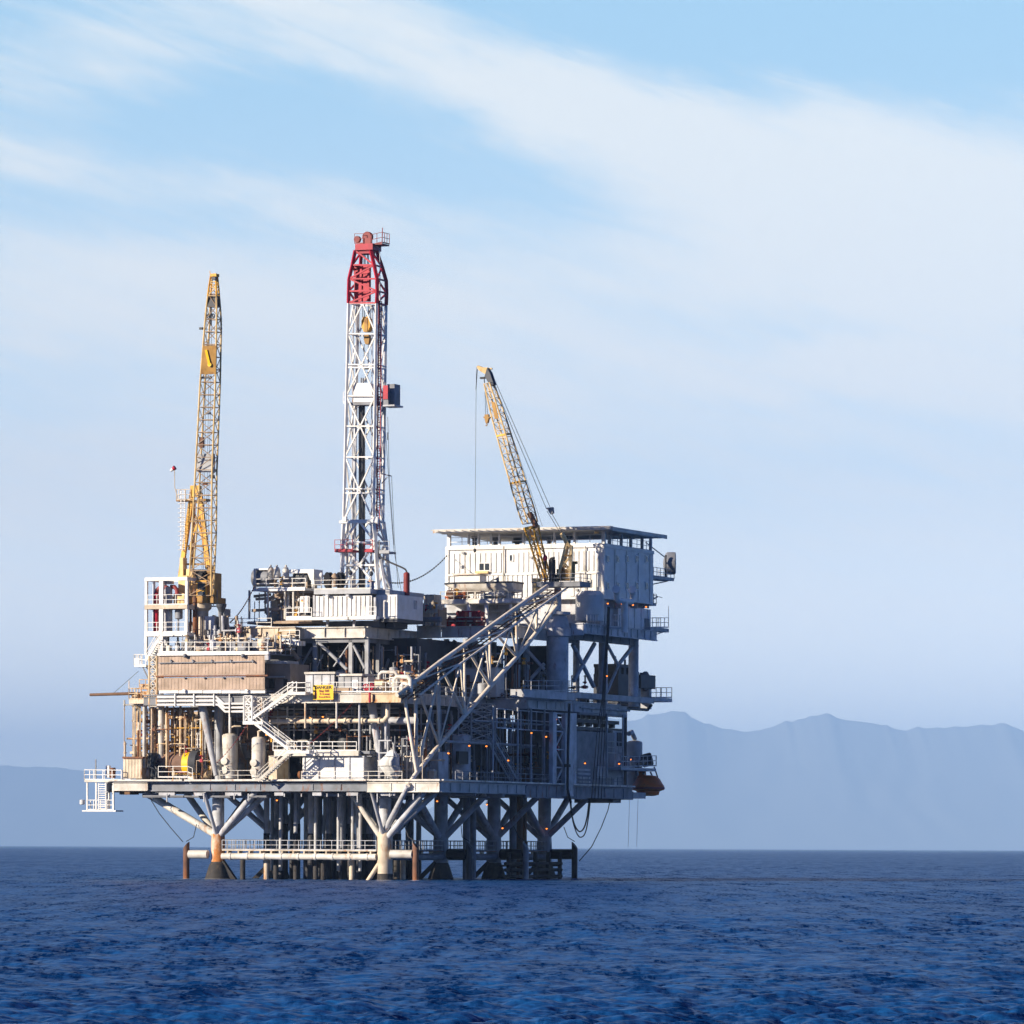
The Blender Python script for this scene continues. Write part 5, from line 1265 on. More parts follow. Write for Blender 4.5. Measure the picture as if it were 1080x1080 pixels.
# ---------------------------------------------------------------- main deck, left: rusty equipment
ct = Thing('ribbed_tank', 'rusty cream tank with upright ribs at the left end of the main deck', 'tank', F(140, 822, -3))
m = MB(); m.fbox(130, 799.5, 149.5, 821, -3, 2.6); bd = ct.part('body', m, 'cream')
m = MB(); p_, q_ = F(130, 820, -3), F(149.5, 801, -3); corrugated(m, p_[0], q_[0], -3, p_[2], q_[2], .38, .05); ct.part('rib', m, 'cream', bd)
m = MB(); m.fbox(129, 798, 150.5, 800, -3.2, 3); ct.part('rim', m, 'rust', bd)
m = MB(); m.fbox(137, 792.5, 153, 795, -1, .4); m.beam(F(142, 799, -1.5), F(142, 785, -1.5), .2); m.beam(F(137, 786, -1.5), F(146, 786, -1.5), .12); ct.part('pipe', m, 'cream')
hv = Thing('covered_vessel', 'large horizontal brown vessel with a yellow end band behind the rails of the main deck', 'vessel', F(188, 821, -1.8))
c0, c1 = F(168, 806, -.6), F(197, 806, -.6)
m = MB(); m.lathe((c0[0], -.6, c0[2]), [(0, -.5), (.8, -.35), (1.25, 0), (1.42, .4), (1.42, c1[0] - c0[0])], (1, 0, 0), 20); hv.part('shell', m, 'tarp')
m = MB(); m.lathe((c1[0], -.6, c1[2]), [(1.46, 0), (1.46, .8)], (1, 0, 0), 20); hv.part('yellow_band', m, 'sign_yellow')
m = MB(); m.lathe((c1[0] + .8, -.6, c1[2] + .1), [(1.5, 0), (1.6, .2), (1.5, .9), (.9, 1.2), (0, 1.3)], (1, 0, 0), 20); hv.part('end_cover', m, 'dark_steel')
m = MB(); m.fbox(170, 811, 198, 818, -1.4, 1.6); m.fbox(172, 818, 200, 821.5, -1.6, 1.6); hv.part('saddle', m, 'mid_grey')
m = MB(); m.fbox(186, 806, 197, 815, -1.75, .4); hv.part('red_guard', m, 'dull_red')
random.seed(9)
m = MB()
rows = []
for i in range(9):
    z_ = F(160, 794 + i * 3.5, -3.2)[2]
    rows.append([(F(155, 800, -3.2)[0] + (F(165, 800, -3.2)[0] - F(155, 800, -3.2)[0]) * j / 8 * (.6 + .06 * i) + .25 * (i > 4), -3.2 + .35 * math.sin(j * 1.7 + i) + .3 * abs(j - 4) / 4, z_) for j in range(9)])
m.grid(rows); m.grid([[add(p_, (0, .9, 0)) for p_ in r] for r in rows]); single('hanging_tarpaulin', m, 'dark_steel', 'black tarpaulin hung between the ribbed tank and the brown vessel', 'tarpaulin', F(160, 821, -3.2))
def vtank(px, y0, y1, w, v, mat, label, extra=None):
    a = F(px, y1, v); b = F(px, y0, v); r = w / 2 / 9.45
    t = Thing('storage_tank', label, 'tank', a, None)
    m = MB(); m.tank((a[0], v, a[2] + .35 * r), r, b[2] - a[2] - .7 * r, n=22, dome=.32); sh = t.part('shell', m, mat)
    m = MB(); m.lathe(a, [(r * .97, 0), (r * .97, .5)], n=20); t.part('skirt', m, mat, sh)
    m = MB()
    for k in range(2): z_ = a[2] + (b[2] - a[2]) * (.33 + .33 * k); m.lathe((a[0], v, z_), [(r + .035, 0), (r + .035, .1)], n=22)
    t.part('band', m, mat, sh)
    m = MB(); m.tube((a[0], v, b[2] - .05), (a[0], v, b[2] + .6), .14, None, 8); m.path([(a[0], v, b[2] + .55), (a[0] + .5, v, b[2] + .75), (a[0] + 1.2, v + .3, b[2] + .75)], .1, 8); t.part('nozzle', m, 'cream')
    for zf in (.12, .32):
        m = MB(); c_ = (a[0] - .25 * r, v - r * .97, a[2] + (b[2] - a[2]) * zf + .3); m.lathe(c_, [(.36, 0), (.36, -.12), (.42, -.13), (.42, -.2), (.0, -.22)], (0, 1, 0), 12); t.part('manhole', m, mat, sh)
    return t
vtank(242.3, 773, 821, 17, -.5, 'weathered_white', 'taller of two white upright tanks on the main deck, left of the white stair')
vtank(272.5, 776.5, 822, 14.5, -1.6, 'weathered_white', 'narrower white upright tank at the foot of the white stair flight')
vv = Thing('process_vessel', 'cream upright vessel with a crossed pipe frame behind the covered brown vessel', 'vessel', F(197, 820, .8))
m = MB(); a = F(197, 812, .8); m.tank((a[0], .8, a[2]), .95, F(197, 776, .8)[2] - a[2], n=18); vv.part('shell', m, 'cream')
m = MB()
for y_ in (780, 785.5): m.beam(F(191, y_, -.4), F(214, y_, -.4), .16)
for x_ in (209, 216): m.beam(F(x_, 772, -.4), F(x_, 815, -.4), .2)
m.beam(F(204, 774, -.4), F(218, 774, -.4), .25); vv.part('pipe_frame', m, 'white')
m = MB()
for x_ in (205, 210, 215): m.path([F(x_, 774, 0), F(x_, 769, 0), F(x_ + 3, 767, 0)], .14, 6)
m.tube(F(201, 776, .5), F(201, 764, .5), .25, None, 8); vv.part('valve', m, 'pale_grey')

# pipework of the left end: rusty, dense, sunlit
def clutter(t, u0, u1, v0, v1, z0, z1, nh, nv, nb, seed, mats, rmax=.2):
    rd = random.Random(seed)
    for i in range(nh):
        m = MB(); r = rd.uniform(.05, rmax); v = rd.uniform(v0, v1); z_ = rd.uniform(z0 + .3, z1 - .2); ua = rd.uniform(u0, u1 - 1.5); ub = min(u1, ua + rd.uniform(1.2, 5))
        pts = [(ua, v, z_), (ub, v, z_)]
        if rd.random() < .75: pts = [(ua, v, z0 if rd.random() < .5 else z1)] + [(ua, v, z_), (ub, v, z_)]
        if rd.random() < .5: pts.append((ub, v, z0 if rd.random() < .5 else z_ + (z1 - z_) * rd.random()))
        if rd.random() < .3: pts.append((pts[-1][0], min(v1, v + 2), pts[-1][2]))
        m.path(pts, r, 7)
        for k in range(rd.randint(1, 3)):
            f_ = rd.random(); c_ = lerp((ua, v, z_), (ub, v, z_), f_); m.tube(add(c_, (-.06, 0, 0)), add(c_, (.06, 0, 0)), r * 1.7, None, 8)
        o = t.part('pipe', m, rd.choice(mats))
        if rd.random() < .45:
            w = MB(); c_ = lerp((ua, v, z_), (ub, v, z_), rd.random()); w.tube(c_, add(c_, (0, 0, .45 + r)), .05, None, 5); w.wheel(add(c_, (0, 0, .45 + r)), .24, (0, .3, 1), .04); w.box(c_[0] - .16, c_[0] + .16, c_[1] - r - .08, c_[1] + r + .08, c_[2] - r - .1, c_[2] + r + .12)
            t.part('valve', w, rd.choice(('red', 'rusty_cream', 'rust', 'yellow')), o)
    for i in range(nv):
        m = MB(); r = rd.uniform(.05, rmax * 1.1); u = rd.uniform(u0, u1); v = rd.uniform(v0, v1); za = z0 if rd.random() < .8 else rd.uniform(z0, z1 - 1); zb = z1 if rd.random() < .6 else rd.uniform(za + 1, z1)
        m.tube((u, v, za), (u, v, zb), r, None, 8)
        for k in range(2): c_ = rd.uniform(za, zb); m.tube((u, v, c_), (u, v, min(z1, c_ + .12)), r * 1.6, None, 8)
        t.part('upright_pipe', m, rd.choice(mats))
    for i in range(nb):
        u = rd.uniform(u0, u1 - 1.2); v = rd.uniform(v0, v1); k = rd.random(); z_ = z0
        m = MB()
        if k < .4:
            w, h, d = rd.uniform(.5, 1.4), rd.uniform(.6, 1.7), rd.uniform(.5, 1)
            m.box(u, u + w, v, v + d, z_ + .12, z_ + h); m.box(u - .04, u + w + .04, v - .04, v + d + .04, z_ + h, z_ + h + .06); m.box(u + .08, u + w - .08, v - .03, v - .002, z_ + .25, z_ + h - .12); m.box(u + .05, u + w - .05, v + .05, v + d - .05, z_, z_ + .11)
            t.part('cabinet', m, rd.choice(mats))
        elif k < .75:
            r = rd.uniform(.3, .7); h = rd.uniform(.9, min(3.2, z1 - z0 - 1)); m.tank((u, v, z_ + .4), r, h, n=14)
            for q_ in range(3): a_ = q_ * 2.1; m.beam((u + r * .8 * math.cos(a_), v + r * .8 * math.sin(a_), z_), (u + r * .8 * math.cos(a_), v + r * .8 * math.sin(a_), z_ + .5), .1)
            m.tube((u, v, z_ + h + .4), (u, v, z_ + h + .9 + r * .3), .08, None, 6)
            t.part('vessel', m, rd.choice(mats))
        else:
            r = rd.uniform(.25, .55); L_ = rd.uniform(1, 2.4); m.tank((u, v, z_ + r + .35), r, L_, (1, 0, 0), 14); m.box(u + .2, u + .35, v - r * .7, v + r * .7, z_, z_ + r + .1); m.box(u + L_ - .35, u + L_ - .2, v - r * .7, v + r * .7, z_, z_ + r + .1)
            t.part('drum', m, rd.choice(mats))
RC_ = ['rusty_cream', 'cream', 'cream', 'weathered_white', 'rusty_cream', 'rust', 'tan']
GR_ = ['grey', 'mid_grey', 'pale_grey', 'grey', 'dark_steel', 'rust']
SHADE_ = ['mid_grey', 'grey', 'grey', 'dark_steel', 'rust']  # darker greys put the shade of the right side into the colour
WH_ = ['weathered_white', 'white', 'cream', 'pale_grey']
def fu(x, y, v): return F(x, y, v)[0]
t = Thing('wellhead_pipework', 'dense rust-stained cream pipes and valves at the left end of the main deck', 'pipework', F(180, 822, 0))
clutter(t, fu(152, 790, 0), fu(228, 790, 0), -1.8, 3.5, ZA, ZBB - .5, 34, 38, 9, 31, RC_, .16)
clutter(t, fu(140, 790, 0), fu(170, 790, 0), -2.4, 1.5, ZA + 1.5, ZBB + .5, 14, 16, 2, 51, RC_, .13)
clutter(t, fu(148, 790, 0), fu(232, 790, 0), -2.2, 0, ZA, ZBB - .4, 26, 26, 6, 55, RC_ + ['ochre', 'rusty_cream', 'yellow'], .08)
m = MB(); a, b = F(146, 789, -.2), F(226, 789, -.2); m.box(a[0], b[0], .4, 4, a[2] - .18, a[2]); t.part('grating_floor', m, 'rust')
m = MB(); m.rail([(a[0], .3, a[2]), (b[0], .3, a[2])], 1.1, 1.5, .04); t.part('railing', m, 'rusty_cream')
m = MB(); m.box(a[0] + 1, b[0] + 6, 6, 6.2, ZA, ZBB - .6); t.part('back_panel', m, 'tan')
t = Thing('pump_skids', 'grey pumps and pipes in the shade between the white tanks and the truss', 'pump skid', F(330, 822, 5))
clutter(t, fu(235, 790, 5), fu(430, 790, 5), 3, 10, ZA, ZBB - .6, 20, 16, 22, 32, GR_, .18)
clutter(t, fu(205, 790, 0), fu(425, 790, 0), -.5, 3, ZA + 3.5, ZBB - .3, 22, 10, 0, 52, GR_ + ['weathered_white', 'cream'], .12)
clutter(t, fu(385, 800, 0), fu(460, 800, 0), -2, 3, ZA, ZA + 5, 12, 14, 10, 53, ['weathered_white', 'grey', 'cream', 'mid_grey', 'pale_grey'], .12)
for x_ in (337, 365): a = F(x_, 779, 1.5); m = MB(); m.lathe((a[0], a[1], a[2] - .3), [(0, -1.2), (.8, -1), (1.0, -.2), (.75, .5), (.3, .9), (.3, 1.4)], n=16); t.part('dark_vessel', m, 'dark_steel')
m = MB(); a, b = F(285, 790, 4), F(400, 790, 4); m.box(a[0], b[0], 3, 10, a[2] - .15, a[2]); t.part('grating_floor', m, 'dark_steel')
t = Thing('deck_pipework', 'jumbled pale pipes and cabinets on the deck beside the red-wheeled valve', 'pipework', F(410, 731, -2))
clutter(t, fu(398, 720, 0), fu(436, 720, 0), -2.5, 4, ZB, ZB + 2.6, 16, 10, 4, 33, WH_ + ['cream', 'rusty_cream'], .17)
for (x0, x1, yt, r) in ((400, 419, 709, .2), (416, 433, 714, .28), (423, 431, 721, .24)):
    m = MB(); a, b = F(x0, yt, -2.6), F(x1, yt, -2.6); m.path([(a[0], a[1], ZB), (a[0], a[1], a[2] - .3), (a[0] + .3, a[1], a[2]), (b[0] - .3, a[1], a[2]), (b[0], a[1], a[2] - .3), (b[0], a[1], ZB)], r, 9); t.part('loop_pipe', m, 'weathered_white')
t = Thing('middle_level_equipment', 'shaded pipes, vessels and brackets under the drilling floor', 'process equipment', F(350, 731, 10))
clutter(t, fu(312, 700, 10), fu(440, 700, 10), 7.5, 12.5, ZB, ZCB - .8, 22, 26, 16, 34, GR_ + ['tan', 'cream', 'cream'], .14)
clutter(t, fu(400, 700, 20), fu(560, 700, 22), 14, 30, ZB, ZCB - .8, 16, 18, 12, 35, SHADE_, .2)
t = Thing('upper_left_equipment', 'white and grey pumps and pipes on the deck behind the brown wind wall', 'process equipment', F(235, 688, 2))
clutter(t, fu(176, 680, 2), fu(305, 680, 2), -1.5, 3.5, zm1, zm1 + 2.2, 24, 26, 16, 36, WH_ + ['cream', 'grey', 'tan', 'mid_grey'], .13)
clutter(t, fu(213, 660, 3), fu(262, 660, 3), .5, 4, zm1, zm1 + 4.4, 8, 14, 2, 37, WH_ + ['cream', 'tan'], .2)
for (x0, y0, x1, y1, mt) in ((196, 656, 206, 683, 'white'), (222, 664, 238, 672, 'grey'), (230, 642, 237, 650, 'mid_grey'), (216, 650, 226, 664, 'pale_grey')):
    m = MB(); m.fbox(x0, y0, x1, y1, 1.5, 1.5); m.fbox(x0 + 1, y1, x1 - 1, 688, 1.8, 1); t.part('cabinet', m, mt)
m = MB(); m.lathe(F(233.5, 640, 1), [(.2, -1.2), (.25, -.6), (.55, .0), (.6, .3), (0, .3)], n=12); m.tube(F(233.5, 688, 1), F(233.5, 648, 1), .2, None, 8); t.part('funnel', m, 'dark_steel')
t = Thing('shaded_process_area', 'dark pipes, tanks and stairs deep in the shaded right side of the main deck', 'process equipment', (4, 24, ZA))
clutter(t, 1.8, 4.2, 0, 20, ZA, ZBB - .5, 14, 16, 12, 38, SHADE_, .18)
clutter(t, 2.0, 6.4, 21, 36, ZA, ZBB - .5, 18, 18, 14, 39, SHADE_, .2)
clutter(t, 2.5, 7.2, 26, 48, ZB, ZB + 3.6, 10, 12, 12, 40, SHADE_, .2)

# pipe rack under the wind wall
pr = Thing('pipe_rack', 'three white pipes running level below the brown wind wall', 'pipe rack', F(200, 744, -3.8))
for i, y_ in enumerate((735.3, 739.4, 743.6)):
    m = MB(); v_ = -3.8; a = F(166, y_, v_); b = F(228 + i * 1.0, y_, v_); c_ = F(236 + i * .8, y_ + 7, v_); d_ = F(262, y_ + 7, v_)
    m.path([a, (b[0], v_, a[2]), (c_[0], v_, c_[2]), (d_[0], v_, c_[2])], .15, 8); pr.part('pipe', m, 'white')
for x_ in (184.5, 204.5, 225.5, 242): m = MB(); m.beam(F(x_, 731, -4), F(x_, 745 if x_ < 240 else 773, -4), .13); pr.part('hanger', m, 'white')

# ---------------------------------------------------------------- stairs
st = Thing('zigzag_stair', 'white open steel stair zigzagging down the front from the sign to the tanks', 'stair', F(285, 824, -5))
W1 = (0, .95, 0)
for (p0, p1) in (((263, 760), (309, 728)), ((304, 790), (262, 758)), ((272, 823.5), (306, 793))):
    m = MB(); a, b = F(*p0, -5.6), F(*p1, -5.6); 
    if a[2] > b[2]: a, b = b, a
    m.stairs(a, b, W1); st.part('flight', m, 'white' if p0[1] != 823.5 else 'weathered_white')
for (x0, x1, y_) in ((302, 326, 793), (303, 322, 731)):
    a, b = F(x0, y_, -5.7), F(x1, y_, -5.7); m = MB(); m.box(a[0], b[0], -5.7, -4.3, a[2] - .2, a[2]); ld = st.part('landing', m, 'white')
    m = MB(); m.rail([(a[0], -5.6, a[2]), (b[0], -5.6, a[2]), (b[0], -4.5, a[2])], 1.15, .9, .05); st.part('railing', m, 'white', ld)
la = MB(); rg_ = [[F(257.5, y, -5.6), F(266, y, -5.6), add(F(266, y, -5.6), (0, 1.2, 0)), add(F(257.5, y, -5.6), (0, 1.2, 0))] for y in (761, 752, 743, 734)]
lattice(None, la, rg_, .1, .07, mode='x'); chords(st, 'hanger_post', rg_, .13, 'white'); st.part('hanger_lacing', la, 'white')
la = MB(); rg_ = [[F(268.5, y, -5.2), F(276.5, y, -5.2), add(F(276.5, y, -5.2), (0, 1.2, 0)), add(F(268.5, y, -5.2), (0, 1.2, 0))] for y in (761, 752, 743, 736)]
lattice(None, la, rg_, .09, .06, mode='x'); chords(st, 'hanger_post', rg_, .1, 'weathered_white'); st.part('hanger_lacing', la, 'weathered_white')
m = MB(); m.fbox(256, 761, 277, 764, -5.7, 1.6); st.part('hanger_floor', m, 'white')

# white shed with railed roof
sh = Thing('white_shed', 'white panelled shed with a railed flat roof behind the stair foot', 'shed', F(350, 823, -2))
sv = -2.4
m = MB(); m.fbox(319, 797.5, 384, 823, sv, 6); w_ = sh.part('wall', m, 'white')
m = MB()
for x_ in (321, 336.2, 352.6, 368.2, 383.2): m.fbox(x_ - .6, 797.5, x_ + .6, 823, sv - .1, .1)
m.fbox(321, 797.3, 384, 798.6, sv - .14, .13); sh.part('panel_batten', m, 'pale_grey', w_)
m = MB(); m.fbox(289, 791.8, 378, 797.2, sv - .5, 6.5); rf = sh.part('roof', m, 'weathered_white')
m = MB(); m.fbox(285, 797.2, 392, 798.2, sv + .3, 2) ; m.fbox(376, 792, 391, 795, sv, 1.5); sh.part('ledge', m, 'mid_grey', rf)
m = MB(); a, b = F(288, 791.8, sv - .4), F(376, 791.8, sv - .4); m.rail([a, b], 1.0, 1.5, .045); sh.part('railing', m, 'white', rf)
m = MB(); m.fbox(283, 797, 292, 823, sv + 1, 3); sh.part('side_panel', m, 'cream')

# tarpaulin-wrapped equipment
tw_ = Thing('wrapped_equipment', 'equipment wrapped in a tied pale cloth beside the foot of the sloping girder', 'wrapped bundle', F(414, 822, -2.4))
m = MB(); rows = []
prof = [(.03, 790.3), (.3, 791.5), (.5, 794), (.8, 798), (1.05, 803), (1.1, 808), (.85, 812), (.5, 816), (.18, 819.5)]
for k, (r, y_) in enumerate(prof):
    c_ = F(413.5 + (-3.0 if 3 < k < 6 else 0) + max(0, k - 5) * .9, y_, -2.4)
    rows.append([(c_[0] + r * (1 + .22 * math.sin(j * 2.6 + k * .25) * min(1, k / 3)) * math.cos(j * math.pi / 16), -2.4 + r * .75 * (1 + .22 * math.sin(j * 2.6 + k * .25 + 1)) * math.sin(j * math.pi / 16), c_[2] - (.5 * max(0, math.sin(j * 1.1)) if k > 5 else 0)) for j in range(33)])
m.grid(rows); tw_.part('cloth', m, 'cloth')
m = MB()
for k in (3, 5): m.path([add(p_, (0, -.03, 0)) for p_ in rows[k]], .03, 4, False)
tw_.part('rope', m, 'mid_grey')
m = MB(); 
for x_ in (400, 409): m.beam(F(x_, 822, -2.2), F(x_, 781, -2.2), .16)
m.beam(F(399, 794, -2.2), F(412, 794, -2.2), .14); m.beam(F(399, 781, -2.2), F(412, 781, -2.2), .14); m.tube(F(407, 790, -2), F(407, 760, -2), .16, None, 8); tw_.part('support_frame', m, 'pale_grey')

# middle deck front: cabinets, sign, red valve
cbv = -2.6
for (x0, y0, x1, y1, v, mt, nm, lb) in ((322, 711, 352.5, 731, cbv, 'pale_grey', 'long pale cabinet behind the yellow sign', 0), (356, 713, 381, 726, cbv + .4, 'grey', 'shorter grey cabinet right of the yellow sign with a tan base', 1)):
    t = Thing('equipment_cabinet', nm, 'cabinet', F((x0 + x1) / 2, 731, v))
    m = MB(); m.fbox(x0, y0, x1, 731, v, 2.4); bd = t.part('body', m, mt)
    m = MB(); m.fbox(x0 - 1.2, y0 - 2.4, x1 + 1, y0 - .1, v - .25, 3); t.part('lid', m, 'weathered_white', bd)
    m = MB()
    for k in range(3): x_ = x0 + (x1 - x0) * (k + .9) / 3.4; m.fbox(x_ - .4, y0 + 1, x_ + .4, 730, v - .05, .05)
    t.part('seam', m, 'mid_grey', bd)
    if lb: m = MB(); m.fbox(353, 725.5, 371, 731, v - .5, .4); t.part('base_board', m, 'tan'); m = MB(); m.fbox(371.5, 717, 377.5, 730.5, v - .06, .06); dd = t.part('door', m, 'white', bd); m = MB(); m.fbox(372.6, 719, 376.4, 724, v - .09, .03); m.fbox(381, 714, 388, 730, v + .2, 2); t.part('side_box', m, 'pale_grey')
t = Thing('orange_cabinet', 'rust-orange cabinet on the middle deck right of the red valve', 'cabinet', F(399.5, 731, -3))
m = MB(); m.fbox(395, 717.5, 404, 731, -3, 1); t.part('body', m, 'rusty_cream'); m = MB(); m.fbox(396, 719, 403, 730, -3.06, .055); t.part('door', m, 'cream'); m = MB(); m.fbox(394.5, 716.6, 404.6, 717.6, -3.1, 1.2); t.part('lid', m, 'rust')
t = Thing('red_valve', 'red valve cluster with handwheels between the rails and the orange cabinet', 'valve', F(389, 731, -3.4))
m = MB(); m.tube(F(389, 733, -3.4), F(389, 722, -3.4), .18, None, 8); m.tube(F(385, 727, -3.4), F(393, 727, -3.4), .2, None, 8); m.tube(F(390, 741, -4.6), F(390, 731, -4.6), .14, None, 8); t.part('body', m, 'red')
for (x_, y_) in ((386, 724.5), (391.5, 724), (388.5, 729)): m = MB(); m.wheel(F(x_, y_, -3.8), .32, (0, 1, 0), .06); t.part('handwheel', m, 'red')

# danger sign
sg = Thing('danger_sign', 'yellow danger sign with dark lettering hung on the middle deck rail', 'sign', F(341, 738, -4.6))
a, b = F(330.3, 738, -4.6), F(351.8, 722.3, -4.6)
m = MB(); m.box(a[0], b[0], -4.66, -4.6, a[2], b[2]); sg.part('board', m, 'sign_yellow')
m = MB(); m.beam((a[0] + .4, -4.5, a[2] - .2), (a[0] + .4, -4.5, b[2] + .1), .07); m.beam((b[0] - .4, -4.5, a[2] - .2), (b[0] - .4, -4.5, b[2] + .1), .07); sg.part('sign_post', m, 'pale_grey')
def text(t, s, u, z_, size, mat, parent=None, sx=1.0):
    cu = bpy.data.curves.new('lettering', 'FONT'); cu.body = s; cu.size = size; cu.align_x = 'CENTER'; cu.extrude = .01; cu.offset = .012
    tmp = bpy.data.objects.new('lettering_curve', cu); COL.objects.link(tmp)
    bpy.context.view_layer.update()
    me = bpy.data.meshes.new_from_object(tmp.evaluated_get(bpy.context.evaluated_depsgraph_get()))
    bpy.data.objects.remove(tmp); bpy.data.curves.remove(cu)
    o = bpy.data.objects.new('lettering', me); COL.objects.link(o); o.parent = t.o
    me.materials.clear(); me.materials.append(M[mat])
    o.location = (u - t.base[0], -4.68 - t.base[1], z_ - t.base[2]); o.rotation_euler = (math.pi / 2, 0, 0); o.scale = (sx, 1, 1)
mid = (a[0] + b[0]) / 2; hh = b[2] - a[2]
text(sg, 'DANGER', mid, b[2] - .43, .46, 'black', sx=1.12)
text(sg, 'Stay 500', mid + .12, b[2] - .78, .36, 'dull_red')
text(sg, 'feet away', mid + .2, b[2] - 1.10, .32, 'dull_red')
text(sg, 'from platform', mid + .2, b[2] - 1.40, .24, 'dull_red')
m = MB(); c_ = (a[0] + .32, -4.69, a[2] + .5); m.box(c_[0] - .12, c_[0] + .14, -4.69, -4.665, c_[2] - .35, c_[2] + .25); m.lathe((c_[0], -4.665, c_[2] + .38), [(.13, 0), (.13, -.02)], (0, 1, 0), 10); sg.part('hand_symbol', m, 'dull_red')

# ---------------------------------------------------------------- drilling floor
dfv = 6.0
df = Thing('drill_floor', 'white ribbed wall and railed working floor round the base of the drilling mast', 'drill floor', F(365, 654, dfv))
zf1, zf0, zw0, zw1 = F(365, 621.5, dfv)[2], F(365, 626.5, dfv)[2], F(365, 650.5, dfv)[2], F(365, 628, dfv)[2]
xa, xb = F(332, 640, dfv)[0], F(392, 640, dfv)[0]; xc_ = F(333, 624, dfv)[0]; xd = F(405, 624, dfv)[0]
m = MB(); m.box(xa, xb, dfv, dfv + .15, zw0, zw1); corrugated(m, xa + .1, xb - .1, dfv, zw0 + .1, zw1 - .1, .55, .12); df.part('ribbed_wall', m, 'white')
m = MB(); p_, q_ = F(314, 646, dfv), F(324, 628.5, dfv); m.box(p_[0], q_[0], dfv + .6, dfv + .75, p_[2], q_[2]); corrugated(m, p_[0] + .05, q_[0] - .05, dfv + .6, p_[2] + .05, q_[2] - .05, .5, .1); df.part('ribbed_wall', m, 'white')
m = MB(); m.fbox(324.5, 630, 331.5, 649, dfv + 1.2, .2); df.part('doorway', m, 'black')
m = MB(); m.box(xa + .3, xd - .5, dfv + 4.5, dfv + 4.7, zw0, zw1); m.box(xa + .2, xa + .4, dfv + .2, dfv + 9, zw0, zw1); df.part('rear_wall', m, 'mid_grey')
m = MB(); m.box(xc_, F(392.5, 624, dfv)[0], dfv - .5, dfv + 11, zf0, zf1); m.box(F(392.6, 624, dfv)[0], xd, dfv + 1.5, dfv + 11, zf0 - .2, zf1 - .05); df.part('floor', m, 'grey')
m = MB(); m.rail([(xc_, dfv - .4, zf1), (F(392, 624, dfv)[0], dfv - .4, zf1)], 1.05, 2, .04); df.part('railing', m, 'weathered_white')
wz = F(345, 650.6, dfv - 1)[2]
m = MB(); p_, q_ = F(302, 652, dfv - 1), F(397, 652, dfv - 1); m.box(p_[0], F(371, 650, dfv)[0], dfv - 1.2, dfv - .15, wz - .35, wz); m.box(F(373, 650, dfv)[0], q_[0], dfv - 1.2, dfv - .15, wz - .35, wz); df.part('walkway', m, 'white')
m = MB(); m.rail([(p_[0], dfv - 1.1, wz), (F(333, 650, dfv)[0], dfv - 1.1, wz)], 1.05, 1.4, .045); m.rail([(F(390, 650, dfv)[0], dfv - 1.1, wz), (q_[0], dfv - 1.1, wz)], 1.05, .8, .045); df.part('railing', m, 'white')
for (x_, y0, y1) in ((345, 650, 661), (373, 650, 661), (395, 630, 655), (331, 628, 655)): m = MB(); m.fbox(x_ - 1, y0, x_ + 1, y1, dfv - .1, .3); df.part('post', m, 'pale_grey')
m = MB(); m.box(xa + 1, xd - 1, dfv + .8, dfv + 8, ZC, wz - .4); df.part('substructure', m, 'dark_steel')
for x_ in (344, 365.5): m = MB(); m.fbox(x_ - 1, 627, x_ + 2, 629.3, dfv - .6, .4); df.part('floodlight', m, 'pale_grey')
for (x_, mt) in ((347, 0), (359.5, 1)):
    t = Thing('hose_reel', ('left black hose reel on the drill floor railing', 'right black hose reel on the drill floor, nearer the mast')[mt], 'reel', F(x_, 621, 8), 'hose reels on the drill floor')
    c_ = F(x_, 612, 8); rr_ = .92
    for k in range(2): m = MB(); m.lathe(add(c_, (-.2 + k * .26, -.2 + k * .3, 0)), [(rr_, 0), (rr_, .1)], (.66, .75, 0), 20); t.part('flange', m, 'black')
    m = MB(); m.lathe(add(c_, (-.15, -.15, 0)), [(.6, 0), (.6, .4)], (.66, .75, 0), 16); t.part('hose', m, 'cable'); m = MB(); m.beam(add(c_, (0, 0, -.95)), add(c_, (0, 0, .1)), .3); t.part('stand', m, 'mid_grey')
m = MB(); m.lathe(F(353, 619, 7.5), [(.35, 0), (.35, .9), (.5, 1.0), (.2, 1.5), (0, 1.6)], n=12); m.fbox(350, 607, 356, 611, 7.6, .5); single('winch_motor', m, 'tan', 'tan winch motor between the two black hose reels', 'motor', F(353, 621, 7.5))
t = Thing('blue_drum', 'blue bin standing at the right end of the drill floor', 'bin', F(390, 621, 6.6))
m = MB(); m.fbox(387.5, 613.5, 392.5, 621, 6.3, .55); t.part('body', m, 'blue'); m = MB(); m.fbox(387, 612.8, 393, 613.7, 6.2, .75); t.part('rim', m, 'dark_steel')
for i, (x_, y_, lb) in enumerate(((339, 606.5, 'white flood lamp on a pole at the left end of the drill floor'), (369.5, 604, 'dark lamp beside the right hose reel at the foot of the mast'), (391.5, 605, 'dark lamp above the blue bin at the mast foot'))):
    t = Thing('lamp_post', lb, 'lamp', F(x_, 621, 6.2))
    m = MB(); m.tube(F(x_, 621, 6.2), F(x_, y_, 6.2), .06, None, 6); t.part('pole', m, 'pale_grey'); m = MB(); m.ball(F(x_, y_, 6.2), (.26, .26, .3), 8); t.part('lamp_head', m, 'white' if i == 0 else 'dark_steel')
wc = Thing('white_container', 'white ribbed container with a blue-shaded right end at the corner of the drill floor', 'container', F(410, 652, 8))
x0, x1 = F(397.3, 640, 7.2)[0], F(419, 640, 7.2)[0]; zc0, zc1 = F(408, 652.3, 7.2)[2], F(408, 627.3, 7.2)[2]; cv1 = G(446, 640, x1)[1]
m = MB(); m.box(x0, x1, 7.2, cv1, zc0, zc1); bd = wc.part('body', m, 'white')
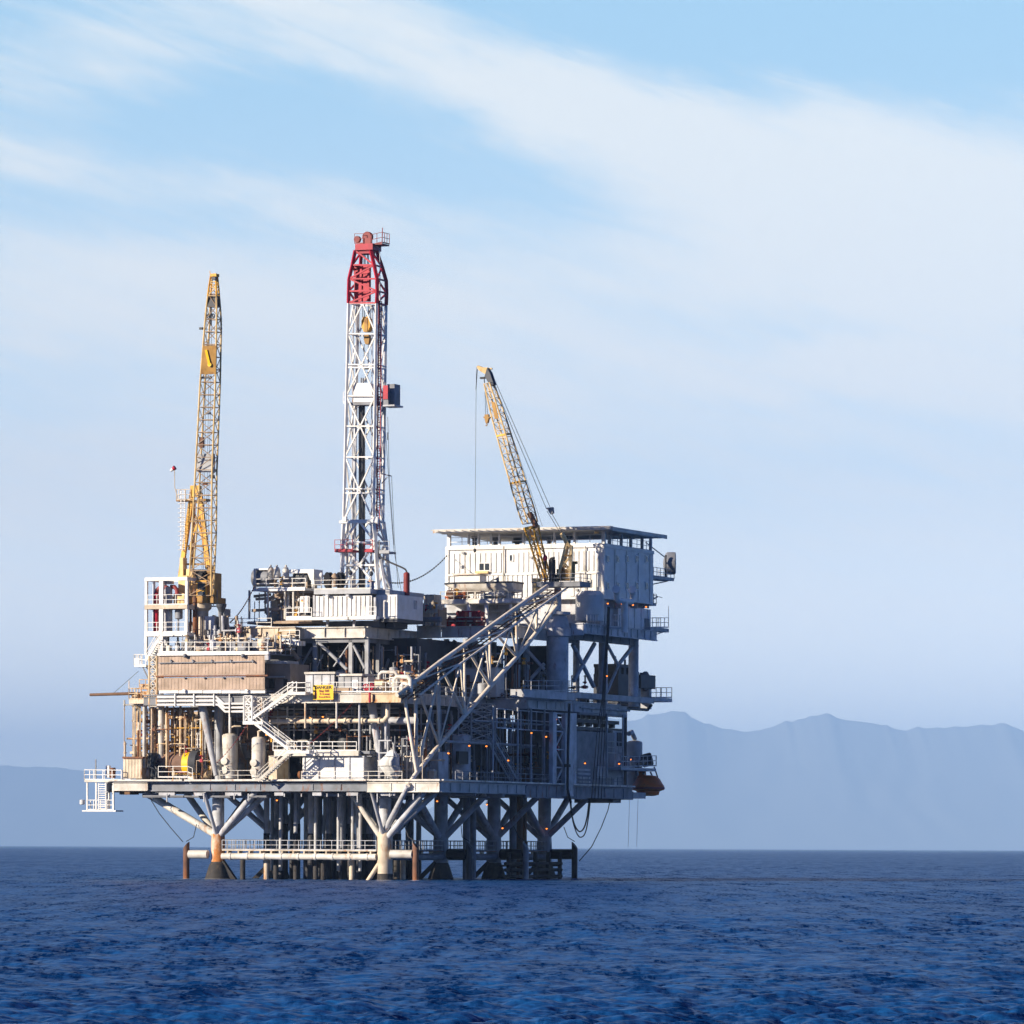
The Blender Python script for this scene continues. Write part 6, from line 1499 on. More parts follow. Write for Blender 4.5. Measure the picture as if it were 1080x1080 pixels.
m = MB(); corrugated(m, x0 + .15, x1 - .15, 7.2, zc0 + .15, zc1 - .15, .5, .08); m.box(x0 - .03, x0 + .12, 7.08, 7.2, zc0, zc1); m.box(x1 - .12, x1 + .03, 7.08, 7.2, zc0, zc1); wc.part('rib', m, 'white', bd)
m = MB(); p_ = G(438, 638, x1); m.box(x1, x1 + .05, p_[1] - .4, p_[1] + .4, p_[2] - .5, p_[2] + .5); wc.part('notice', m, 'pale_grey', bd)
m = MB(); m.box(x0 - .1, x1 + .05, 7.1, cv1, zc0 - .4, zc0 - .02); m.box(x0 + .5, x1 - 1, 8.5, cv1 - 2, ZC, zc0 - .42); wc.part('base_frame', m, 'dark_steel')
rv_ = Thing('red_vessel', 'dark red upright cylinder with a bent black pipe behind the white container', 'vessel', F(428.8, 628, 12))
a = F(428.8, 628, 12); b = F(428.8, 605, 12); m = MB(); m.lathe(a, [(.36, 0), (.36, b[2] - a[2]), (.2, b[2] - a[2] + .15)], n=14); rv_.part('shell', m, 'dull_red')
m = MB(); m.path([F(428.8, 604, 12), F(428.8, 602.5, 12), F(427.5, 600.5, 12), F(424, 598.5, 12), F(410, 592.5, 12.5), F(402, 588, 13), F(400, 584, 13.3), F(400, 570, 13.5)], .1, 8); rv_.part('bent_pipe', m, 'cable')
t = Thing('shaker_equipment', 'rusty equipment just right of the white container, before the red machinery', 'equipment', F(452, 660, 19))
clutter(t, F(446, 650, 19)[0], F(462, 650, 19)[0], 18.5, 21, ez1, ez1 + 2.6, 8, 6, 6, 41, ['cream', 'tan', 'mid_grey', 'weathered_white'], .16)
m = MB(); m.fbox(447, 627, 458, 645, 20, 2); t.part('cabinet', m, 'cream'); m = MB(); m.fbox(446, 640, 462, 661, 20.5, 2.5); t.part('cabinet', m, 'tan')

# ---------------------------------------------------------------- mud module (left of the drill floor)
mm = Thing('mud_module', 'open white-framed equipment module full of pipes between the yellow crane and the mast', 'equipment module', F(300, 662, 8))
mv = 7.0
m0, m1 = F(267, 640, mv)[0], F(331, 640, mv)[0]; mz0, mz1, mz2 = F(300, 655, mv)[2], F(300, 620.5, mv)[2], F(300, 601, mv)[2]
m = MB(); m.box(F(262, 650, mv)[0], F(330, 650, mv)[0], mv - .3, mv + 7, mz0 - .3, mz0); mm.part('base', m, 'tan')
m = MB(); m.box(m0, F(322, 650, mv)[0], mv, mv + 6, mz1 - .25, mz1); m.box(m0, F(322, 650, mv)[0], mv - .12, mv - .02, mz1 - .3, mz1 + .1); mm.part('upper_floor', m, 'white')
m = MB(); m.rail([(m0, mv, mz1), (F(322, 650, mv)[0], mv, mz1)], 1.1, 1.6, .045); mm.part('railing', m, 'white')
for x_ in (262.5, 282, 300, 309): m = MB(); m.fbox(x_ - .7, 622.5, x_ + .7, 653, mv + .1, .25); mm.part('post', m, 'weathered_white')
for (p, q) in (((270, 632), (296, 630)), ((279, 636), (294, 625)), ((268, 629), (285, 627)), ((266, 644), (300, 642))): m = MB(); m.beam(F(*p, mv + .6), F(*q, mv + .6), .3); mm.part('pipe', m, 'tan')
m = MB(); a = F(268.5, 610, mv + 1.4); m.lathe(a, [(.98, 0), (.98, 2.2), (.4, 2.5)], (1, 0, 0), 18); mm.part('drum', m, 'mid_grey')
m = MB(); m.fbox(267.5, 600, 269, 620, mv + .2, .3); m.fbox(267.5, 599.5, 283, 601.2, mv + .4, 2.2); mm.part('frame', m, 'white')
m = MB(); m.fbox(305, 600.5, 331, 604.5, mv + .5, 2.4); m.prism([F(324, 604, mv + .5), F(331, 604, mv + .5), F(331, 617, mv + .5), F(328, 614, mv + .5)], (0, 2.2, 0)); mm.part('hood', m, 'white')
m = MB(); m.fbox(310, 605, 324, 616, mv + 1, 1.8); mm.part('tank', m, 'dark_steel')
clutter(mm, m0 + 1.4, F(326, 650, mv)[0], mv + .8, mv + 4, mz1, mz1 + 1.9, 12, 10, 6, 42, WH_ + ['cream', 'tan', 'mid_grey'], .15)
clutter(mm, m0 - .3, F(318, 650, mv)[0], mv + .8, mv + 4.5, mz0, mz1 - .3, 14, 14, 8, 43, WH_ + ['tan', 'tan', 'cream', 'grey'], .16)
for x_ in (285.5, 301.5, 292): m = MB(); a = F(x_, 606, mv + .6); m.lathe(a, [(.3, -.6), (.38, -.2), (.38, .5), (.25, .8), (.12, .9), (.12, 1.1)], n=12); mm.part('vent_head', m, 'weathered_white')
m = MB(); m.box(m0 + .5, F(320, 650, mv)[0], mv + 5, mv + 5.2, mz0, mz1 - .3); mm.part('back_panel', m, 'tan')

# ---------------------------------------------------------------- grey hull on the rear deck, red machinery below it
hv0 = 29.0
hl = Thing('grey_hull', 'pale grey boat-shaped hull with a low deckhouse on a railed stand before the living quarters', 'boat', F(505, 633, hv0))
a, b = F(463.5, 614.5, hv0), F(540, 614.5, hv0); L_ = b[0] - a[0]; z0_, z1_ = F(505, 625.5, hv0)[2], F(505, 614.3, hv0)[2]
rows = []
for i in range(15):
    f_ = i / 14; x_ = a[0] + L_ * f_; w_ = 1.7 * (1 - max(0, .35 - f_) ** 2 / .1225 * .95) * (1 if f_ < .97 else .97); kd = (z1_ - z0_) * (1 - max(0, .3 - f_) ** 1.5 / .164 * .85)
    rows.append([(x_ + .5 * (1 - f_) * (kk - 3.5) ** 2 / 12 * 0, hv0 + 1.7 + w_ * s, z1_ - kd * d_) for kk, (s, d_) in enumerate(((-1, 0), (-.93, .45), (-.7, .85), (0, 1), (.7, .85), (.93, .45), (1, 0)))])
m = MB(); m.grid(rows); m.prism(rows[-1], (.03, 0, 0)); hu = hl.part('hull', m, 'weathered_white')
m = MB(); m.prism([r[0] for r in rows] + [r[-1] for r in rows[::-1]], (0, 0, -.05)); hl.part('deck', m, 'weathered_white', hu); m = MB(); m.path([add(r[0], (0, -.05, 0)) for r in rows], .1, 6); m.path([rows[-1][0], rows[-1][-1]], .12, 6); hl.part('gunwale', m, 'dark_steel', hu)
m = MB(); p_, q_ = F(480, 614.8, hv0 + .6), F(506, 606.5, hv0 + .6); m.prism([(p_[0], hv0 + .6, p_[2]), (q_[0], hv0 + .6, p_[2]), (q_[0], hv0 + .6, q_[2]), (p_[0] + .5, hv0 + .6, q_[2])], (0, 2, 0)); ca_ = hl.part('deckhouse', m, 'white')
m = MB(); m.box(p_[0] - .2, q_[0] + .1, hv0 + .4, hv0 + 2.8, q_[2], q_[2] + .1); hl.part('deckhouse_roof', m, 'tan', ca_)
m = MB(); m.path([F(516, 614, hv0 + .8), F(520, 611.5, hv0 + .8), F(525, 610.5, hv0 + .8)], .1, 6); m.beam(F(525, 614, hv0 + .8), F(525, 609, hv0 + .8), .25); hl.part('davit', m, 'mid_grey')
m = MB(); p_, q_ = F(464, 635, hv0 - .5), F(550, 635, hv0 - .5); sz = F(500, 633, hv0)[2]; m.box(p_[0], q_[0], hv0 - .5, hv0 + 4, sz - .4, sz); hl.part('stand_floor', m, 'weathered_white')
m = MB(); m.rail([(p_[0], hv0 - .4, sz), (q_[0], hv0 - .4, sz)], 1.0, 1.8, .045); hl.part('railing', m, 'weathered_white')
for x_ in (501, 519, 538): m = MB(); m.fbox(x_ - .7, 624.5, x_ + .7, 633, hv0 + .5, .3); hl.part('cradle', m, 'weathered_white')
for (x_, w_) in ((494, 1.6), (512.5, 1.8), (466.5, 1), (538, 1)): m = MB(); m.fbox(x_ - w_, 637, x_ + w_, 660, hv0 - .2, .4); hl.part('leg', m, 'white')
m = MB(); m.fbox(467, 643, 545, 646, hv0 + 3, 1); m.fbox(470, 637.5, 548, 661, hv0 + 3.6, .2); hl.part('rear_panel', m, 'pale_grey')
t = Thing('rack_of_hoses', 'bright orange and grey gear lying on the hull stand at its left end', 'equipment', F(480, 633, hv0))
clutter(t, F(470, 630, hv0)[0], F(490, 630, hv0)[0], hv0, hv0 + 1.5, sz, sz + 1.1, 5, 2, 5, 44, ['cream', 'tan', 'orange', 'rust'], .1)
clutter(t, F(505, 630, hv0)[0], F(540, 630, hv0)[0], hv0, hv0 + 1.5, sz, sz + .9, 4, 2, 6, 45, ['grey', 'weathered_white', 'mid_grey'], .1)
rm_ = Thing('red_machinery', 'dark red winches and frames on the rear deck below the grey hull', 'machinery', F(485, 660, 25))
zr_ = ez1
for (x0, y0, x1, y1, v) in ((458, 650, 466, 660, 25), (467, 652, 480, 660, 25.5), (481, 645, 490, 660, 25), (497, 645, 507, 656, 25.4)):
    m = MB(); p_, q_ = F(x0, y1, v), F(x1, y0, v); m.box(p_[0], q_[0], v, v + 1.2, zr_ + .15, q_[2]); m.box(p_[0] - .05, q_[0] + .05, v - .06, v + 1.26, zr_, zr_ + .15); m.box(p_[0] + .1, q_[0] - .1, v - .05, v, zr_ + .3, q_[2] - .12); rm_.part('casing', m, 'red')
for x_ in (474, 493, 502): c_ = F(x_, 655, 24.6); m = MB(); m.lathe(c_, [(.6, 0), (.6, .08), (.35, .1), (.35, .9), (.6, .92), (.6, 1.0)], (1, 0, 0), 16); rm_.part('winch_drum', m, 'dull_red')
m = MB()
for x_ in (483, 488, 494, 500, 506): m.beam(F(x_, 660, 24.8), F(x_, 644, 24.8), .14)
for y_ in (645, 652): m.beam(F(482, y_, 24.8), F(508, y_, 24.8), .14)
for (a_, b_) in (((483, 660), (488, 645)), ((494, 660), (500, 645)), ((506, 660), (500, 645))): m.beam(F(*a_, 24.8), F(*b_, 24.8), .1)
rm_.part('frame', m, 'red')
m = MB(); a = F(445, 661, 20); b = F(512, 660, 24.3); m.beam(F(460, 655, 24.2), F(512, 655, 24.2), .07); m.beam(F(460, 651, 24.2), F(512, 651, 24.2), .07); rm_.part('rail', m, 'weathered_white')

wb = Thing('white_cabin', 'white cabin on the middle deck seen through the sloping girder', 'cabin', F(506, 736, 21))
x1 = F(523.5, 720, 21.5)[0]; x0 = F(480, 720, 21.5)[0]; z0_, z1_ = F(500, 735, 21.5)[2], F(500, 705.5, 21.5)[2]; cv1 = G(532, 720, x1)[1]
m = MB(); m.box(x0, x1, 21.5, cv1, z0_, z1_); bd = wb.part('wall', m, 'white')
m = MB(); m.box(x0 - .1, x1 + .1, 21.4, cv1 + .1, z1_, z1_ + .15); wb.part('roof', m, 'weathered_white', bd)
m = MB(); p_ = F(511, 709, 21.5); m.lathe((p_[0], 21.5, p_[2]), [(.28, 0), (.28, -.12), (.0, -.14)], (0, 1, 0), 12); wb.part('vent', m, 'mid_grey', bd)
m = MB(); m.fbox(486, 713, 493, 733, 21.44, .06); wb.part('door', m, 'pale_grey', bd)

# ---------------------------------------------------------------- shaded right side
gt = Thing('grey_twin_tank', 'tall grey tank with a boxed front behind the lower end of the sloping girder', 'tank', G(480, 822, 5.5))
a = G(484, 822, 3.2); m = MB(); m.tank((2.9, a[1], ZA + .4), 1.6, G(480, 774, 3.2)[2] - ZA - .6, n=22, dome=.15); gt.part('shell', m, 'pale_grey')
m = MB(); p_ = G(470, 800, 4.5); m.box(2.9, 4.5, p_[1] - 2, p_[1] + .8, ZA, G(470, 793, 4.5)[2]); gt.part('cabinet', m, 'pale_grey')
m = MB(); p_ = G(488, 799, 4.5); m.box(4.2, 4.55, p_[1] - 1.2, p_[1] + 1.5, p_[2] - .7, p_[2] + .7); gt.part('window', m, 'black')
hb = Thing('hanging_stair_cage', 'grey latticed stair cage hanging under the middle deck on the shaded side', 'stair cage', G(510, 781, 6.5))
la = MB(); yl = [781, 771, 761, 751, 742]
rg_ = [[(2.8, G(497, y, 4.4)[1], G(510, y, 4.4)[2]), (4.4, G(497, y, 4.4)[1], G(510, y, 4.4)[2]), (4.4, G(522, y, 4.4)[1], G(510, y, 4.4)[2]), (2.8, G(522, y, 4.4)[1], G(510, y, 4.4)[2])] for y in yl]
lattice(None, la, rg_, .1, .07, mode='x'); chords(hb, 'post', rg_, .12, 'grey'); hb.part('lacing', la, 'grey')
m = MB(); m.box(2.8, 4.4, rg_[0][0][1], rg_[0][2][1], rg_[0][0][2] - .15, rg_[0][0][2]); hb.part('floor', m, 'grey')
m = MB(); m.stairs(G(545, 822, 7), G(523, 783, 7), (-.9, 0, 0)); hb.part('flight', m, 'grey')
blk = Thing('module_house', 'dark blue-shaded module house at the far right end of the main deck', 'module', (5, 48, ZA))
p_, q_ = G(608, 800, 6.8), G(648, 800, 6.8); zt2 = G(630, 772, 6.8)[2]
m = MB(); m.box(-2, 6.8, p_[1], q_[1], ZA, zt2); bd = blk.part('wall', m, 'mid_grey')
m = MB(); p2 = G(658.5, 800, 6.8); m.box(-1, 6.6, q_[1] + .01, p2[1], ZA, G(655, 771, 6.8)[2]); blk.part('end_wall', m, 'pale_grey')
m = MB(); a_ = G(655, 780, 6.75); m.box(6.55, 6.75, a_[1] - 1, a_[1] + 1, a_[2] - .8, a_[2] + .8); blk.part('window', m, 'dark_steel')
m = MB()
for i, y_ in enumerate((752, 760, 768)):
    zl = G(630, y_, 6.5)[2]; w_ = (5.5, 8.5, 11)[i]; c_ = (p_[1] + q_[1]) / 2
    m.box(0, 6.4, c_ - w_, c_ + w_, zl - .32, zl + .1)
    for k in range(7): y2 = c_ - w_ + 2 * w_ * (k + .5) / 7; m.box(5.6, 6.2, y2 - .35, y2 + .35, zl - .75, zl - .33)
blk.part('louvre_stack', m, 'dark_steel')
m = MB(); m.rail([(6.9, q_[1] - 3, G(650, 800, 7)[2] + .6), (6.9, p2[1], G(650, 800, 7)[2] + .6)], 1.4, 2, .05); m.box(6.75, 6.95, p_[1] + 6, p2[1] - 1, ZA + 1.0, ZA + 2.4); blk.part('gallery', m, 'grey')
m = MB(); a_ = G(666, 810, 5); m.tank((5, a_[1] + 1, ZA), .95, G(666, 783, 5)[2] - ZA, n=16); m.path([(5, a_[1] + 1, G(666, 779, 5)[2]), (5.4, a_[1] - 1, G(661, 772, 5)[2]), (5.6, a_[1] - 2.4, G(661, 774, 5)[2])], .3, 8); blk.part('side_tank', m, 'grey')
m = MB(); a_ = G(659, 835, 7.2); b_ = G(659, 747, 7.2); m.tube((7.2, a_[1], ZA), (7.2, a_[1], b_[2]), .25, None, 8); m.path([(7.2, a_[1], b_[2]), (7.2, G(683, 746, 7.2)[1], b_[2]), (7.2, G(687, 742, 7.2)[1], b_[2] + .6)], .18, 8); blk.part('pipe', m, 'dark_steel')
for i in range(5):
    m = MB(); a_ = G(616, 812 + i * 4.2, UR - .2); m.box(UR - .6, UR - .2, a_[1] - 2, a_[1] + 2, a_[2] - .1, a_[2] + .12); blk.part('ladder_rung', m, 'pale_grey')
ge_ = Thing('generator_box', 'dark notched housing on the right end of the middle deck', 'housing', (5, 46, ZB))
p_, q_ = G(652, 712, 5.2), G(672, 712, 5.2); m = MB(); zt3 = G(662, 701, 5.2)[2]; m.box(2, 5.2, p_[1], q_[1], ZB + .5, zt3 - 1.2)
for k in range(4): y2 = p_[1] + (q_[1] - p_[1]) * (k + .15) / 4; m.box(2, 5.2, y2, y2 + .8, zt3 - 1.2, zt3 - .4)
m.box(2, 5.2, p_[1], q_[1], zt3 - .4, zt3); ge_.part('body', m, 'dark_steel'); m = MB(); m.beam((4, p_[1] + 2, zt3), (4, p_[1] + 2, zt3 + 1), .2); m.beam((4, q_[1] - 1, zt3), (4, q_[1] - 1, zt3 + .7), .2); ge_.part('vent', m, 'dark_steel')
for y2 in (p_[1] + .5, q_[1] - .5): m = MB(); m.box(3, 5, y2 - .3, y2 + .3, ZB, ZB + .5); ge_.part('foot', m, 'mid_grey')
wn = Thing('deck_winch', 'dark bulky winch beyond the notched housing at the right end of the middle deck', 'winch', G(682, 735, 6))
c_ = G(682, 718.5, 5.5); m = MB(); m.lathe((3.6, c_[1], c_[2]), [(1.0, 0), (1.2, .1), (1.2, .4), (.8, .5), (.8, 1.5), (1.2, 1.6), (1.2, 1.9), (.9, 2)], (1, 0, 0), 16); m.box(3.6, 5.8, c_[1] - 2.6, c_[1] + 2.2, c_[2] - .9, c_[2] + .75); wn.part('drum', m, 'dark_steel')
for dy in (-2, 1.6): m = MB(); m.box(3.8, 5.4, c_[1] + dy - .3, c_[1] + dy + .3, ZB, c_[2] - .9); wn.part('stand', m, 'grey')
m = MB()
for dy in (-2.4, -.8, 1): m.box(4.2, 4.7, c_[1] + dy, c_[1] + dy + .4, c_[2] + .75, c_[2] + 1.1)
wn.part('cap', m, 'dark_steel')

# lifeboat and davit
dvt = Thing('davit_platform', 'dark railed davit platform holding the orange capsule at the right end', 'davit', G(676, 810, UR))
a, b = G(655, 809, UR + .3), G(692, 808, UR + .3); m = MB(); m.box(UR - 3, UR + .3, a[1], b[1], a[2] - .35, a[2]); dvt.part('floor', m, 'grey')
m = MB(); m.rail([a, b, add(b, (-3, 0, 0))], 1.25, 1.4, .05); dvt.part('railing', m, 'grey')
m = MB(); c_ = G(685, 803, UR - .6); m.lathe((UR - 1.6, c_[1], c_[2]), [(.7, 0), (.8, .1), (.8, 1.2), (.7, 1.3)], (1, .5, .3), 12); dvt.part('winch', m, 'black'); m = MB(); m.beam((UR - .5, G(676, 806, UR)[1], a[2]), (UR - .5, b[1] - 2, a[2] + 1), .5); dvt.part('winch_arm', m, 'black')
m = MB(); m.path([G(690, 809, UR), G(692, 815, UR), G(694, 821, UR)], .1, 6); m.beam(G(671, 811, UR), G(672, 818, UR), .3); dvt.part('fall', m, 'mid_grey')
lb = Thing('survival_capsule', 'round orange survival capsule hanging from the davit at the right end of the platform', 'lifeboat', G(684, 840, UR - .9))
ux = UR - .9; lc = G(683.5, 830, ux); zf = lambda y: G(684, y, ux)[2]
m = MB(); m.lathe((ux, lc[1], 0), [(.66, zf(839.5)), (1.3, zf(838.5)), (1.42, zf(834.5)), (1.95, zf(833)), (1.97, zf(829)), (1.72, zf(826)), (1.42, zf(821.5)), (.95, zf(818.3)), (0, zf(817.5))], n=22); hu = lb.part('hull', m, 'orange')
m = MB(); m.lathe((ux, lc[1], 0), [(2.01, zf(832.6)), (2.05, zf(831.5)), (2.01, zf(830))], n=22); lb.part('fender_strip', m, 'dull_red', hu)
m = MB(); c_ = F(677, 815, lc[1] - .4); m.lathe((c_[0], lc[1] - .4, 0), [(.62, zf(824)), (.5, zf(814)), (.34, zf(810.5)), (0, zf(810.2))], n=14); tw2 = lb.part('conning_tower', m, 'orange')
m = MB(); m.box(c_[0] + .3, c_[0] + .56, lc[1] - 1.0, lc[1] - .8, zf(817), zf(814.5)); lb.part('window', m, 'glass', tw2)
m = MB(); m.tube(F(688, 819, lc[1]), F(686, 814, lc[1]), .1, None, 6); lb.part('lifting_hook', m, 'mid_grey')
bx_ = Thing('grey_box', 'small pale box slung below the deck edge beside the orange capsule', 'box', G(674, 843, UR - .5))
m = MB(); a, b = G(668, 842, UR - .4), G(681, 836, UR - .4); m.box(UR - 2, UR - .4, a[1], b[1], a[2], b[2]); bx_.part('body', m, 'grey'); m = MB(); m.box(UR - 1.8, UR - .6, a[1] + .3, b[1] - .3, b[2], ZAB + .3); bx_.part('hanger', m, 'mid_grey')
stp = MB(); a, b = G(650, 836, UR - .2), G(668, 832, UR - .2); stp.box(UR - 6, UR - .2, a[1], b[1], a[2] - .8, a[2] + .2); stp.box(UR - 6, UR - 1, a[1] + 1, b[1] - 2, a[2] - 1.2, a[2] - .8); P.part('deck_extension', stp, 'mid_grey')

# ---------------------------------------------------------------- fender piles with their arms and chains
fl = []
for (px, py, v, du, label, mt) in ((196.5, 930, -.8, 1, 'leftmost rusty fender pile standing clear of the left front leg', 'rust'),
                         (438.5, 931, -.4, -1, 'rusty fender pile on a white arm beside the near corner leg', 'rust'),
                         (495, 930, 15.4, -1, 'dark fender pile beside the second leg of the shaded side', 'dark_steel'),
                         (554.5, 929, 30.7, -1, 'pale grey fender pile beside the third leg of the shaded side', 'grey'),
                         (606, 928, 46, -1, 'black fender pile at the far right end of the platform', 'black')):
    a = F(px, 905, v); u = a[0]
    t = Thing('fender_pile', label, 'fender pile', (u, v, 0), 'fender piles round the platform legs')
    top = F(px, 887.5, v)[2]
    m = MB(); m.tube((u, v, -2.5), (u, v, top - .9), .36, None, 12)
    n = 12; ring = [(u + .36 * math.cos(k * 2 * math.pi / n), v + .36 * math.sin(k * 2 * math.pi / n)) for k in range(n)]
    lo = [(x_, y_, top - .9) for x_, y_ in ring]; hi = [(x_, y_, top - .45 + du * 1.2 * (x_ - u)) for x_, y_ in ring]
    m._add(lo + hi, [(k, (k + 1) % n, n + (k + 1) % n, n + k) for k in range(n)], True); m._add(hi, [tuple(range(n))]); t.part('pile', m, mt)
    m = MB(); legu = LU if du > 0 else 0; z_ = F(px, 901, v)[2]
    m.tube((legu - du * .9, v, z_), (u + du * .36, v, z_), .48 if mt in ('rust',) else .6, None, 12); ar = t.part('arm', m, 'weathered_white' if mt == 'rust' else 'black')
    m = MB(); m.tube((u + du * .2, v, z_), (u + du * .5, v, z_), .3, None, 10); t.part('joint', m, 'dark_steel', ar)
    m = MB(); m.path([(u, v, top), (u + du * .9, v, top + .5), (legu - du * 2.4, v + .2, NODE + 1.3)], .05, 5); t.part('chain', m, 'cable')
m = MB(); m.path([F(193, 888, -1), F(180, 873, -1.4), F(168, 858, -1.8), F(160, 845, -2.2), F(158, 838, -2.4)], .05, 5)
single('mooring_rope', m, 'cable', 'thin rope from the leftmost fender pile up to the deck', 'rope', F(193, 888, -1))

# hoses and cables hanging at the right end
for (pts, r, lb_) in (([(602, 843), (603, 858), (606, 870), (611, 877), (616, 873), (619.5, 860), (621.5, 842)], .09, 'inner black hose looping below the right end of the deck'),
                      ([(601, 845), (604, 865), (608, 878), (612, 883), (617, 879), (620.5, 863), (623, 840)], .07, 'outer, deeper black hose loop below the right end of the deck')):
    m = MB(); P3 = [G(x_, y_, UR - 2) for x_, y_ in pts]; sm2 = []
    for i in range(len(P3) - 1):
        p0, p1, p2, p3 = V(P3[max(0, i - 1)]), V(P3[i]), V(P3[i + 1]), V(P3[min(len(P3) - 1, i + 2)])
        for k in range(5): t_ = k / 5; sm2.append(.5 * ((2 * p1) + (p2 - p0) * t_ + (2 * p0 - 5 * p1 + 4 * p2 - p3) * t_ ** 2 + (3 * p1 - p0 - 3 * p2 + p3) * t_ ** 3))
    sm2.append(V(P3[-1])); m.path(sm2, r, 6); single('hanging_hose', m, 'cable', lb_, 'hose', P3[0], 'hoses hanging below the deck')
m = MB(); m.path([G(645, 838, UR - 2), G(641, 855, UR - 2), G(634, 873, UR - 2), G(624, 893, UR - 2), G(611, 908, UR - 2.5)], .06, 6); single('slack_cable', m, 'cable', 'long slack cable slanting from the right end of the deck down to the black pile', 'cable', G(645, 838, UR - 2))
for px, lb_ in ((664, 'left one of two thin lines hanging under the orange capsule'), (673, 'right one of two thin lines hanging under the orange capsule')):
    m = MB(); m.tube(G(px, 843, UR - .6), G(px - 1.5, 893, UR - .6), .022, None, 5); single('thin_line', m, 'grey', lb_, 'line', G(px, 893, UR - .6))
m = MB()
for k in range(4):
    d_ = k * .2
    m.path([add(G(641, 640, QU + .9), (0, d_, 0)), add(G(640, 668, QU + .9), (0, d_, 0)), add(G(636.5, 710, QU + .2), (0, d_ * 1.3, 0)), add(G(635, 738, BR2 + 2), (0, d_ * 1.5, 0)), add(G(630, 770, BR2 + 2), (0, d_ * 4, 0)), add(G(624, 842, UR + .6), (0, d_ * 5, 0))], .05, 6)
single('cable_bundle', m, 'cable', 'bundle of black cables running down the shaded side from the living quarters', 'cables', G(640, 840, UR))
m = MB(); m.path([G(600.5, 742, UR + .8), G(599, 790, UR + .9), G(598.5, 832, UR + .9), G(602, 846, UR + .3)], .16, 7); m.tube(G(598.5, 806, UR + .95), G(598.5, 809, UR + .95), .4, None, 8); single('riser_hose', m, 'cable', 'black hose down the face of the pale twin-post tower', 'hose', G(599, 842, UR))

# strings of lights and red ropes
def rope(name, a, b, sag, r, mat, label, cat, n=26, bead=0):
    m = MB(); pts = [add(lerp(a, b, i / n), (0, 0, -sag * 4 * (i / n) * (1 - i / n))) for i in range(n + 1)]
    m.path(pts, r, 5)
    if bead:
        for p_ in pts[::1]: m.ball(p_, bead, 6)
    single(name, m, mat, label, cat, a)
rope('light_string', F(412, 614.5, 13), F(471, 586.5, QV - 1), 1.0, .03, 'cable', 'dark string of small lamps from the mast foot to the living quarters', 'light string', 26, .12)
rope('light_string', F(243, 656, 3), F(268.5, 618, 7), .5, .035, 'dull_red', 'dark red string of lamps rising from the crane foot to the mud module', 'light string', 22, .1)
rope('red_rope', F(318, 791, -3), F(376, 737, -4), .3, .022, 'dull_red', 'red rope slanting from the stair landing up to the middle deck', 'rope', 17, .075)
rope('red_rope', F(229, 804, -2.4), F(261, 764, -4.6), .3, .022, 'dull_red', 'red rope slanting past the taller white tank', 'rope', 15, .075)
ws = Thing('windsock', 'small red and white windsock on a pole above the yellow crane gallery', 'windsock', F(184, 516, CV))
m = MB(); m.tube(F(188, 528, CV), F(184.3, 514, CV), .05, None, 6); m.tube(F(184.3, 514, CV), F(184, 494, CV), .045, None, 6); ws.part('pole', m, 'cream')
m = MB(); m.lathe(F(184.6, 493, CV), [(.28, 0), (.2, .32)], (-.8, 0, -.55), 10); ws.part('red_cone', m, 'red'); m = MB(); m.lathe(add(F(184.6, 493, CV), (-.26, 0, -.18)), [(.2, 0), (.13, .35)], (-.8, 0, -.55), 10); ws.part('white_cone', m, 'white')

# lit lamps
def lamp(p, label, r=.17, mat='lamp', down=True):
    t = Thing('deck_lamp', label, 'lamp', p, 'lit orange lamps on the decks')
    m = MB(); m.ball(p, (r, r, r * .8), 8); t.part('bulb', m, mat)
    m = MB(); m.lathe(add(p, (0, 0, r * .45)), [(r * 1.25, 0), (r * 1.1, r * .5), (r * .4, r * .9), (.04, r * 1.0), (.04, r * 2.4)], n=8); t.part('shade', m, 'dark_steel')
for px, py, lb_ in ((495, 786.5, 'left one of a pair of orange lamps beneath the hanging stair cage'), (513, 787, 'right one of a pair of orange lamps beneath the hanging stair cage'), (536, 802, 'orange lamp beside the shaded stair flight'),
                    (473, 794.5, 'orange lamp on the front of the grey twin tank'), (560.5, 773, 'faint orange lamp near the hanging rails on the shaded side'), (576, 777, 'orange lamp just left of the pale twin-post tower'),
                    (586.5, 758.5, 'orange lamp near the top of the pale twin-post tower'), (617, 805, 'bright orange lamp right of the pale twin-post tower'), (653, 805.5, 'orange lamp near the window of the module house'), (665, 801, 'orange lamp beside the davit platform'),
                    (640, 713, 'orange lamp on the column below the living quarters')):
    lamp(G(px, py, UR - .1 if py > 740 else QU - 1.5), lb_, .12)
for px, py, lb_ in ((641, 636.5, 'first orange lamp from the corner under the wall of the living quarters'), (656, 637, 'second orange lamp from the corner, behind the vent pipe'), (667.5, 638, 'third orange lamp, right of the vent pipe'), (681.5, 640, 'last orange lamp under the far end of the living quarters')):
    lamp(G(px, py, QU + .3), lb_, .12)
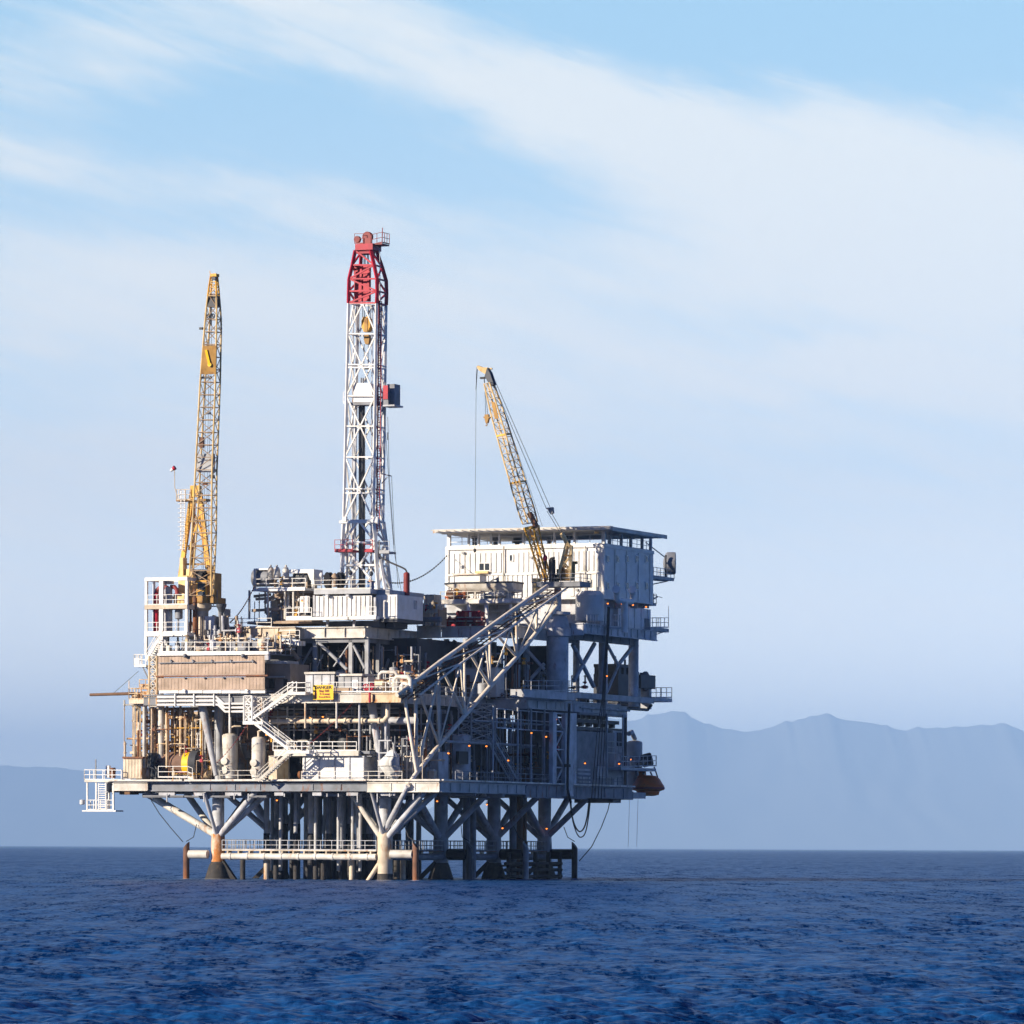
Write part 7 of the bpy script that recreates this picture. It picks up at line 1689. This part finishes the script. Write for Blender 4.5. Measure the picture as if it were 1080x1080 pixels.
for px, py, v, lb_ in ((327, 757, -1, 'left of two orange lamps above the long cream pipe'), (340.5, 756, -1, 'right of two orange lamps above the long cream pipe'), (281, 775, -2, 'orange lamp beside the narrower white tank'), (292, 844, -1, 'orange lamp under the main deck near the left leg'),
                       (461, 845, 10, 'orange lamp under the main deck by the second shaded leg'), (513.5, 848.5, 24, 'orange lamp under the main deck between the shaded legs'), (530, 873.5, 28, 'orange lamp on the lower braces of the shaded side'), (576.5, 874, 44.5, 'orange lamp on the last shaded leg'),
                       (318.5, 634, 5.3, 'orange lamp on the small white ribbed wall'), (390, 612.5, 6, 'orange lamp beside the blue bin')):
    lamp(F(px, py, v), lb_, .12)
lamp(F(406, 771, 1), 'small red lamp above the wrapped equipment', .15, 'beacon')
for px, v, lb_ in ((479, QV - .6, 'wide orange lamp under the left end of the roof deck'), (629, QV - .6, 'wide orange lamp under the right end of the roof deck')):
    t = Thing('roof_lamp', lb_, 'lamp', F(px, 561, v)); m = MB(); m.fbox(px - 2.4, 559.6, px + 2.4, 562.6, v, .35); t.part('lens', m, 'pale_yellow'); m = MB(); m.fbox(px - 2.8, 558.6, px + 2.8, 559.5, v - .1, .55); t.part('hood', m, 'tan')

# thin wash round the legs
random.seed(77)
m = MB()
for (u, v, r) in [(LU, v, 1.5) for v in ROWS] + [(0, 0, .95)] + [(0, v, 1.5) for v in ROWS[1:]] + [(F(196.5, 905, -.8)[0], -.8, .4), (F(438.5, 905, -.4)[0], -.4, .4), (F(606, 905, 46)[0], 46, .4), (F(554.5, 905, 30.7)[0], 30.7, .4)]:
    n = 18; ph = random.random() * 6
    inner = [(u + (r - .1) * math.cos(k * 2 * math.pi / n), v + (r - .1) * math.sin(k * 2 * math.pi / n), .05) for k in range(n)]
    w = [r + .15 + .5 * max(0, math.sin(k * 1.1 + ph) + .3 * math.sin(k * 2.7)) * random.random() for k in range(n)]
    outer = [(u + w[k] * math.cos(k * 2 * math.pi / n), v + w[k] * math.sin(k * 2 * math.pi / n), .02) for k in range(n)]
    m._add(inner + outer, [(k, n + k, n + (k + 1) % n, (k + 1) % n) for k in range(n)], True)
fo = link('foam', m, 'sea_foam'); fo.location = W((0, 0, 0)); fo.rotation_euler = (0, 0, -TH); fo['kind'] = 'stuff'; fo['label'] = 'thin white wash on the water round the legs'; fo['category'] = 'foam'
